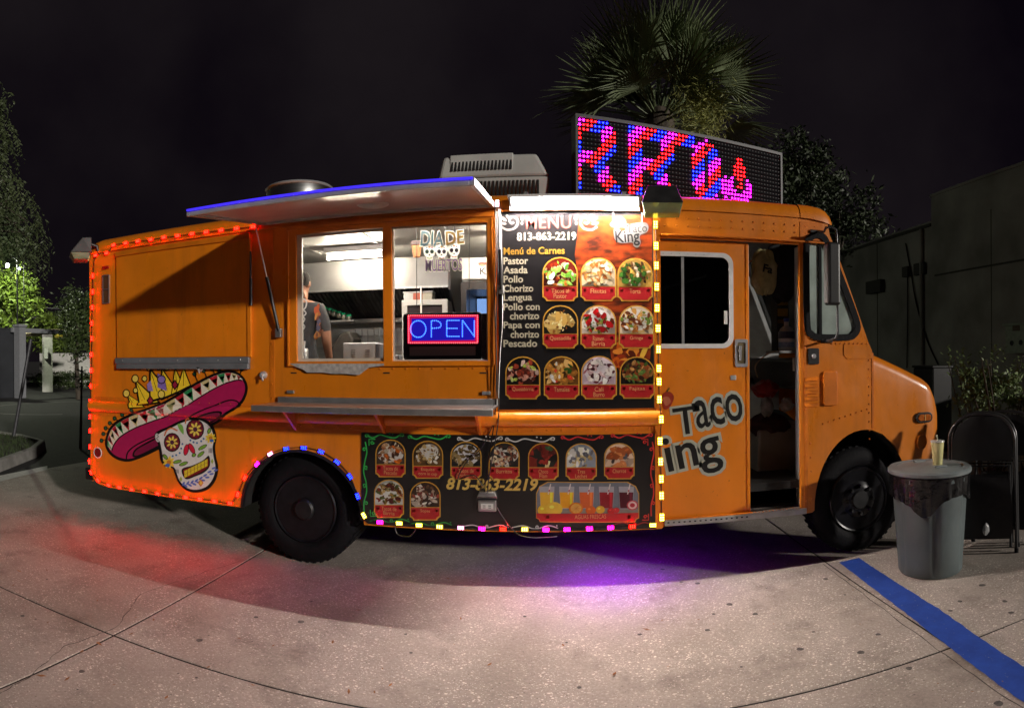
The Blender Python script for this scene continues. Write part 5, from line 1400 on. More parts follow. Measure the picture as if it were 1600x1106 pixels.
# kitchen clutter
hk = thing('utensil_rail', 'steel rail of hanging ladles under the extraction hood', 'utensil rail', (-1.75, 1.9, 1.95))
B().tube([(W(552, 512, 1.9).x, 1.9, 1.97), (W(598, 512, 1.9).x, 1.9, 1.97)], .008, 8).build('rail', ALU, hk)
for px in (556, 566, 575, 585, 593):
    x = W(px, 512, 1.9).x; L = rnd(.18, .26)
    B().tube([(x, 1.885, 1.98), (x, 1.88, 1.97 - L)], .006, 6).ball((x, 1.875, 1.97 - L - .02), (.035, .02, .03), 10, 6).build('ladle', STEEL, hk, smooth=60)
for i, (px, c_) in enumerate(((574, (0.7, 0.7, 0.68)), (586, (0.62, 0.6, 0.5)))):
    p = W(px, 561, .36); t = thing('foam_cups', ('taller', 'shorter')[i] + ' stack of foam cups behind the white printer box', 'cup stack', (p.x, .46, 1.53))
    for k_ in range(7 - 3 * i): B().lathe((p.x, .455, 1.53 + k_ * .018), [(.028, 0), (.04, .09), (.042, .092), (.036, .088)], (0, 0, 1), 16).build('cup', mat('foam_%d' % i, c_, .6), t, smooth=40)
for i, px in enumerate((641, 655, 670)):
    p = W(px, 466, 1.45); t = thing('storage_tub', ('left', 'middle', 'right')[i] + ' lidded tub on top of the oven behind the OPEN sign', 'tub', (p.x, 1.45, f1.z))
    B().box(p.x - .05, p.x + .05, 1.38, 1.52, f1.z, f1.z + .08).build('tub', mat('tub_%d' % i, [(0.5, 0.5, 0.5), (0.45, 0.12, 0.08), (0.55, 0.52, 0.42)][i], .4), t, bevel=.008)
    B().box(p.x - .055, p.x + .055, 1.375, 1.525, f1.z + .081, f1.z + .095).build('lid', WHITE, t, bevel=.004)
pp_ = W(617, 545, .3)
t = thing('napkin_dispenser', 'small grey napkin dispenser left of the OPEN sign inside the window', 'dispenser', (pp_.x, .3, 1.53))
B().box(pp_.x - .05, pp_.x + .05, .24, .36, 1.53, 1.67).build('case', mat('dispenser_grey', (0.35, 0.35, 0.36), .35, .4), t, bevel=.01)
B().box(pp_.x - .03, pp_.x + .03, .238, .2395, 1.56, 1.64).build('napkins', WHITE, t)

# ================================================================ things hung in the serving window
op = thing('open_sign', 'lit LED sign reading OPEN in blue inside a red dotted border, hung in the window', 'open sign', (-0.85, 0.06, 1.63))
OY = 0.035
o0, o1 = W(630, 563, OY), W(753, 487, OY)
B().prism(rrect(o0.x, o1.x, o0.z, o1.z, 0.03), OY, OY + 0.04).build('case', BLACK, op, bevel=0.006)
i0, i1 = W(637, 537, OY), W(747.5, 491.5, OY)
B().box(i0.x, i1.x, OY - 0.002, OY - 0.0005, i0.z, i1.z).build('red_field', mat('red_field', (0.25, 0.004, 0.03), 0.4, emit=(1.0, 0.01, 0.13), estr=0.50), op)
j0, j1 = W(643.5, 532.5, OY), W(741.5, 496, OY)
B().box(j0.x, j1.x, OY - 0.0035, OY - 0.0021, j0.z, j1.z).build('blue_field', mat('blue_field', (0.004, 0.004, 0.15), 0.4, emit=(0.03, 0.02, 1.0), estr=0.42), op)
n0, n1 = W(640, 556, OY), W(743, 541, OY)
B().box(n0.x, n1.x, OY - 0.002, OY - 0.0005, n0.z, n1.z).build('blank_panel', mat('blank_panel', (0.42, 0.34, 0.35), 0.35), op)
def dots(name, pts, Y, r, m, parent):
    b = B()
    for px, py in pts:
        w = W(px, py, Y); b.lathe((w.x, Y, w.z), [(r, 0), (r * .9, 0.003), (r * .4, 0.005)], (0, -1, 0), 7)
    return tag(b.build(name, m, parent), kind='stuff')
def walk(poly, step):
    out, carry = [], 0
    for (x0, y0), (x1, y1) in zip(poly, poly[1:]):
        L = math.hypot(x1 - x0, y1 - y0); t = carry
        while t <= L + 1e-6: out.append((x0 + (x1 - x0) * t / L, y0 + (y1 - y0) * t / L)); t += step
        carry = t - L
    return out
dots('red_led_dots', walk([(638.5, 493), (746, 493), (746, 535.5), (638.5, 535.5), (638.5, 493)], 3.35), OY - 0.0021, 0.0046, emis('open_red', (1.0, 0.07, 0.08), 6), op)
O_ = [(653.5 + 12 * math.cos(a * PI / 14), 514 + 13 * math.sin(a * PI / 14)) for a in range(28)]
L_ = O_ + walk([(674, 526), (674, 501), (683, 501), (688, 504), (689.5, 508), (687, 512), (674, 513)], 3.0) + walk([(717, 500.5), (698, 500.5), (698, 525.5), (717, 525.5)], 3.0) + walk([(699, 513), (716, 513)], 3.0) + walk([(722.5, 525.5), (722.5, 500), (741, 525.5), (741, 500)], 3.0)
dots('blue_led_dots', L_, OY - 0.0036, 0.0048, emis('open_blue', (0.045, 0.16, 1.0), 5), op)
for px in (651, 733):
    B().tube([W(px, 352, OY + 0.02), W(px, 488, OY + 0.02)], 0.003, 5).build('hanging_wire', BLACK, op)
# day-of-the-dead cut-out
dm = thing('hanging_cutout', 'cut-out sign of three sugar skulls reading DIA DE MUERTOS, hung behind the glass', 'hanging sign', (-0.85, 0.045, 2.3))
VY = 0.03
for s_, bx_, c, rot in (('DIA', (658, 362, 693, 384), (0.10, 0.22, 0.30), -4), ('DE', (697, 361, 724, 381), (0.55, 0.36, 0.10), 3), ('MUERTOS', (665, 405, 722, 423), (0.22, 0.14, 0.32), 0)):
    text_fit('letter_backing', s_, bx_, VY, sheet('card_backing', (0.62, 0.58, 0.5)), dm, bold=0.06, rot=rot)
    text_fit('lettering', s_, bx_, VY - 0.001, sheet('card_' + s_, tuple(q * 1.3 for q in c)), dm, bold=0.02, rot=rot)
for i, (x, y) in enumerate(((671, 394), (690, 394), (709.5, 392))):
    k = Ink(VY + 0.0 - 0.0015, 0.00003); k.gain = 1.0
    k.poly(spline([(x - 9.5, y - 5), (x - 6, y - 11), (x + 6, y - 11), (x + 9.5, y - 5), (x + 8, y + 4), (x + 5, y + 7), (x + 5, y + 12), (x - 5, y + 12), (x - 5, y + 7), (x - 8, y + 4)], True, 4), (226, 224, 216))
    for d in (-3.8, 3.8): k.ell(x + d, y - 1, 3, 3.4, (60, 90, 75) if i == 0 else (50, 45, 60)); k.ell(x + d, y - 1, 1.2, 1.4, (12, 12, 14))
    k.poly([(x, y + 2), (x + 1.6, y + 5), (x - 1.6, y + 5)], (30, 26, 28)); k.line([(x - 4, y + 8.5), (x, y + 10), (x + 4, y + 8.5)], 1.4, (150, 175, 90) if i == 0 else (190, 90, 60))
    k.ell(x, y - 8, 2, 1.4, (200, 120, 60)); k.ell(x - 4, y - 7, 1.2, 1.2, (90, 140, 170)); k.ell(x + 4, y - 7, 1.2, 1.2, (190, 80, 110))
    k.build('sugar_skull', dm, sheet('card_print', (1, 1, 1)))
for px in (676, 710): B().tube([W(px, 350, VY), W(px, 363, VY)], 0.002, 5).build('thread', BLACK, dm)
# hanging terracotta pot
pc = W(651, 389, 0.30)
pot = thing('hanging_pot', 'small terracotta pot with dark rim hanging inside the right pane', 'pot', pc)
B().lathe((pc.x, pc.y, pc.z - 0.065), [(0.028, 0), (0.040, 0.09), (0.036, 0.092), (0, 0.08)], (0, 0, 1), 18).build('pot', mat('terracotta', (0.5, 0.19, 0.07), 0.7, noise=0.2), pot, smooth=40)
B().lathe((pc.x, pc.y, pc.z + 0.026), [(0.042, 0), (0.048, 0.005), (0.048, 0.032), (0.04, 0.036), (0.0, 0.03)], (0, 0, 1), 18).build('rim', mat('pot_rim', (0.06, 0.045, 0.04), 0.6), pot, smooth=40)
B().tube([(pc.x, pc.y, pc.z + 0.06), (pc.x, pc.y, 2.69)], 0.002, 5).build('cord', BLACK, pot)
# small vertical notice
vx = W(757, 535, 0.02)
nt = B().box(vx.x - 0.018, vx.x + 0.022, 0.018, 0.020, W(757, 563, .02).z, W(757, 490, .02).z).build('paper_notice', mat('notice', (0.16, 0.10, 0.10), 0.6, noise=0.5, nscale=60))
tag(nt, 'narrow vertical notice at the right edge of the serving window beside the OPEN sign', 'notice')

# ================================================================ cook
pb = W(470, 450, 0.62)
cook = thing('person', 'cook in a charcoal t-shirt standing with back turned behind the left serving pane', 'person', (pb.x, 0.62, KF))
def skin_body(nodes, edges, root):
    me = bpy.data.meshes.new('body')
    me.from_pydata([n[0] for n in nodes], edges, [])
    o = bpy.data.objects.new('body_tmp', me); COL.objects.link(o)
    m = o.modifiers.new('skin', 'SKIN'); m.use_smooth_shade = True
    for i, n in enumerate(nodes):
        me.skin_vertices[0].data[i].radius = n[1] if hasattr(n[1], '__len__') else (n[1], n[1])
        me.skin_vertices[0].data[i].use_root = (i == root)
    s = o.modifiers.new('sub', 'SUBSURF'); s.levels = s.render_levels = 2
    bpy.context.view_layer.update()
    out = bpy.data.meshes.new_from_object(o.evaluated_get(bpy.context.evaluated_depsgraph_get()))
    bpy.data.objects.remove(o); return out
ox, oy, oz = pb.x, 0.62, KF
N_ = [((0, 0, .92), (.15, .11)), ((0, 0, 1.08), (.145, .105)), ((0, 0.0, 1.26), (.165, .11)), ((0, 0.0, 1.38), (.16, .10)), ((0, .01, 1.47), (.062, .062)), ((-.01, .035, 1.53), (.058, .06)), ((-.015, .05, 1.585), (.078, .09)), ((-.015, .055, 1.655), (.074, .088)),
      ((.175, .0, 1.38), (.075, .07)), ((.235, -.01, 1.24), (.056, .056)), ((.245, .0, 1.10), (.046, .046)), ((.225, .10, .98), (.036, .038)), ((.205, .17, .93), (.028, .036)), ((.19, .22, .915), (.018, .034)),
      ((-.175, .0, 1.38), (.075, .07)), ((-.24, .02, 1.22), (.056, .056)), ((-.23, .10, 1.10), (.046, .046)), ((-.19, .24, 1.06), (.036, .038)), ((-.18, .31, 1.05), (.028, .036)), ((-.175, .36, 1.04), (.018, .034)),
      ((.09, 0, .84), (.095, .095)), ((.10, .01, .48), (.068, .07)), ((.10, -.01, .10), (.048, .05)), ((.10, .08, .05), (.045, .04)), ((.10, .16, .035), (.035, .03)),
      ((-.09, 0, .84), (.095, .095)), ((-.10, .01, .48), (.068, .07)), ((-.10, -.01, .10), (.048, .05)), ((-.10, .08, .05), (.045, .04)), ((-.10, .16, .035), (.035, .03))]
E_ = [(0, 1), (1, 2), (2, 3), (3, 4), (4, 5), (5, 6), (6, 7), (3, 8), (8, 9), (9, 10), (10, 11), (11, 12), (12, 13), (3, 14), (14, 15), (15, 16), (16, 17), (17, 18), (18, 19), (0, 20), (20, 21), (21, 22), (22, 23), (23, 24), (0, 25), (25, 26), (26, 27), (27, 28), (28, 29)]
# fingers and thumb on each hand
for wr, s in ((13, 1), (19, -1)):
    hx, hy, hz = N_[wr][0]
    for j, (dx, L) in enumerate(((-.024, .060), (-.008, .068), (.008, .064), (.023, .05))):
        a = len(N_)
        N_ += [((hx + dx, hy + .035, hz - .004), .0095), ((hx + dx, hy + .035 + L * .55, hz - .016), .0088), ((hx + dx, hy + .03 + L * .9, hz - .042), .0078)]
        E_ += [(wr, a), (a, a + 1), (a + 1, a + 2)]
    a = len(N_)
    N_ += [((hx - s * .04, hy - .01, hz - .008), .011), ((hx - s * .055, hy + .025, hz - .022), .0095)]
    E_ += [(wr - 1, a), (a, a + 1)]
me = skin_body(N_, E_, 0)
SKIN = mat('skin', (0.42, 0.20, 0.12), 0.5, noise=0.1, nscale=20)
SHIRT = mat('charcoal_shirt', (0.045, 0.047, 0.052), 0.9, noise=0.35, nscale=9, bump=0.3, bscale=14)
JEANS = mat('dark_trousers', (0.02, 0.022, 0.03), 0.9, noise=0.3)
me.materials.clear()
for m_ in (SKIN, SHIRT, JEANS, BLACK): me.materials.append(m_)
for p in me.polygons:
    c = p.center
    arm = abs(c.x) > .17
    if c.z < .09: i = 3
    elif c.z < .93 and not (arm and c.z > .86): i = 2
    elif c.z > 1.455 + 0.25 * c.y: i = 0
    elif arm and (c.z < 1.19 if c.x > 0 else (c.y > .06 or c.z < 1.18)): i = 0
    else: i = 1
    p.material_index = i; p.use_smooth = True
bd_ = link('body', me, cook, (ox, oy, oz))
hd_ = Vector((ox - .015, oy + .05, oz + 1.625))
b = B()   # ears, nose, brow joined as the facial features
for s in (-1, 1):
    B().ball(hd_ + Vector((s * .078, -.005, -.005)), (.012, .022, .034), 8, 6).build('ear', SKIN, cook, smooth=60)
    B().ball(hd_ + Vector((s * .032, .078, .012)), (.013, .010, .010), 8, 6).build('eye', mat('eye_white', (0.6, 0.6, 0.58), 0.2), cook, smooth=60)
B().ball(hd_ + Vector((0, .095, -.012)), (.016, .024, .026), 8, 6).build('nose', SKIN, cook, smooth=60)
B().ball(hd_ + Vector((0, .083, -.055)), (.026, .010, .007), 8, 5).build('mouth', mat('lips', (0.3, 0.09, 0.07), 0.5), cook, smooth=60)
# short cropped hair: shell over back and crown
rows = []
for i in range(11):
    th = PI * 0.98 * i / 10 * 0.54
    rows.append([hd_ + Vector((0.086 * math.sin(th) * math.cos(ph) * (1 + rnd(-.02, .02)), -0.012 + 0.104 * math.sin(th) * math.sin(ph) * (1 + rnd(-.02, .02)), 0.012 + 0.118 * math.cos(th) - (0.03 if math.sin(ph) < -.2 and i > 8 else 0))) for ph in [2 * PI * j / 22 for j in range(22)] if not (False)])
b = B(); b.grid(rows, True)
keep = []
b.build('hair', mat('dark_hair', (0.010, 0.008, 0.007), 0.8, noise=0.5, nscale=60, bump=0.6, bscale=90, spec=0.15), cook, smooth=60)
# print on the back of the shirt
k = Ink(oy - 0.118)
for pts in ([(470, 470), (475, 467), (479, 472), (477, 481), (471, 484), (468, 478)], [(472, 482), (478, 489), (474, 494)], [(470, 492), (476, 498), (472, 506)], [(470, 504), (476, 510), (471, 518)]):
    k.line(spline(pts, False, 5), 2.2, (225, 225, 222))
sp_ = k.build('shirt_lettering', cook)
k = Ink(oy - 0.118)
for _ in range(26): k.blob(rnd(494, 499), rnd(480, 525), rnd(1.5, 3.5), rnd(3, 7), random.choice([(190, 110, 60), (210, 150, 80), (120, 60, 50), (90, 90, 120), (200, 90, 50)]), rnd(-30, 30))
k.build('shirt_print', cook)

# ================================================================ cab seen through the open doorway
CABG = mat('cab_grey', (0.36, 0.37, 0.37), 0.5, noise=0.3, nscale=5)
B().box(0.78, 2.40, 0.12, TW - 0.06, 0.455, 0.475).build('cab_floor', mat('floor_mat', (0.06, 0.06, 0.06), 0.8, noise=0.4), truck)
B().box(1.862, 1.90, 0.037, 0.12, 0.455, 2.5).build('door_post', CABG, truck)
B().box(0.76, 2.05, 0.04, TW - 0.04, 2.66, 2.68).build('cab_ceiling', CABG, truck)
plate('cab_side_lining', CABG, truck, outer, [], TW - 0.042, TW - 0.036)
d0 = W(1184, 690, 0.45)
B().hexa([(d0.x, 0.50, 0.476), (2.3, 0.50, 0.476), (2.3, 1.7, 0.476), (d0.x, 1.7, 0.476)], [(d0.x + 0.05, 0.56, 1.00), (2.3, 0.56, 1.00), (2.3, 1.6, 1.00), (d0.x + 0.05, 1.6, 1.00)]).build('engine_cover', mat('engine_cover', (0.5, 0.54, 0.52), 0.35, 0.2, noise=0.35, nscale=4), truck, bevel=0.02)
B().box(1.95, 2.44, 0.3, TW - 0.1, 1.35, 1.62).build('dashboard', BLACK, truck, bevel=0.03)
b = B().tube([(1.85, 1.45 + 0.2 * math.cos(a * PI / 12), 1.45 + 0.2 * math.sin(a * PI / 12)) for a in range(24)], 0.014, 6, True); b.cyl((1.85, 1.45, 1.45), (2.1, 1.45, 1.3), 0.025)
b.build('steering_wheel', BLACK, truck, smooth=50)
B().box(1.05, 1.5, 1.15, 1.65, 0.8, 0.95).box(1.02, 1.12, 1.15, 1.65, 0.95, 1.6).box(1.2, 1.3, 1.3, 1.5, 0.476, 0.8).build('driver_seat', BLACK, truck, bevel=0.03)
s0 = W(1212, 548, 0.5)
rk = thing('cab_shelf', 'small grey shelf in the cab doorway holding a white jug', 'shelf', (s0.x + 0.1, 0.5, 1.0))
B().box(s0.x, s0.x + 0.42, 0.42, 0.75, s0.z - 0.02, s0.z).build('board', CABG, rk)
B().box(s0.x + 0.30, s0.x + 0.42, 0.43, 0.75, 1.005, s0.z - 0.021).build('upright', CABG, rk)
# white jug
j0 = W(1229, 545, 0.52)
jug = thing('white_jug', 'white plastic jug with dark label on the cab shelf', 'jug', (j0.x, 0.52, s0.z))
B().lathe((j0.x, 0.52, s0.z), [(0.062, 0), (0.07, 0.01), (0.07, 0.15), (0.055, 0.19), (0.022, 0.215), (0.02, 0.25), (0.0, 0.25)], (0, 0, 1), 18).build('bottle', mat('white_hdpe', (0.65, 0.65, 0.66), 0.4), jug, smooth=40)
B().lathe((j0.x, 0.52, s0.z + 0.105), [(0.072, 0), (0.072, 0.06)], (0, 0, 1), 18).build('label', mat('label_dark', (0.02, 0.025, 0.06), 0.4), jug)
B().lathe((j0.x, 0.52, s0.z + 0.03), [(0.0715, 0), (0.0715, 0.045)], (0, 0, 1), 18).build('label', mat('label_blue', (0.25, 0.35, 0.6), 0.4, noise=0.4, nscale=50), jug)
B().lathe((j0.x, 0.52, s0.z + 0.25), [(0.024, 0), (0.024, 0.03), (0, 0.032)], (0, 0, 1), 14).build('cap', mat('blue_cap', (0.05, 0.1, 0.4), 0.4), jug)
# yellow box behind
y0, y1 = W(1214, 500, 0.7), W(1232, 455, 0.7)
yb = thing('yellow_carton', 'black and yellow carton above the white jug in the doorway', 'carton', ((y0.x + y1.x) / 2, 0.75, y0.z))
B().box(y0.x, y1.x, 0.70, 0.85, s0.z + 0.001, y1.z).build('carton', mat('carton_black', (0.03, 0.028, 0.02), 0.5), yb)
k = Ink(0.6985)
for yy, hh_, c in ((458, 9, (205, 170, 40)), (472, 5, (190, 150, 40)), (482, 12, (205, 170, 60)), (499, 6, (150, 110, 40))): k.poly([(1215, yy), (1231, yy), (1231, yy + hh_), (1215, yy + hh_)], c)
k.build('carton_print', yb)
# hanging bags and clothes, crumpled plastics
def crumple(name, label, cat, c, r, m, n=18, jit=0.32, sub=True):
    b = B(); b.ball((0, 0, 0), r, n, 10, jit)
    o = b.build(name, m, None, smooth=70); o.location = c; WLOC[o.name] = Vector(c)
    if sub:
        s = o.modifiers.new('s', 'SUBSURF'); s.levels = s.render_levels = 1
    return tag(o, label, cat)
c = W(1194, 425, 0.55)
crumple('carrier_bag', 'pale yellow plastic carrier bag hanging at the top of the cab doorway', 'bag', c, (0.13, 0.07, 0.19), mat('bag_yellow', (0.55, 0.48, 0.22), 0.4, noise=0.3, nscale=14, bump=0.6, bscale=9))
bgk = Ink(c.y - 0.09); 
text_fit('bag_lettering', 'Fa', (1193, 414, 1207, 426), c.y - 0.085, INK_K, bpy.data.objects['carrier_bag'], bold=0.03, rot=-12)
bpy.data.objects['bag_lettering'].location = -Vector(c)
c = W(1222, 425, 0.62); crumple('dark_jacket', 'black jacket hanging in the cab doorway beside the yellow bag', 'jacket', c, (0.16, 0.09, 0.26), mat('jacket_black', (0.014, 0.014, 0.018), 0.85, noise=0.4))
c = W(1196, 608, 0.62); crumple('red_bag', 'red plastic bag slumped inside the cab doorway', 'bag', c, (0.12, 0.10, 0.08), mat('bag_red', (0.32, 0.015, 0.015), 0.35, noise=0.4, nscale=12, bump=0.5, bscale=10))
c = W(1198, 634, 0.58); crumple('clear_bag', 'clear crumpled plastic bag under the red bag in the doorway', 'bag', c, (0.06, 0.05, 0.09), mat('bag_clear', (0.35, 0.36, 0.37), 0.25, noise=0.5, nscale=14, bump=0.8, bscale=14))
c = W(1229, 632, 0.60); crumple('white_rag', 'crumpled white rag near the door post in the cab', 'rag', c, (0.07, 0.05, 0.06), mat('rag_white', (0.55, 0.55, 0.54), 0.9, noise=0.3))
c = W(1204, 665, 0.66); crumple('maroon_sack', 'dark red sack on the engine cover inside the doorway', 'sack', c, (0.20, 0.13, 0.11), mat('sack_maroon', (0.06, 0.012, 0.015), 0.8, noise=0.5))
c = W(1245, 570, 0.30); tag(B().box(c.x - 0.03, c.x + 0.015, 0.28, 0.32, c.z - 0.05, c.z + 0.06).build('white_card', WHITE), 'small white card on the door post of the cab', 'card')
c = W(1247, 605, 0.30); tag(B().cyl((c.x, 0.30, c.z - 0.06), (c.x, 0.30, c.z + 0.06), 0.018, n=12).build('red_extinguisher', mat('ext_red', (0.45, 0.02, 0.02), 0.3), None, smooth=40), 'small red cylinder fixed at the cab door post', 'extinguisher')
cable([(1184, 590), (1180, 572), (1195, 556), (1212, 548)], 0.5, 0.006, mat('cord_tan', (0.3, 0.2, 0.12), 0.6), truck)
# curtain behind door window
rows = []
for z in (1.70, 2.45):
    rows.append([(1.14 + i * 0.018, 0.115 + 0.018 * math.sin(i * 1.9), z) for i in range(12)])
B().grid(rows).build('curtain', mat('curtain_green', (0.02, 0.09, 0.06), 0.9), truck, smooth=60)

# ================================================================ LED matrix display on the roof
PL, PR = Vector((0.18, 0.30, 0)), Vector((2.03, 0.86, 0))
dv = PR - PL; SL = dv.length; ang = math.atan2(dv.y, dv.x)
SZ0, SZ1 = 2.86, 3.485
ds = thing('led_display', 'large angled LED matrix display on the truck roof showing red and blue letters', 'led sign', (PL.x, PL.y, 2.88))
u_ = dv.normalized(); nrm = Vector((u_.y, -u_.x, 0))
def sp(u, z, d): 
    p = PL + u_ * u + nrm * d; return (p.x, p.y, z)
def sbox(b, u0, u1, z0, z1, d0, d1):
    return b.hexa([sp(u0, z0, d0), sp(u1, z0, d0), sp(u1, z1, d0), sp(u0, z1, d0)], [sp(u0, z0, d1), sp(u1, z0, d1), sp(u1, z1, d1), sp(u0, z1, d1)])
sbox(B(), 0, SL, SZ0, SZ1, -0.09, -0.004).build('cabinet', mat('matte_black', (0.008, 0.008, 0.01), 0.9, spec=0.1), ds)
FRM = mat('display_frame', (0.03, 0.031, 0.036), 0.5, 0.2)
b = B(); sbox(b, -0.02, SL + 0.02, SZ1, SZ1 + 0.025, -0.095, 0.012); sbox(b, -0.02, SL + 0.02, SZ0 - 0.025, SZ0, -0.095, 0.012); sbox(b, -0.02, 0, SZ0, SZ1, -0.095, 0.012); sbox(b, SL, SL + 0.02, SZ0, SZ1, -0.095, 0.012)
b.build('frame', FRM, ds)
for u in (0.2, SL - 0.2):
    b = B(); sbox(b, u - 0.02, u + 0.02, 2.80, SZ0 - 0.026, -0.07, -0.03); sbox(b, u - 0.02, u + 0.02, 2.83, 2.86, -0.4, 0.0); b.build('mount', GREYMET, ds)
NC, NR = 60, 18
pu, pz = SL / NC, (SZ1 - SZ0) / NR
off = B(); lit = {'r': B(), 'b': B(), 'm': B()}
ROWS = {0: [(0, 7), (13, 31), (35, 35)], 1: [(0, 8), (13, 31), (33, 37)], 2: [(0, 9), (13, 34), (36, 38)], 3: [(0, 0), (6, 9), (13, 16), (22, 25), (32, 38)], 4: [(0, 0), (6, 9), (13, 16), (22, 25), (31, 34), (36, 39)],
        5: [(0, 0), (6, 9), (13, 16), (22, 25), (31, 34), (36, 39)], 6: [(0, 0), (5, 9), (13, 16), (21, 25), (31, 34), (36, 39)], 7: [(0, 8), (13, 24), (31, 34), (36, 39)], 8: [(0, 7), (13, 23), (31, 34), (36, 39), (41, 41), (43, 43), (48, 48)],
        9: [(0, 6), (13, 22), (31, 34), (36, 39), (40, 43), (48, 49)], 10: [(0, 0), (3, 7), (13, 16), (19, 23), (31, 34), (36, 39), (40, 43), (48, 49)], 11: [(0, 0), (4, 7), (13, 16), (20, 23), (31, 34), (36, 39), (40, 44), (47, 49)],
        12: [(0, 0), (5, 8), (13, 16), (21, 24), (32, 38), (40, 49)], 13: [(0, 0), (5, 9), (13, 16), (21, 25), (32, 38), (41, 41), (43, 48)], 14: [(0, 0), (6, 10), (13, 16), (22, 25), (33, 37), (45, 46)], 15: [(0, 0), (7, 10), (13, 16), (22, 24), (35, 35)]}
RED = {3: (45, 46), 4: (45, 46), 5: (44, 47), 6: (44, 47), 7: (44, 47), 8: (45, 46), 9: (46, 46), 10: (45, 46)}
for c in range(NC):
    for r in range(NR):
        u, z = (c + 0.5) * pu, SZ1 - (r + 0.5) * pz
        red = r in RED and RED[r][0] <= c <= RED[r][1]
        if red or any(x0 <= c <= x1 for x0, x1 in ROWS.get(r, ())):
            s9 = (c + r + (2 if c > 11 else 0)) % 9
            kk = 'r' if red else ('m' if c >= 40 or s9 in (8, 0, 1) else ('r' if s9 in (2, 3, 4) else 'b'))
            q = lit[kk]; s = pu * 0.235; d = 0.003
        else:
            q = off; s = pu * 0.16; d = 0.0015
        q.add([sp(u + s * math.cos(a * PI / 4), z + s * math.sin(a * PI / 4), d) for a in range(8)], [tuple(range(8))])
tag(off.build('unlit_dots', mat('dark_led', (0.05, 0.05, 0.055), 0.6), ds, recalc=False), kind='stuff')
for kk, col, st in (('r', (1.0, 0.0013, 0.002), 110), ('b', (0.0012, 0.0025, 1.0), 150), ('m', (1.0, 0.0014, 0.62), 190)):
    tag(lit[kk].build({'r': 'red', 'b': 'blue', 'm': 'magenta'}[kk] + '_led_dots', emis('matrix_' + kk, col, st), ds, recalc=False), kind='stuff')
b = B()
for r in range(NR + 1): sbox(b, 0, SL, SZ1 - r * pz - 0.0015, SZ1 - r * pz + 0.0015, -0.003, 0.004) if 0 < r < NR else None
tag(b.build('louvre_ribs', mat('matte_black'), ds), kind='stuff')

# ================================================================ GROUND
def F(px, py, r):
    """a point seen at photo pixel, r metres away horizontally"""
    d = ray(px, py); return d * (r / math.hypot(d.x, d.y)) + Vector((0, -D, H))


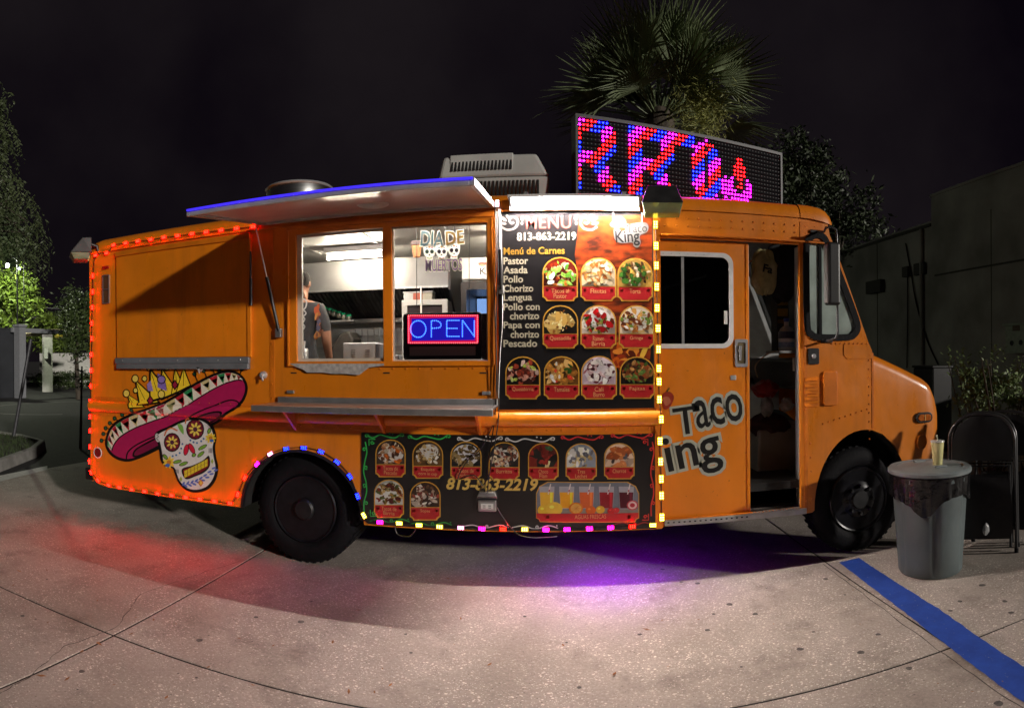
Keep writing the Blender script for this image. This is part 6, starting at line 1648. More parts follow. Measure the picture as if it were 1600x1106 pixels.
def concrete_mat():
    m = bpy.data.materials.new('shell_concrete'); m.use_nodes = True
    N, L = m.node_tree.nodes, m.node_tree.links; p = N['Principled BSDF']
    t = N.new('ShaderNodeTexCoord')
    def noise(sc, det=5, rough=.55):
        n = N.new('ShaderNodeTexNoise'); n.inputs['Scale'].default_value = sc; n.inputs['Detail'].default_value = det; n.inputs['Roughness'].default_value = rough
        L.new(t.outputs['Object'], n.inputs['Vector']); return n.outputs['Fac']
    def ramp(src, p0, c0, p1, c1):
        r = N.new('ShaderNodeValToRGB'); r.color_ramp.elements[0].position, r.color_ramp.elements[0].color = p0, (*c0, 1); r.color_ramp.elements[1].position, r.color_ramp.elements[1].color = p1, (*c1, 1)
        L.new(src, r.inputs['Fac']); return r.outputs['Color']
    def mix(mode, fac, a, b_):
        x = N.new('ShaderNodeMix'); x.data_type = 'RGBA'; x.blend_type = mode
        if isinstance(fac, float): x.inputs[0].default_value = fac
        else: L.new(fac, x.inputs[0])
        for i, s in ((6, a), (7, b_)):
            if isinstance(s, tuple): x.inputs[i].default_value = (*s, 1)
            else: L.new(s, x.inputs[i])
        return x.outputs[2]
    base = ramp(noise(1.1), .3, (0.37, 0.318, 0.275), .72, (0.54, 0.475, 0.425))
    base = mix('MULTIPLY', 0.55, base, ramp(noise(55, 3, .7), .3, (0.62, 0.62, 0.62), .7, (1.3, 1.3, 1.3)))
    # exposed shell flecks at two sizes, only where the surface has worn
    wear = ramp(noise(2.3, 4), .30, (0, 0, 0), .58, (1, 1, 1))
    for sc, th in ((21, .20), (38, .27), (80, .30)):
        v = N.new('ShaderNodeTexVoronoi'); v.inputs['Scale'].default_value = sc; v.inputs['Randomness'].default_value = 1
        mp = N.new('ShaderNodeMapping'); mp.inputs['Scale'].default_value = (1, 1.5, 1); mp.inputs['Rotation'].default_value = (0, 0, sc)
        L.new(t.outputs['Object'], mp.inputs['Vector']); L.new(mp.outputs['Vector'], v.inputs['Vector'])
        near = ramp(v.outputs['Distance'], th * .72, (1, 1, 1), th, (0, 0, 0))
        sep = N.new('ShaderNodeSeparateColor'); L.new(v.outputs['Color'], sep.inputs['Color'])
        some = ramp(sep.outputs['Red'], .48, (0, 0, 0), .52, (1, 1, 1))
        f = mix('MULTIPLY', 1.0, mix('MULTIPLY', 1.0, near, some), wear)
        base = mix('MIX', f, base, (0.95, 0.89, 0.80))
    # small dark pits and larger stains
    v = N.new('ShaderNodeTexVoronoi'); v.inputs['Scale'].default_value = 26; L.new(t.outputs['Object'], v.inputs['Vector'])
    base = mix('MULTIPLY', 1.0, base, ramp(v.outputs['Distance'], .06, (0.45, 0.43, 0.42), .13, (1, 1, 1)))
    base = mix('MULTIPLY', 0.6, base, ramp(noise(0.45, 6, .65), .38, (0.52, 0.50, 0.48), .62, (1.05, 1.05, 1.05)))
    base = mix('MULTIPLY', 0.8, base, ramp(noise(1.9, 9, .72), .52, (1, 1, 1), .70, (0.45, 0.42, 0.40)))
    L.new(base, p.inputs['Base Color']); p.inputs['Roughness'].default_value = 0.72
    bp = N.new('ShaderNodeBump'); bp.inputs['Strength'].default_value = 0.45; bp.inputs['Distance'].default_value = 0.006
    L.new(noise(130, 4, .7), bp.inputs['Height']); L.new(bp.outputs['Normal'], p.inputs['Normal'])
    return m
CONC = concrete_mat()
ASPH = mat('asphalt', (0.03, 0.03, 0.03), 0.85, noise=0.4, nscale=6, bump=0.4, bscale=150)
g = B().box(-900, 900, -900, 900, -0.6, -0.028).build('ground', ASPH); tag(g, kind='structure')
pav = tag(link('pavement', None, None, (0, 0, -0.028)), kind='structure')
xs = [-6.93, -2.43, 2.065, 6.56, 11.06]; ys = [-6.15, -1.66, 2.83, 7.3]
for i in range(4):
    for j in range(3):
        gp = 0.007
        x0, x1, y0, y1 = xs[i] + gp, xs[i + 1] - gp, ys[j] + gp, ys[j + 1] - gp
        n = 26; edge = []
        b = B()
        # slightly chipped arrises along the joints
        loop = [(x0 + (x1 - x0) * k / n, y0) for k in range(n)] + [(x1, y0 + (y1 - y0) * k / n) for k in range(n)] + [(x1 - (x1 - x0) * k / n, y1) for k in range(n)] + [(x0, y1 - (y1 - y0) * k / n) for k in range(n)]
        top = [(x + rnd(-.003, .003), y + rnd(-.003, .003), 0.0) for x, y in loop]
        N4 = len(loop); cx, cy_ = (x0 + x1) / 2, (y0 + y1) / 2
        inn_ = [(x + (cx - x) * .0022, y + (cy_ - y) * .0022, 0.0) for x, y in loop]
        top = [(x, y, -0.003) for x, y, _ in top]
        bot = [(x, y, -0.0279) for x, y in loop]
        b.add(inn_ + top + bot, [list(range(N4))] + [(k, (k + 1) % N4, N4 + (k + 1) % N4, N4 + k) for k in range(N4)] + [(N4 + k, N4 + (k + 1) % N4, 2 * N4 + (k + 1) % N4, 2 * N4 + k) for k in range(N4)])
        b.build('slab', CONC, pav)
# dirt packed in the joints
for i, x in enumerate(xs): B().box(x - .0066, x + .0066, -6.1, 7.3, -.0279, -.0035).build('joint_filler', mat('joint_dirt', (0.035, 0.029, 0.024), 0.95, noise=0.6, nscale=9), pav)
for y in ys: B().box(-6.9, 11, y - .0066, y + .0066, -.0279, -.0034).build('joint_filler', mat('joint_dirt'), pav)
# hairline crack next to the joint and crossing the left slab
def crack(pts, w):
    b = B(); P = []
    for (x0, y0), (x1, y1) in zip(pts, pts[1:]):
        for k in range(10):
            t = k / 10; P.append((x0 + (x1 - x0) * t + rnd(-.008, .008), y0 + (y1 - y0) * t + rnd(-.008, .008)))
    L_ = []
    for i, (x, y) in enumerate(P):
        a = P[max(0, i - 1)]; c = P[min(len(P) - 1, i + 1)]; t = Vector((c[0] - a[0], c[1] - a[1])).normalized(); ww = w * rnd(.4, 1.2)
        L_ += [(x - t.y * ww, y + t.x * ww, 0.002), (x + t.y * ww, y - t.x * ww, 0.002)]
    b.add(L_, [(2 * i, 2 * i + 1, 2 * i + 3, 2 * i + 2) for i in range(len(P) - 1)])
    return b
CRK = mat('crack_dirt', (0.10, 0.088, 0.078), 0.95, noise=0.5, nscale=30)
gq = [G(*p) for p in ((0, 1098), (60, 1060), (110, 1015), (190, 985), (230, 930), (330, 895), (420, 868))]
crack([(p.x - 0.05, p.y) for p in gq], 0.0028).build('crack', CRK, pav)
b = crack([(2.03, -0.05), (2.0, -1.0), (1.97, -1.9), (1.93, -2.6)], 0.0035); b.build('crack', CRK, pav)
# blue parking stripe
def worn_paint():
    m = bpy.data.materials.new('blue_paint'); m.use_nodes = True
    N, L = m.node_tree.nodes, m.node_tree.links; p = N['Principled BSDF']; t = N.new('ShaderNodeTexCoord')
    def nz_(sc, det):
        n = N.new('ShaderNodeTexNoise'); n.inputs['Scale'].default_value = sc; n.inputs['Detail'].default_value = det; n.inputs['Roughness'].default_value = .7
        L.new(t.outputs['Object'], n.inputs['Vector']); return n.outputs['Fac']
    r = N.new('ShaderNodeValToRGB'); r.color_ramp.elements[0].position, r.color_ramp.elements[0].color = .3, (0.012, 0.05, 0.30, 1); r.color_ramp.elements[1].position, r.color_ramp.elements[1].color = .7, (0.022, 0.085, 0.46, 1)
    L.new(nz_(6, 5), r.inputs['Fac'])
    k = N.new('ShaderNodeValToRGB'); k.color_ramp.elements[0].position, k.color_ramp.elements[1].position = .64, .68
    L.new(nz_(34, 6), k.inputs['Fac'])
    x = N.new('ShaderNodeMix'); x.data_type = 'RGBA'; L.new(k.outputs['Color'], x.inputs[0]); L.new(r.outputs['Color'], x.inputs[6]); x.inputs[7].default_value = (0.30, 0.28, 0.27, 1)
    L.new(x.outputs[2], p.inputs['Base Color']); p.inputs['Roughness'].default_value = .7
    return m
def stripe_edge(pts):
    out = []
    for (x0, y0), (x1, y1) in zip(pts, pts[1:]):
        n = max(2, int(abs(y1 - y0) / .04))
        out += [(x0 + (x1 - x0) * k / n + rnd(-.004, .004), y0 + (y1 - y0) * k / n, .004) for k in range(n)]
    return out + [(*pts[-1], .004)]
eL, eR = stripe_edge([(2.15, -0.07), (2.085, -1.2), (1.985, -2.25), (1.92, -3.0)]), stripe_edge([(2.335, -0.05), (2.30, -1.2), (2.20, -2.15), (2.14, -3.0)])
B().add(eR + eL[::-1], [list(range(len(eR) + len(eL)))]).build('parking_stripe', worn_paint(), pav, recalc=False)
# fallen leaves and chewing-gum spots
lf = B()
def leaf(x, y, s, a, b_=None):
    u, v = Vector((math.cos(a), math.sin(a), 0)), Vector((-math.sin(a), math.cos(a), 0)); c = Vector((x, y, 0.006)); h = Vector((0, 0, s * rnd(.1, .35)))
    lf.add([c - u * s, c + v * s * .33 + h * .5, c + u * s + h, c - v * s * .33 + h * .3], [(0, 1, 2), (0, 2, 3)])
for px, py in ((152, 940), (153, 1006), (155, 1008), (65, 1058), (240, 970), (105, 1063), (205, 992), (260, 1092), (395, 1072), (545, 1083), (585, 1083), (610, 1072), (310, 876), (720, 968), (765, 1040), (520, 1005), (560, 955), (128, 1020), (30, 894), (700, 905), (450, 870), (960, 1055), (1010, 985), (880, 1010)):
    q = G(px, py); leaf(q.x, q.y, rnd(.012, .03), rnd(0, 6.3))
for _ in range(45): leaf(rnd(-5, -1.3), rnd(-2.2, -.3), rnd(.006, .016), rnd(0, 6.3))
for _ in range(30): leaf(rnd(-1.3, 3), rnd(-2.4, -.5), rnd(.005, .012), rnd(0, 6.3))
tag(lf.build('fallen_leaves', mat('dry_leaf', (0.42, 0.17, 0.05), 0.8, noise=0.5, nscale=9), None, recalc=False), 'scattered dry leaves on the concrete', kind='stuff')
gm = B()
for px, py in ((1090, 912), (1140, 945), (1180, 960), (1320, 930), (1372, 992), (1345, 1020), (1250, 1015), (1000, 992), (1065, 910), (1290, 905), (1420, 1045), (1485, 955), (1500, 940), (1570, 940), (1580, 958), (1105, 985), (1115, 960), (820, 964), (1035, 890), (1535, 915), (312, 1001), (128, 1050), (400, 965), (470, 972), (35, 963), (905, 1075), (1560, 1100)):
    q = G(px, py); r = rnd(.01, .024)
    gm.add([(q.x + r * rnd(.8, 1.2) * math.cos(a * PI / 5), q.y + r * rnd(.8, 1.2) * math.sin(a * PI / 5), 0.0035) for a in range(10)], [list(range(10))])
for _ in range(50):
    x, y, r = rnd(-4, 4.5), rnd(-2.6, -.3), rnd(.004, .011)
    gm.add([(x + r * math.cos(a * PI / 4), y + r * math.sin(a * PI / 4), 0.0035) for a in range(8)], [list(range(8))])
tag(gm.build('gum_spots', mat('gum', (0.15, 0.135, 0.125), 0.8, noise=0.5, nscale=40), None, recalc=False), 'old dark gum spots trodden into the concrete', kind='stuff')

# ================================================================ planted island and street on the left
isl = [(-6.6, -0.1), (-7.1, 0.95), (-7.95, 2.6), (-8.6, 3.4), (-9.6, 3.7), (-22, 3.9), (-22, -6), (-9, -6), (-6.95, -1.2)]
top = inset(isl, 0.13)
b = B(); n = len(isl)
b.add([(x, y, -0.027) for x, y in isl] + [(x, y, 0.12) for x, y in inset(isl, 0.02)] + [(x, y, 0.14) for x, y in inset(isl, 0.04)] + [(x, y, 0.14) for x, y in top] + [(x, y, 0.02) for x, y in top],
      [(k + o * n, (k + 1) % n + o * n, (k + 1) % n + (o + 1) * n, k + (o + 1) * n) for o in range(4) for k in range(n)])
kb = b.build('kerb', mat('kerb_concrete', (0.33, 0.32, 0.30), 0.8, noise=0.35, nscale=5, bump=0.3, bscale=50)); tag(kb, kind='structure')
sl_ = B().add([(x, y, 0.10) for x, y in top], [list(range(len(top)))]).build('island_soil', mat('soil', (0.05, 0.045, 0.03), 0.95, noise=0.5, nscale=8)); tag(sl_, kind='structure')
gr = B()
tri = [Vector((-8.0, 1.0, .10)), Vector((-9.2, 3.4, .10)), Vector((-7.0, 0.9, .10))]
def inside(x, y, P):
    c = False
    for i in range(len(P)):
        (x0, y0), (x1, y1) = P[i - 1], P[i]
        if (y0 > y) != (y1 > y) and x < (x1 - x0) * (y - y0) / (y1 - y0) + x0: c = not c
    return c
k_ = 0
while k_ < 9000:
    x, y = rnd(-11.5, -6.2), rnd(-1, 3.6)
    if not inside(x, y, top): continue
    k_ += 1; a = rnd(0, 6.3); h = rnd(.03, .09); w_ = .006
    gr.add([(x - w_ * math.sin(a), y + w_ * math.cos(a), .10), (x + w_ * math.sin(a), y - w_ * math.cos(a), .10), (x + h * .5 * math.cos(a), y + h * .5 * math.sin(a), .10 + h)], [(0, 1, 2)])
tag(gr.build('island_grass', mat('grass', (0.06, 0.095, 0.03), 0.8, noise=0.5, nscale=3), None, recalc=False), 'short grass on the kerbed island at the left', kind='stuff')
ln = B()
ln.add([(q.x, q.y, 0.004) for q in (G(-40, 762), G(-40, 751), G(74, 728), G(74, 734))], [(0, 1, 2, 3)])
tag(ln.build('white_line', mat('white_road_paint', (0.6, 0.6, 0.58), 0.7, noise=0.3, nscale=20), None, recalc=False), kind='structure')
b = B()   # turning arrow arc on the street
ctr = F(110, 640, 22)
ap = [(ctr.x + 2.6 * math.cos(math.radians(a)), ctr.y + 3.6 * math.sin(math.radians(a))) for a in range(20, 330, 12)]
L_ = []
for i, (x, y) in enumerate(ap):
    L_ += [(x, y, -0.022), (x + (ctr.x - x) * .05, y + (ctr.y - y) * .05, -0.022)]
b.add(L_, [(2 * i, 2 * i + 1, 2 * i + 3, 2 * i + 2) for i in range(len(ap) - 1)])
tag(b.build('road_marking', mat('worn_road_paint', (0.22, 0.22, 0.21), 0.8, noise=0.4, nscale=3), None, recalc=False), kind='structure')

# leaning post
p0 = G(20, 682, .1); r0 = math.hypot(p0.x, p0.y + D); p1 = F(48, 532, r0)
po = thing('leaning_post', 'leaning pale grey steel post on the grass island', 'post', p0)
B().tube([p0 - Vector((0, 0, .1)), p1], 0.036, 10).build('pole', mat('galvanised', (0.10, 0.10, 0.11), 0.5, 0.5, noise=0.3), po, smooth=50)
B().ball(p1, 0.04, 8, 6).build('cap', mat('galvanised'), po, smooth=50)

# ---------------- foliage helpers
def leafmat(name, c, c2): return mat(name, c, 0.55, col2=c2, nscale=1.3)
def foliage(b, c, R, n, s, clumps=None, up=0.0):
    c = Vector(c)
    cl = clumps or max(6, n // 60)
    cs = []
    for _ in range(cl):
        v = Vector((random.gauss(0, 1), random.gauss(0, 1), random.gauss(0, 1))).normalized() * (random.random() ** .45)
        cs.append((Vector((v.x * R[0], v.y * R[1], v.z * R[2])), rnd(.16, .34)))
    for _ in range(n):
        q, cr = random.choice(cs)
        v = Vector((random.gauss(0, 1), random.gauss(0, 1), random.gauss(0, 1))) * cr * .6
        p = c + q + Vector((v.x * R[0], v.y * R[1], v.z * R[2]))
        a = Vector((rnd(-1, 1), rnd(-1, 1), rnd(-.6, .9) + up)).normalized(); t = a.cross(Vector((rnd(-1, 1), rnd(-1, 1), rnd(-1, 1)))).normalized()
        L = s * rnd(.6, 1.3)
        b.add([p - a * L, p + t * L * .38, p + a * L, p - t * L * .38], [(0, 1, 2, 3)])
BARK = mat('bark', (0.10, 0.08, 0.06), 0.9, noise=0.5, nscale=9, bump=0.8, bscale=14, stretch=(1, 1, .3))
def tree(name, label, base, c, R, n, s, m, cat='tree', trunk=.12, limbs=6):
    t = thing(name, label, cat, base)
    b = B(); base = Vector(base); c = Vector(c)
    mid = base.lerp(c, .55) + Vector((rnd(-.1, .1), rnd(-.1, .1), 0))
    b.tube([base, base.lerp(mid, .5) + Vector((rnd(-.05, .05), 0, 0)), mid, c], [trunk, trunk * .85, trunk * .7, trunk * .3], 8)
    for k in range(limbs):
        v = Vector((rnd(-1, 1) * R[0], rnd(-1, 1) * R[1], rnd(-.3, .9) * R[2])) * .75
        b.tube([mid.lerp(c, rnd(0, .6)), c + v * .5 + Vector((0, 0, -.05 * R[2])), c + v], [trunk * .4, trunk * .25, trunk * .08], 6)
    b.build('trunk', BARK, t, smooth=60)
    f = B(); foliage(f, c, R, n, s); f.build('crown', m, t, recalc=False)
    return t
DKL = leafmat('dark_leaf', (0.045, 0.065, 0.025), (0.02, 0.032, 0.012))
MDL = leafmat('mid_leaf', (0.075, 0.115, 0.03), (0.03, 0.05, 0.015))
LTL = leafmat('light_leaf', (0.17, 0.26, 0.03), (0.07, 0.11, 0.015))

# weeping tree hanging into the frame at the left
wc = F(-40, 200, 13)
wt = thing('weeping_tree', 'tall dark tree with drooping branches at the left edge', 'tree', (wc.x - 1.0, wc.y, 0))
b = B(); tk = [Vector((wc.x - 1.0, wc.y, .05)), Vector((wc.x - .9, wc.y, 2.5)), Vector((wc.x - .6, wc.y + .2, 5)), Vector((wc.x - .3, wc.y, 7.4))]
b.tube(tk, [.28, .22, .16, .06], 10)
f = B(); k_ = 0
while k_ < 330:
    px, py = rnd(-130, 78), rnd(105, 395)
    edge = 4 + max(0, py - 150) * .20 + (18 if py > 320 else 0) + 10 * math.sin(py * .045)
    if px > edge or (px > -5 and py > 350 and px < 38): continue
    k_ += 1
    p = F(px, py, rnd(12, 14.2)); L = rnd(.35, .85); dx, dy = rnd(-.22, .22), rnd(-.2, .2)
    if k_ % 9 == 0:
        o = tk[2].lerp(tk[3], rnd(0, 1)) if p.z > 5.2 else tk[1].lerp(tk[2], rnd(.4, 1))
        b.tube([o, o.lerp(p, .55) + Vector((0, 0, .35)), p], [.05, .03, .01], 6)
    for _ in range(3):
        p2 = p + Vector((rnd(-.2, .2), rnd(-.2, .2), rnd(-.15, .15))); dx2, dy2 = dx + rnd(-.18, .18), dy + rnd(-.18, .18)
        nn = int(L * 34)
        for i in range(nn):
            t = i / nn; q = p2 + Vector((dx2 * t, dy2 * t, .1 * math.sin(t * 3) - L * t))
            a = rnd(0, 6.3); d = Vector((math.cos(a) * .75, math.sin(a) * .75, -.65)).normalized(); w_ = d.cross(Vector((rnd(-1, 1), rnd(-1, 1), .3))).normalized() * .015; l_ = rnd(.05, .12)
            f.add([q, q + d * l_ * .5 + w_, q + d * l_, q + d * l_ * .5 - w_], [(0, 1, 2, 3)])
b.build('trunk', BARK, wt, smooth=60)
f.build('crown', leafmat('weeping_leaf', (0.10, 0.13, 0.05), (0.035, 0.05, 0.02)), wt, recalc=False)

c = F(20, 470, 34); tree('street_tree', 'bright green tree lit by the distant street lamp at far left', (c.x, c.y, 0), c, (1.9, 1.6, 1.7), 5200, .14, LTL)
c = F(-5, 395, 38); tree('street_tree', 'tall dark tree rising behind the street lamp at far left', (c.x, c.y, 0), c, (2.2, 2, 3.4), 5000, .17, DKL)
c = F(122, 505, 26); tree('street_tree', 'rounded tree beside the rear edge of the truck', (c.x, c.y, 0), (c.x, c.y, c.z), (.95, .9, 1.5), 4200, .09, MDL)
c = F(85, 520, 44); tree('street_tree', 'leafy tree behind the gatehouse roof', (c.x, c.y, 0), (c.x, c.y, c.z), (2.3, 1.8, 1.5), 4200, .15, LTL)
c = F(100, 552, 36)
hg = thing('roadside_hedge', 'low hedge along the pale garden wall far left', 'hedge', (c.x, c.y, 0))
f = B(); foliage(f, (c.x, c.y, .55), (3.0, .5, .5), 3500, .09); f.build('leaves', MDL, hg, recalc=False)
B().tube([(c.x - 2.6, c.y, .3), (c.x + 2.6, c.y, .3)], .05, 6).build('stems', BARK, hg)
# spiky shrub by the rear of the truck
c = F(125, 572, 11.5)
ss = thing('spiky_shrub', 'dark spiky shrub silhouetted beside the rear of the truck', 'shrub', (c.x, c.y, 0))
f = B(); B().tube([(c.x, c.y, -.02), (c.x + .05, c.y, c.z)], [.03, .015], 6).build('stem', BARK, ss)
for k in range(26):
    q = Vector((c.x + rnd(-.22, .22), c.y + rnd(-.2, .2), c.z + rnd(-.55, .3)))
    for j in range(11):
        a = rnd(0, 6.3); d = Vector((math.cos(a), math.sin(a), rnd(-.3, .7))).normalized(); w_ = d.cross(Vector((0, 0, 1))).normalized() * .016; l_ = rnd(.09, .17)
        f.add([q, q + d * l_ * .45 + w_, q + d * l_, q + d * l_ * .45 - w_], [(0, 1, 2, 3)])
f.build('leaves', DKL, ss, recalc=False)
# street lamp
lp = F(12, 415, 30)
sl = thing('street_lamp', 'bright white street lamp glowing among the trees at far left', 'street lamp', (lp.x, lp.y, 0))
B().tube([(lp.x, lp.y + .6, 0), (lp.x, lp.y + .6, lp.z + .3), (lp.x, lp.y + .4, lp.z + .45), (lp.x, lp.y, lp.z + .3)], [.05, .04, .03, .03], 10).build('pole', BLACK, sl, smooth=50)
B().lathe((lp.x, lp.y, lp.z + .08), [(.12, 0), (.11, .06), (.05, .12), (0, .13)], (0, 0, 1), 18)  .build('lamp_shade', BLACK, sl, smooth=40)
B().ball((lp.x, lp.y, lp.z), .085, 12, 8).build('bulb', emis('street_bulb', (0.94, 1.0, 0.74), 4200), sl, smooth=60)
lp2 = F(30, 420, 31)
s2 = thing('street_lamp', 'faint distant street lamp to the right of the bright one', 'street lamp', (lp2.x, lp2.y, 0))
B().tube([(lp2.x, lp2.y + .3, 0), (lp2.x, lp2.y + .3, lp2.z + .2)], .02, 8).build('pole', BLACK, s2)
B().ball((lp2.x, lp2.y, lp2.z), .07, 10, 6).build('bulb', emis('far_bulb', (0.75, 0.85, 1.0), 12), s2, smooth=60)
# gate wall, pillar, gatehouse, garden wall
a, c = F(-30, 515, 27), F(24, 515, 28)
WALLD = mat('slate_wall', (0.03, 0.033, 0.04), 0.8, noise=0.2, nscale=2)
gw = thing('gate_wall', 'dark slate grey wall panel left of the white pillar', 'wall', ((a.x + c.x) / 2, (a.y + c.y) / 2, 0))
t = (c - a); t.z = 0; nn = Vector((-t.y, t.x, 0)).normalized() * .1
def wallseg(a, c, z0, z1, th=.1):
    t = Vector((c.x - a.x, c.y - a.y, 0)); n_ = Vector((-t.y, t.x, 0)).normalized() * th
    q = [Vector((a.x, a.y, 0)) - n_, Vector((c.x, c.y, 0)) - n_, Vector((c.x, c.y, 0)) + n_, Vector((a.x, a.y, 0)) + n_]
    return B().hexa([(p.x, p.y, z0) for p in q], [(p.x, p.y, z1) for p in q])
wallseg(a, c, -.02, c.z).build('panel', WALLD, gw)
wallseg(a, c, c.z + .002, c.z + .06, .14).build('coping', WALLD, gw)
c = F(31, 507, 27.5)
pl_ = thing('gate_pillar', 'white square gate pillar with a wider cap at far left', 'pillar', (c.x, c.y, 0))
PWH = mat('pillar_white', (0.26, 0.27, 0.29), 0.7, noise=0.15)
B().box(c.x - .19, c.x + .19, c.y - .19, c.y + .19, -.02, c.z - .12).build('shaft', PWH, pl_)
B().box(c.x - .24, c.x + .24, c.y - .24, c.y + .24, c.z - .119, c.z).build('cap', PWH, pl_, bevel=.02)
wallseg(F(18, 504, 27.5), F(105, 504, 30), c.z - .34, c.z - .14, .06).build('beam', PWH, pl_)
c = F(80, 520, 33)
kh = thing('gatehouse', 'small gatehouse canopy with curved tan roof on a pale column', 'gatehouse', (c.x, c.y, 0))
e0, e1 = F(46, 522, 33), F(117, 522, 33)
rows = []
for k_ in range(9):
    s_ = k_ / 8; rows.append([(e0.x + (e1.x - e0.x) * s_ , e0.y + (e1.y - e0.y) * s_ + dy * .7, c.z + .17 * math.sin(PI * s_) ** .6 - .05 + dz) for dy, dz in ((-1, -.12), (-1, .02), (0, .08), (1, .02), (1, -.12), (0, -.14))])
B().grid(rows, True).build('roof', mat('tan_roof', (0.42, 0.36, 0.22), 0.7, noise=0.2), kh, smooth=50)
e0, e1 = F(66, 550, 33), F(82, 550, 33)
wallseg(e0, e1, -.02, c.z - .1, .3).build('column', mat('pale_render', (0.5, 0.5, 0.46), 0.8, noise=0.15), kh)
p = F(72, 550, 32.6); B().box(p.x - .12, p.x + .16, p.y - .03, p.y, p.z - .35, p.z + .2).build('notice_panel', WHITE, kh)
p = F(92, 528, 32.4); B().lathe(p, [(.2, 0), (.24, .1), (.1, .2)], (0, 0, 1), 12).build('yellow_lantern', mat('yellow_plastic', (0.55, 0.45, 0.05), 0.5), kh)
a, c = F(62, 552, 40), F(150, 552, 40)
gwl = thing('garden_wall', 'pale rendered garden wall behind the gatehouse', 'wall', ((a.x + c.x) / 2, (a.y + c.y) / 2, 0))
wallseg(a, c, -.02, a.z).build('wall', mat('pale_render'), gwl)
# overhead wires
for (x0, y0, x1, y1), r_, lb in (((40, 476, 400, 482), 45, 'upper overhead wire behind the truck at far left'), ((50, 490, 400, 512), 45, 'lower overhead wire behind the truck at far left')):
    a, c = F(x0 - 60, y0 - 1, r_), F(x1, y1, r_ + 10)
    b = B().tube([a.lerp(c, t) - Vector((0, 0, .5 * math.sin(PI * t))) for t in [i / 12 for i in range(13)]], .018, 5)
    tag(b.build('overhead_wire', mat('wire_grey', (0.25, 0.25, 0.25), 0.6)), lb, 'wire')

# ================================================================ palm behind the truck
pc = F(1030, 170, 8.4)
pm = thing('palm_tree', 'fan palm with ragged fronds rising behind the roof sign', 'palm tree', (pc.x, pc.y, 0))
b = B(); prof = [(pc.x + .05 * math.sin(z * 1.3), pc.y, z) for z in [i * .25 for i in range(int(pc.z / .25) + 1)]]
b.tube(prof, [.20 + .015 * (i % 2) for i in range(len(prof))], 14); b.build('trunk', BARK, pm, smooth=30)
PALM = leafmat('palm_green', (0.21, 0.26, 0.13), (0.08, 0.105, 0.05)); DEADP = leafmat('palm_dead', (0.17, 0.145, 0.085), (0.07, 0.058, 0.03))
def frond(az, el, Lp, Lb, droop, spread, m, nb=26, twist=0.0):
    d = Vector((math.cos(az) * math.cos(el), math.sin(az) * math.cos(el), math.sin(el)))
    side = d.cross(Vector((0, 0, 1)))
    side = side.normalized() if side.length > .1 else Vector((1, 0, 0))
    side = Matrix.Rotation(twist, 3, d) @ side
    nrm = side.cross(d).normalized()
    o = Vector((pc.x, pc.y, pc.z - .2)) + d * .1
    tip = o + d * Lp + Vector((0, 0, -droop * Lp * .3))
    b = B(); b.tube([o, o.lerp(tip, .5) + Vector((0, 0, droop * .05)), tip], [.022, .014, .010], 5)
    for i in range(nb):
        t = (i / (nb - 1) - .5) * 2
        a = t * spread
        v = (d * math.cos(a) + side * math.sin(a)).normalized()
        L = Lb * (1 - .28 * abs(t) ** 1.5) * rnd(.85, 1.08)
        w_ = nrm.cross(v).normalized() * .017
        g1 = tip + v * L * .45 + nrm * (.05 - .1 * abs(t)) * L; g2 = tip + v * L + nrm * rnd(-.14, .04) * L + Vector((0, 0, -droop * L * rnd(.15, .6)))
        b.add([tip, g1 + w_, g2, g1 - w_, g1 + nrm * .016], [(0, 1, 4), (0, 4, 3), (1, 2, 4), (4, 2, 3)])
    return b.build('frond', m, pm, recalc=False)
for k in range(40):
    az = rnd(0, 2 * PI); el = rnd(.45, 1.5) if k % 4 else rnd(0, .55) 
    frond(az, el, rnd(.55, .95), rnd(.75, 1.05), rnd(.1, .5), rnd(1.0, 1.5), PALM, 26, rnd(-.5, .5))
for az, el, lp_, lb_, tw in ((math.radians(-150), .35, .75, .85, 1.2), (math.radians(-125), .55, .6, .8, 1.0), (math.radians(-60), .25, .5, .7, -1.0), (math.radians(-165), 1.0, .8, 1.0, .7), (math.radians(-95), 1.1, .7, 1.0, .9), (math.radians(-30), .5, .9, .9, -.8)):
    frond(az, el, lp_, lb_, .15, 1.35, PALM, 28, tw)
for k in range(42): frond(rnd(0, 2 * PI), rnd(-1.4, -.35), rnd(.3, .7), rnd(.6, .9), rnd(.5, 1.0), rnd(.6, 1.2), DEADP, 16, rnd(-.8, .8))
# pale flowering tangle hanging at the right of the crown
f = B(); tc_ = F(1095, 178, 7.7)
for k in range(2200):
    v = Vector((random.gauss(0, .17), random.gauss(0, .12), random.gauss(0, .20))); p = tc_ + v; d = Vector((rnd(-1, 1), rnd(-1, 1), rnd(-1, .6))).normalized() * rnd(.05, .13); w_ = d.cross(Vector((rnd(-1, 1), rnd(-1, 1), rnd(-1, 1)))).normalized() * .0045
    f.add([p, p + d * .5 + w_, p + d, p + d * .5 - w_], [(0, 1, 2, 3)])
f.build('flower_tangle', leafmat('tangle', (0.46, 0.48, 0.15), (0.2, 0.21, 0.06)), pm, recalc=False)
# dark trees to the right of it
c = F(1310, 345, 19); tree('background_tree', 'dark broad tree above the low building behind the cab', (c.x, c.y, 0), c, (1.6, 1.4, 1.3), 3600, .10, DKL)
c = F(1255, 270, 24); tree('background_tree', 'taller shadowy tree right behind the roof sign', (c.x, c.y, 0), c, (1.3, 1.2, 1.6), 3600, .11, DKL)
c = F(1190, 300, 22); tree('background_tree', 'dark tree mostly hidden behind the roof sign', (c.x, c.y, 0), c, (1.6, 1.2, 1.5), 3000, .11, DKL)

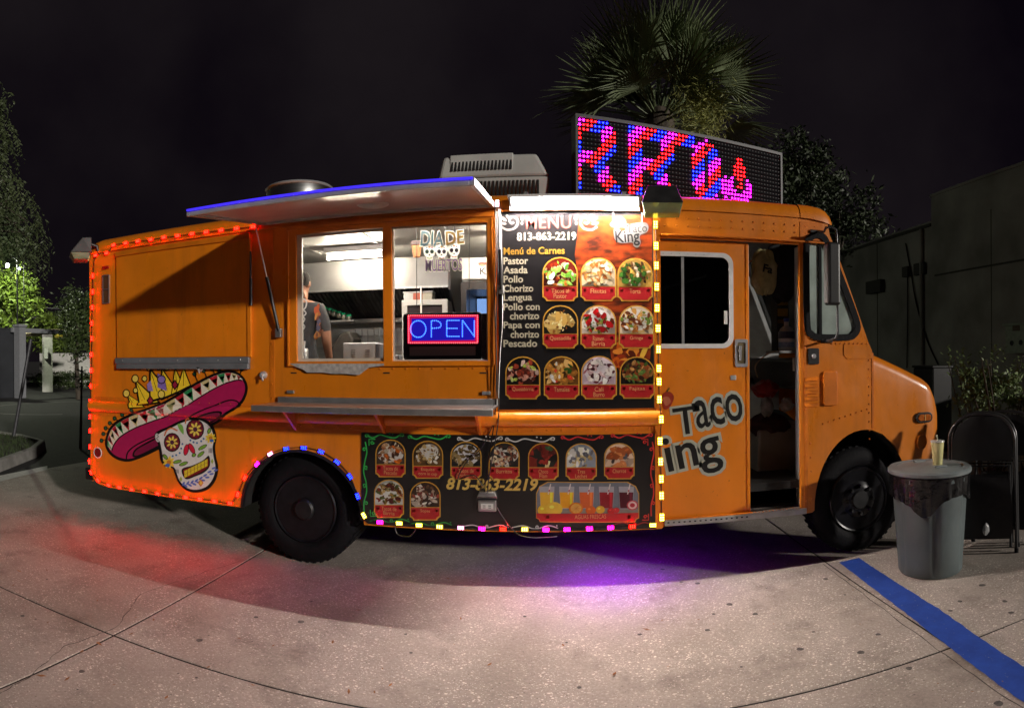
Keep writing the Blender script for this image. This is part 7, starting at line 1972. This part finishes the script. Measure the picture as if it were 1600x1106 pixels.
# ================================================================ building on the right
BX = 8.5
STUC = mat('stucco', (0.36, 0.355, 0.33), 0.9, noise=0.45, nscale=0.9, bump=0.4, bscale=60)
zt1, zt2 = WX(1450, 310, BX).z, WX(1455, 345, BX).z
yc = WX(1455, 345, BX).y
bd1 = thing('stucco_building', 'plain dark stucco commercial building on the right', 'building', (BX + 4, yc, 0))
B().box(BX, BX + 9, 3.7, yc, -.02, zt1).build('tall_wall', STUC, bd1)
B().box(BX + .006, BX + 9, yc + .002, yc + 14, -.02, zt2).build('low_wall', STUC, bd1)
B().box(BX - .03, BX + 9, 3.68, yc + .02, zt1 + .001, zt1 + .06).build('parapet_cap', STUC, bd1)
a, c = WX(1310, 408, BX), WX(1455, 355, BX)
COPE = mat('dark_band', (0.05, 0.05, 0.045), 0.8)
B().box(BX - .035, BX + .0055, yc + .002, yc + 14, zt2 - .13, zt2 - .06).build('drip_band', COPE, bd1)
z = WX(1530, 418, BX).z; B().box(BX - .02, BX - .0005, 3.7, yc - .15, z - .02, z + .02).build('drip_band', COPE, bd1)
def wbox(px0, py0, px1, py1, d0, d1, m, nm, parent):
    a, c = WX(px0, py0, BX), WX(px1, py1, BX)
    return B().box(BX - d1, BX - d0, min(a.y, c.y), max(a.y, c.y), min(a.z, c.z), max(a.z, c.z)).build(nm, m, parent, bevel=.01)
wbox(1360, 441, 1383, 456, .006, .16, COPE, 'wall_vent', bd1)
wbox(1432, 413, 1448, 428, .006, .1, COPE, 'wall_vent', bd1)
wbox(1415, 418, 1424, 432, .006, .12, COPE, 'junction_box', bd1)
pts = [WX(x, y, BX - .03) for x, y in ((1415, 380), (1424, 430), (1432, 475), (1448, 530), (1466, 570))]
B().tube(spline(pts, False, 5), .018, 6).build('conduit', BLACK, bd1, smooth=50)
pts = [WX(x, y, BX - .03) for x, y in ((1418, 430), (1418, 500), (1417, 575))]
B().tube(pts, .015, 6).build('conduit', BLACK, bd1, smooth=50)
for y in (yc + 2.6, yc + 5.2, yc - 2.2): B().box(BX - .004, BX + .0055, y - .012, y + .012, 0, zt2 - .14).build('control_joint', COPE, bd1)
B().tube([(BX - .06, yc + .35, zt2 - .15), (BX - .06, yc + .35, .1)], .05, 8).build('downpipe', STUC, bd1, smooth=50)
# meter cabinet
m0, m1 = WX(1571, 552, BX - .25), WX(1632, 506, BX - .25)
mb = thing('meter_cabinet', 'pale green electrical cabinet with two knockouts on the dark wall', 'electrical box', (BX - .12, (m0.y + m1.y) / 2, m0.z))
yl, yr = max(m0.y, m1.y), min(m0.y, m1.y)
B().box(BX - .25, BX - .001, yr, yl, m0.z, m1.z).build('cabinet', mat('meter_green', (0.30, 0.36, 0.29), 0.5, noise=0.2), mb, bevel=.01)
B().box(BX - .29, BX - .001, yr - .05, yl + .06, m1.z + .001, m1.z + .05).build('rain_hood', mat('meter_green'), mb, bevel=.01)
for px, py in ((1581, 536), (1595, 535)):
    w = WX(px, py, BX - .25); B().lathe(w, [(0, .012), (.05, .012), (.055, 0)], (-1, 0, 0), 16).build('knockout', BLACK, mb)
w = WX(1588, 513, BX - .25); B().box(BX - .262, BX - .2505, w.y - .1, w.y + .1, w.z - .05, w.z + .06).build('name_plate', mat('plate_brown', (0.1, 0.07, 0.05), 0.6), mb)
# dark utility cabinet behind the nose
a = F(1447, 575, 10.4); c = F(1492, 575, 10.4)
uc = thing('utility_cabinet', 'black utility cabinet standing behind the nose of the truck', 'cabinet', ((a.x + c.x) / 2, a.y + .2, 0))
B().box(a.x, c.x, a.y - .2, a.y + .4, -.02, a.z).build('case', BLACK, uc, bevel=.02)
B().box(a.x - .02, c.x + .02, a.y - .22, a.y + .42, a.z + .001, a.z + .04).build('lid', BLACK, uc, bevel=.01)
# shrub
c = F(1548, 608, 7.3)
sb = thing('leafy_shrub', 'leafy green shrub against the building beside the parked car', 'shrub', (c.x, c.y, 0))
b = B()
for k in range(14):
    e = c + Vector((rnd(-.6, .6), rnd(-.3, .3), rnd(-.2, .45))); b.tube([(c.x + rnd(-.1, .1), c.y, -.02), (c.x + (e.x - c.x) * .4, e.y, c.z * .5), e], [.016, .011, .005], 5)
b.build('stems', BARK, sb)
f = B(); foliage(f, (c.x, c.y, c.z - .05), (.50, .3, .36), 1900, .034, 34, .3); 
for k in range(16):
    q = c + Vector((rnd(-.6, .6), rnd(-.2, .2), rnd(.1, .35)))
    for j in range(12):
        p = q + Vector((rnd(-.05, .05), rnd(-.05, .05), j * .018)); a_ = rnd(0, 6.3); d = Vector((math.cos(a_), math.sin(a_), .6)).normalized() * .06; w_ = d.cross(Vector((0, 0, 1))).normalized() * .014
        f.add([p, p + d * .5 + w_, p + d, p + d * .5 - w_], [(0, 1, 2, 3)])
f.build('leaves', leafmat('shrub_leaf', (0.20, 0.27, 0.10), (0.08, 0.12, 0.035)), sb, recalc=False)

# ================================================================ parked car at the right edge
cr = thing('parked_car', 'pale silver-green parked car at the right edge behind the folding chairs', 'car', (7.0, 2.1, 0))
CX0, CY0, CY1 = 5.02, 1.25, 2.98
def cs(x, zt, zb, ins, tp):
    """car body section at x: bottom, sill, shoulder, top"""
    R = []
    for y, z in ((CY0 + .06 + ins, zb), (CY0 + ins, zb + .12), (CY0 + ins - .01, zb + .32), (CY0 + ins + .03, zt - .10), (CY0 + ins + .10 + tp, zt - .02), ((CY0 + CY1) / 2, zt + .03), (CY1 - ins - .10 - tp, zt - .02), (CY1 - ins - .03, zt - .10), (CY1 - ins + .01, zb + .32), (CY1 - ins, zb + .12), (CY1 - .06 - ins, zb)):
        R.append((x, y, z))
    return R
CAR = mat('car_paint', (0.36, 0.40, 0.37), 0.25, 0.5, noise=0.1, coat=0.8)
b = B(); secs = [(0, .74, .30, .30), (.03, .82, .24, .16), (.12, .88, .20, .07), (.35, .93, .20, .02), (.8, .98, .2, 0), (1.25, 1.02, .2, 0), (2.4, 1.0, .2, 0), (3.5, 1.0, .2, 0), (4.0, 1.02, .22, .02), (4.25, .95, .3, .08), (4.3, .85, .35, .2)]
b.grid([cs(CX0 + x, zt, zb, i, 0) for x, zt, zb, i in secs]); b.add(cs(CX0, .74, .30, .30, 0), [list(range(11))]); b.add(cs(CX0 + 4.3, .85, .35, .2, 0), [list(range(11))])
b.build('body', CAR, cr, smooth=50)
b = B(); cab = [(1.2, 1.02, .12), (1.75, 1.42, .2), (2.4, 1.47, .2), (3.0, 1.42, .2), (3.65, 1.02, .12)]
rows = [[(CX0 + x, CY0 + .06, 1.0), (CX0 + x, CY0 + i, zt - .03), (CX0 + x, CY0 + i + .1, zt), (CX0 + x, CY1 - i - .1, zt), (CX0 + x, CY1 - i, zt - .03), (CX0 + x, CY1 - .06, 1.0)] for x, zt, i in cab]
b.grid(rows); b.build('cabin_glass', mat('car_glass', (0.02, 0.022, 0.022), 0.08), cr, smooth=40)
B().box(CX0 + 1.75, CX0 + 3.0, CY0 + .25, CY1 - .25, 1.455, 1.49).build('roof', CAR, cr, bevel=.02)
for x in (.82, 3.45):
    for y, s in ((CY0 + .005, 1), (CY1 - .215, 1)):
        wl_ = link('wheel', None, cr, (CX0 + x, y, .31))
        B().lathe((CX0 + x, y, .31), [(.2, -.012), (.26, -.016), (.30, .0), (.31, .03), (.31, .17), (.30, .2), (.2, .21)], (0, 1, 0), 30).build('tyre', RUBBER, wl_, smooth=40)
        B().lathe((CX0 + x, y, .31), [(.2, -.014), (.17, .02), (.06, .0), (0, -.005)], (0, 1, 0), 20).build('rim', ALU, wl_, smooth=30)
        if y < 2: B().tube([(CX0 + x + .35 * math.cos(a * PI / 12), CY0 - .012, .33 + .35 * math.sin(a * PI / 12)) for a in range(13)], .03, 6).build('wheel_arch', BLACK, cr, smooth=50)
for y in (CY0 + .30, CY1 - .30): B().ball((CX0 + .06, y, .70), (.08, .16, .07), 12, 8).build('headlight', CHROME, cr, smooth=60)
B().box(CX0 + .02, CX0 + .035, CY0 + .6, CY1 - .6, .55, .66).build('grille', BLACK, cr)

cr.location = (6.55, 1.25, 0); cr.scale = (1, 1, 1.22); cr.rotation_euler = (0, 0, math.radians(47))

# ================================================================ rubbish bin with liner and drink
tcn = G(1456, 890); TX, TY = tcn.x, tcn.y + 0.02
tb = thing('trash_can', 'round grey plastic trash can with black liner and lid in front of the truck nose', 'trash can', (TX, TY, 0))
GP = mat('grey_bin_plastic', (0.115, 0.145, 0.15), 0.5, noise=0.2, nscale=4, bump=0.1, bscale=30)
b = B(); rows = []; n = 72
for z, r in ((0.004, .235), (.02, .245), (.10, .25), (.40, .27), (.66, .287), (.70, .289)):
    rr = []
    for j in range(n):
        a = 2 * PI * j / n; rib = 0.012 if (j % 12) in (0, 1) and .05 < z < .68 else 0
        rr.append((TX + (r - rib) * math.cos(a), TY + (r - rib) * math.sin(a), z))
    rows.append(rr)
b.grid(rows, True); b.add(rows[0], [list(range(n))]); b.build('body', GP, tb, smooth=35)
B().lathe((TX, TY, .70), [(.289, 0), (.303, .004), (.305, .03), (.29, .034), (.28, .0)], (0, 0, 1), 48).build('rim', GP, tb, smooth=40)
# liner folded over the rim: wrinkled skirt with ragged hem
rows = []; nn = 110
hem = [0.16 + .02 * math.sin(2 * a + 1) + .11 * math.exp(-((a - 4.0) / .34) ** 2) + .05 * math.exp(-((a - 5.6) / .3) ** 2) for a in [2 * PI * j / nn for j in range(nn)]]
wr = [.004 * math.sin(17 * 2 * PI * j / nn) + .004 * math.sin(29 * 2 * PI * j / nn + 1) for j in range(nn)]
for k in range(8):
    t = k / 7
    rows.append([(TX + (.309 - .012 * t + wr[j] * (.4 + t) + .006 * math.sin(4 * t + j * .35) * t) * math.cos(2 * PI * j / nn), TY + (.309 - .012 * t + wr[j] * (.4 + t) + .006 * math.sin(4 * t + j * .35) * t) * math.sin(2 * PI * j / nn), .745 - hem[j] * t) for j in range(nn)])
rows.insert(0, [(TX + .27 * math.cos(2 * PI * j / nn), TY + .27 * math.sin(2 * PI * j / nn), .748) for j in range(nn)])
B().grid(rows, True).build('liner', mat('black_liner', (0.008, 0.008, 0.009), 0.25, bump=0.5, bscale=24), tb, smooth=80)
ld = B().lathe((TX, TY, .752), [(.315, 0), (.322, .006), (.322, .028), (.31, .040), (.26, .046), (.252, .040), (.20, .046), (.10, .056), (0, .058)], (0, 0, 1), 56).build('lid', mat('lid_grey', (0.19, 0.22, 0.225), 0.45, noise=0.15), tb, smooth=35)
for s in (-1, 1): B().box(TX - .05, TX + .05, TY + s * .14 - .02, TY + s * .14 + .02, .80, .815).build('lid_grip', mat('lid_grey'), ld, bevel=.006)
cp = W(1465, 727, TY - 0.08)
cu = thing('drink_cup', 'clear plastic cup of pale yellow drink with a straw on the trash can lid', 'cup', (cp.x, TY - .08, .80))
ch = .175
B().lathe((cp.x, TY - .08, .806), [(.034, 0), (.036, .004), (.050, ch), (.047, ch), (.0, ch)], (0, 0, 1), 24).build('cup', mat('lemon_drink', (0.85, 0.80, 0.38), 0.25, trans=0.1, noise=0.1, nscale=10), cu, smooth=40)
B().lathe((cp.x, TY - .08, .806 + ch), [(.052, 0), (.054, .004), (.052, .012), (.04, .014), (0, .014)], (0, 0, 1), 24).build('lid', mat('clear_lid', (0.6, 0.6, 0.55), 0.2), cu, smooth=40)
B().cyl((cp.x, TY - .08, .82 + ch), (cp.x - .006, TY - .08, .86 + ch), .005, n=8).build('straw', mat('straw', (0.6, 0.58, 0.4), 0.4), cu)

# ================================================================ folded chairs leaning by the nose
FB = mat('black_chair_plastic', (0.014, 0.014, 0.015), 0.34, noise=0.3)
TUBEM = mat('chair_tube', (0.06, 0.06, 0.062), 0.3, 0.6)
def chair(loc, rz, lean, label):
    t = thing('folding_chair', label, 'folding chair', loc, 'folding chairs by the trash can')
    M = Matrix.Translation(loc) @ Matrix.Rotation(rz, 4, 'Z') @ Matrix.Rotation(lean, 4, 'X') @ Matrix.Scale(1.18, 4)
    def fin(b, nm, m, **k):
        b.v = [tuple(M @ Vector(p)) for p in b.v]; return b.build(nm, m, t, **k)
    top = [(-.235, 0, .02), (-.235, 0, .55)] + [(-.235 + .19 - .19 * math.cos(math.radians(a)), 0, .78 + .19 * math.sin(math.radians(a))) for a in range(0, 91, 15)] + [(.235 - .19 + .19 * math.sin(math.radians(a)), 0, .78 + .19 * math.cos(math.radians(a))) for a in range(0, 91, 15)] + [(.235, 0, .55), (.235, 0, .02)]
    fin(B().tube(top, .0125, 8), 'back_frame', TUBEM, smooth=50)
    fin(B().tube([(-.20, .05, .03), (-.20, .045, .60), (.20, .045, .60), (.20, .05, .03)], .0115, 8), 'rear_frame', TUBEM, smooth=50)
    rows = []
    for z, w_ in ((.64, .213), (.70, .216), (.76, .214), (.84, .195), (.90, .155), (.945, .09)):
        rows.append([(w_ * u, -.014 - .018 * (1 - u * u), z) for u in (-1, -.6, -.2, .2, .6, 1)] + [(w_ * u, .0 - .018 * (1 - u * u) + .006, z) for u in (1, .6, .2, -.2, -.6, -1)])
    fin(B().grid(rows, True), 'backrest', FB, smooth=50)
    rows = []
    for z, w_ in ((.10, .19), (.14, .205), (.30, .205), (.48, .20), (.52, .185)):
        rows.append([(w_ * u, -.03 - .008 * (1 - u * u), z) for u in (-1, -.5, 0, .5, 1)] + [(w_ * u, -.008, z) for u in (1, .5, 0, -.5, -1)])
    fin(B().grid(rows, True), 'seat', FB, smooth=50)
    fin(B().tube([(-.235, 0, .18), (.235, 0, .18)], .009, 6), 'crossbar', TUBEM, smooth=50)
    for x in (-.235, .235): fin(B().cyl((x, 0, .0), (x, 0, .03), .016, n=10), 'rubber_foot', RUBBER)
    return t
q = G(1545, 866)
chair((q.x - .02, q.y + .05, .0), math.radians(-38), math.radians(-9), 'front black folding chair folded upright right of the trash can')
chair((q.x + .09, q.y + .15, .0), math.radians(-38), math.radians(-9), 'black folding chair leaning directly behind the front folded chair')
chair((q.x + .30, q.y + .14, .0), math.radians(-50), math.radians(-11), 'black folding chair furthest right, cut off by the picture edge')
c = G(1538, 868); c = W(1538, 826, c.y)
o = crumple('plastic_wrapper', 'crumpled clear plastic wrapper caught beside the folded chairs', 'wrapper', (c.x, c.y - .02, c.z), (.035, .02, .05), mat('bag_clear'), 10, .2)
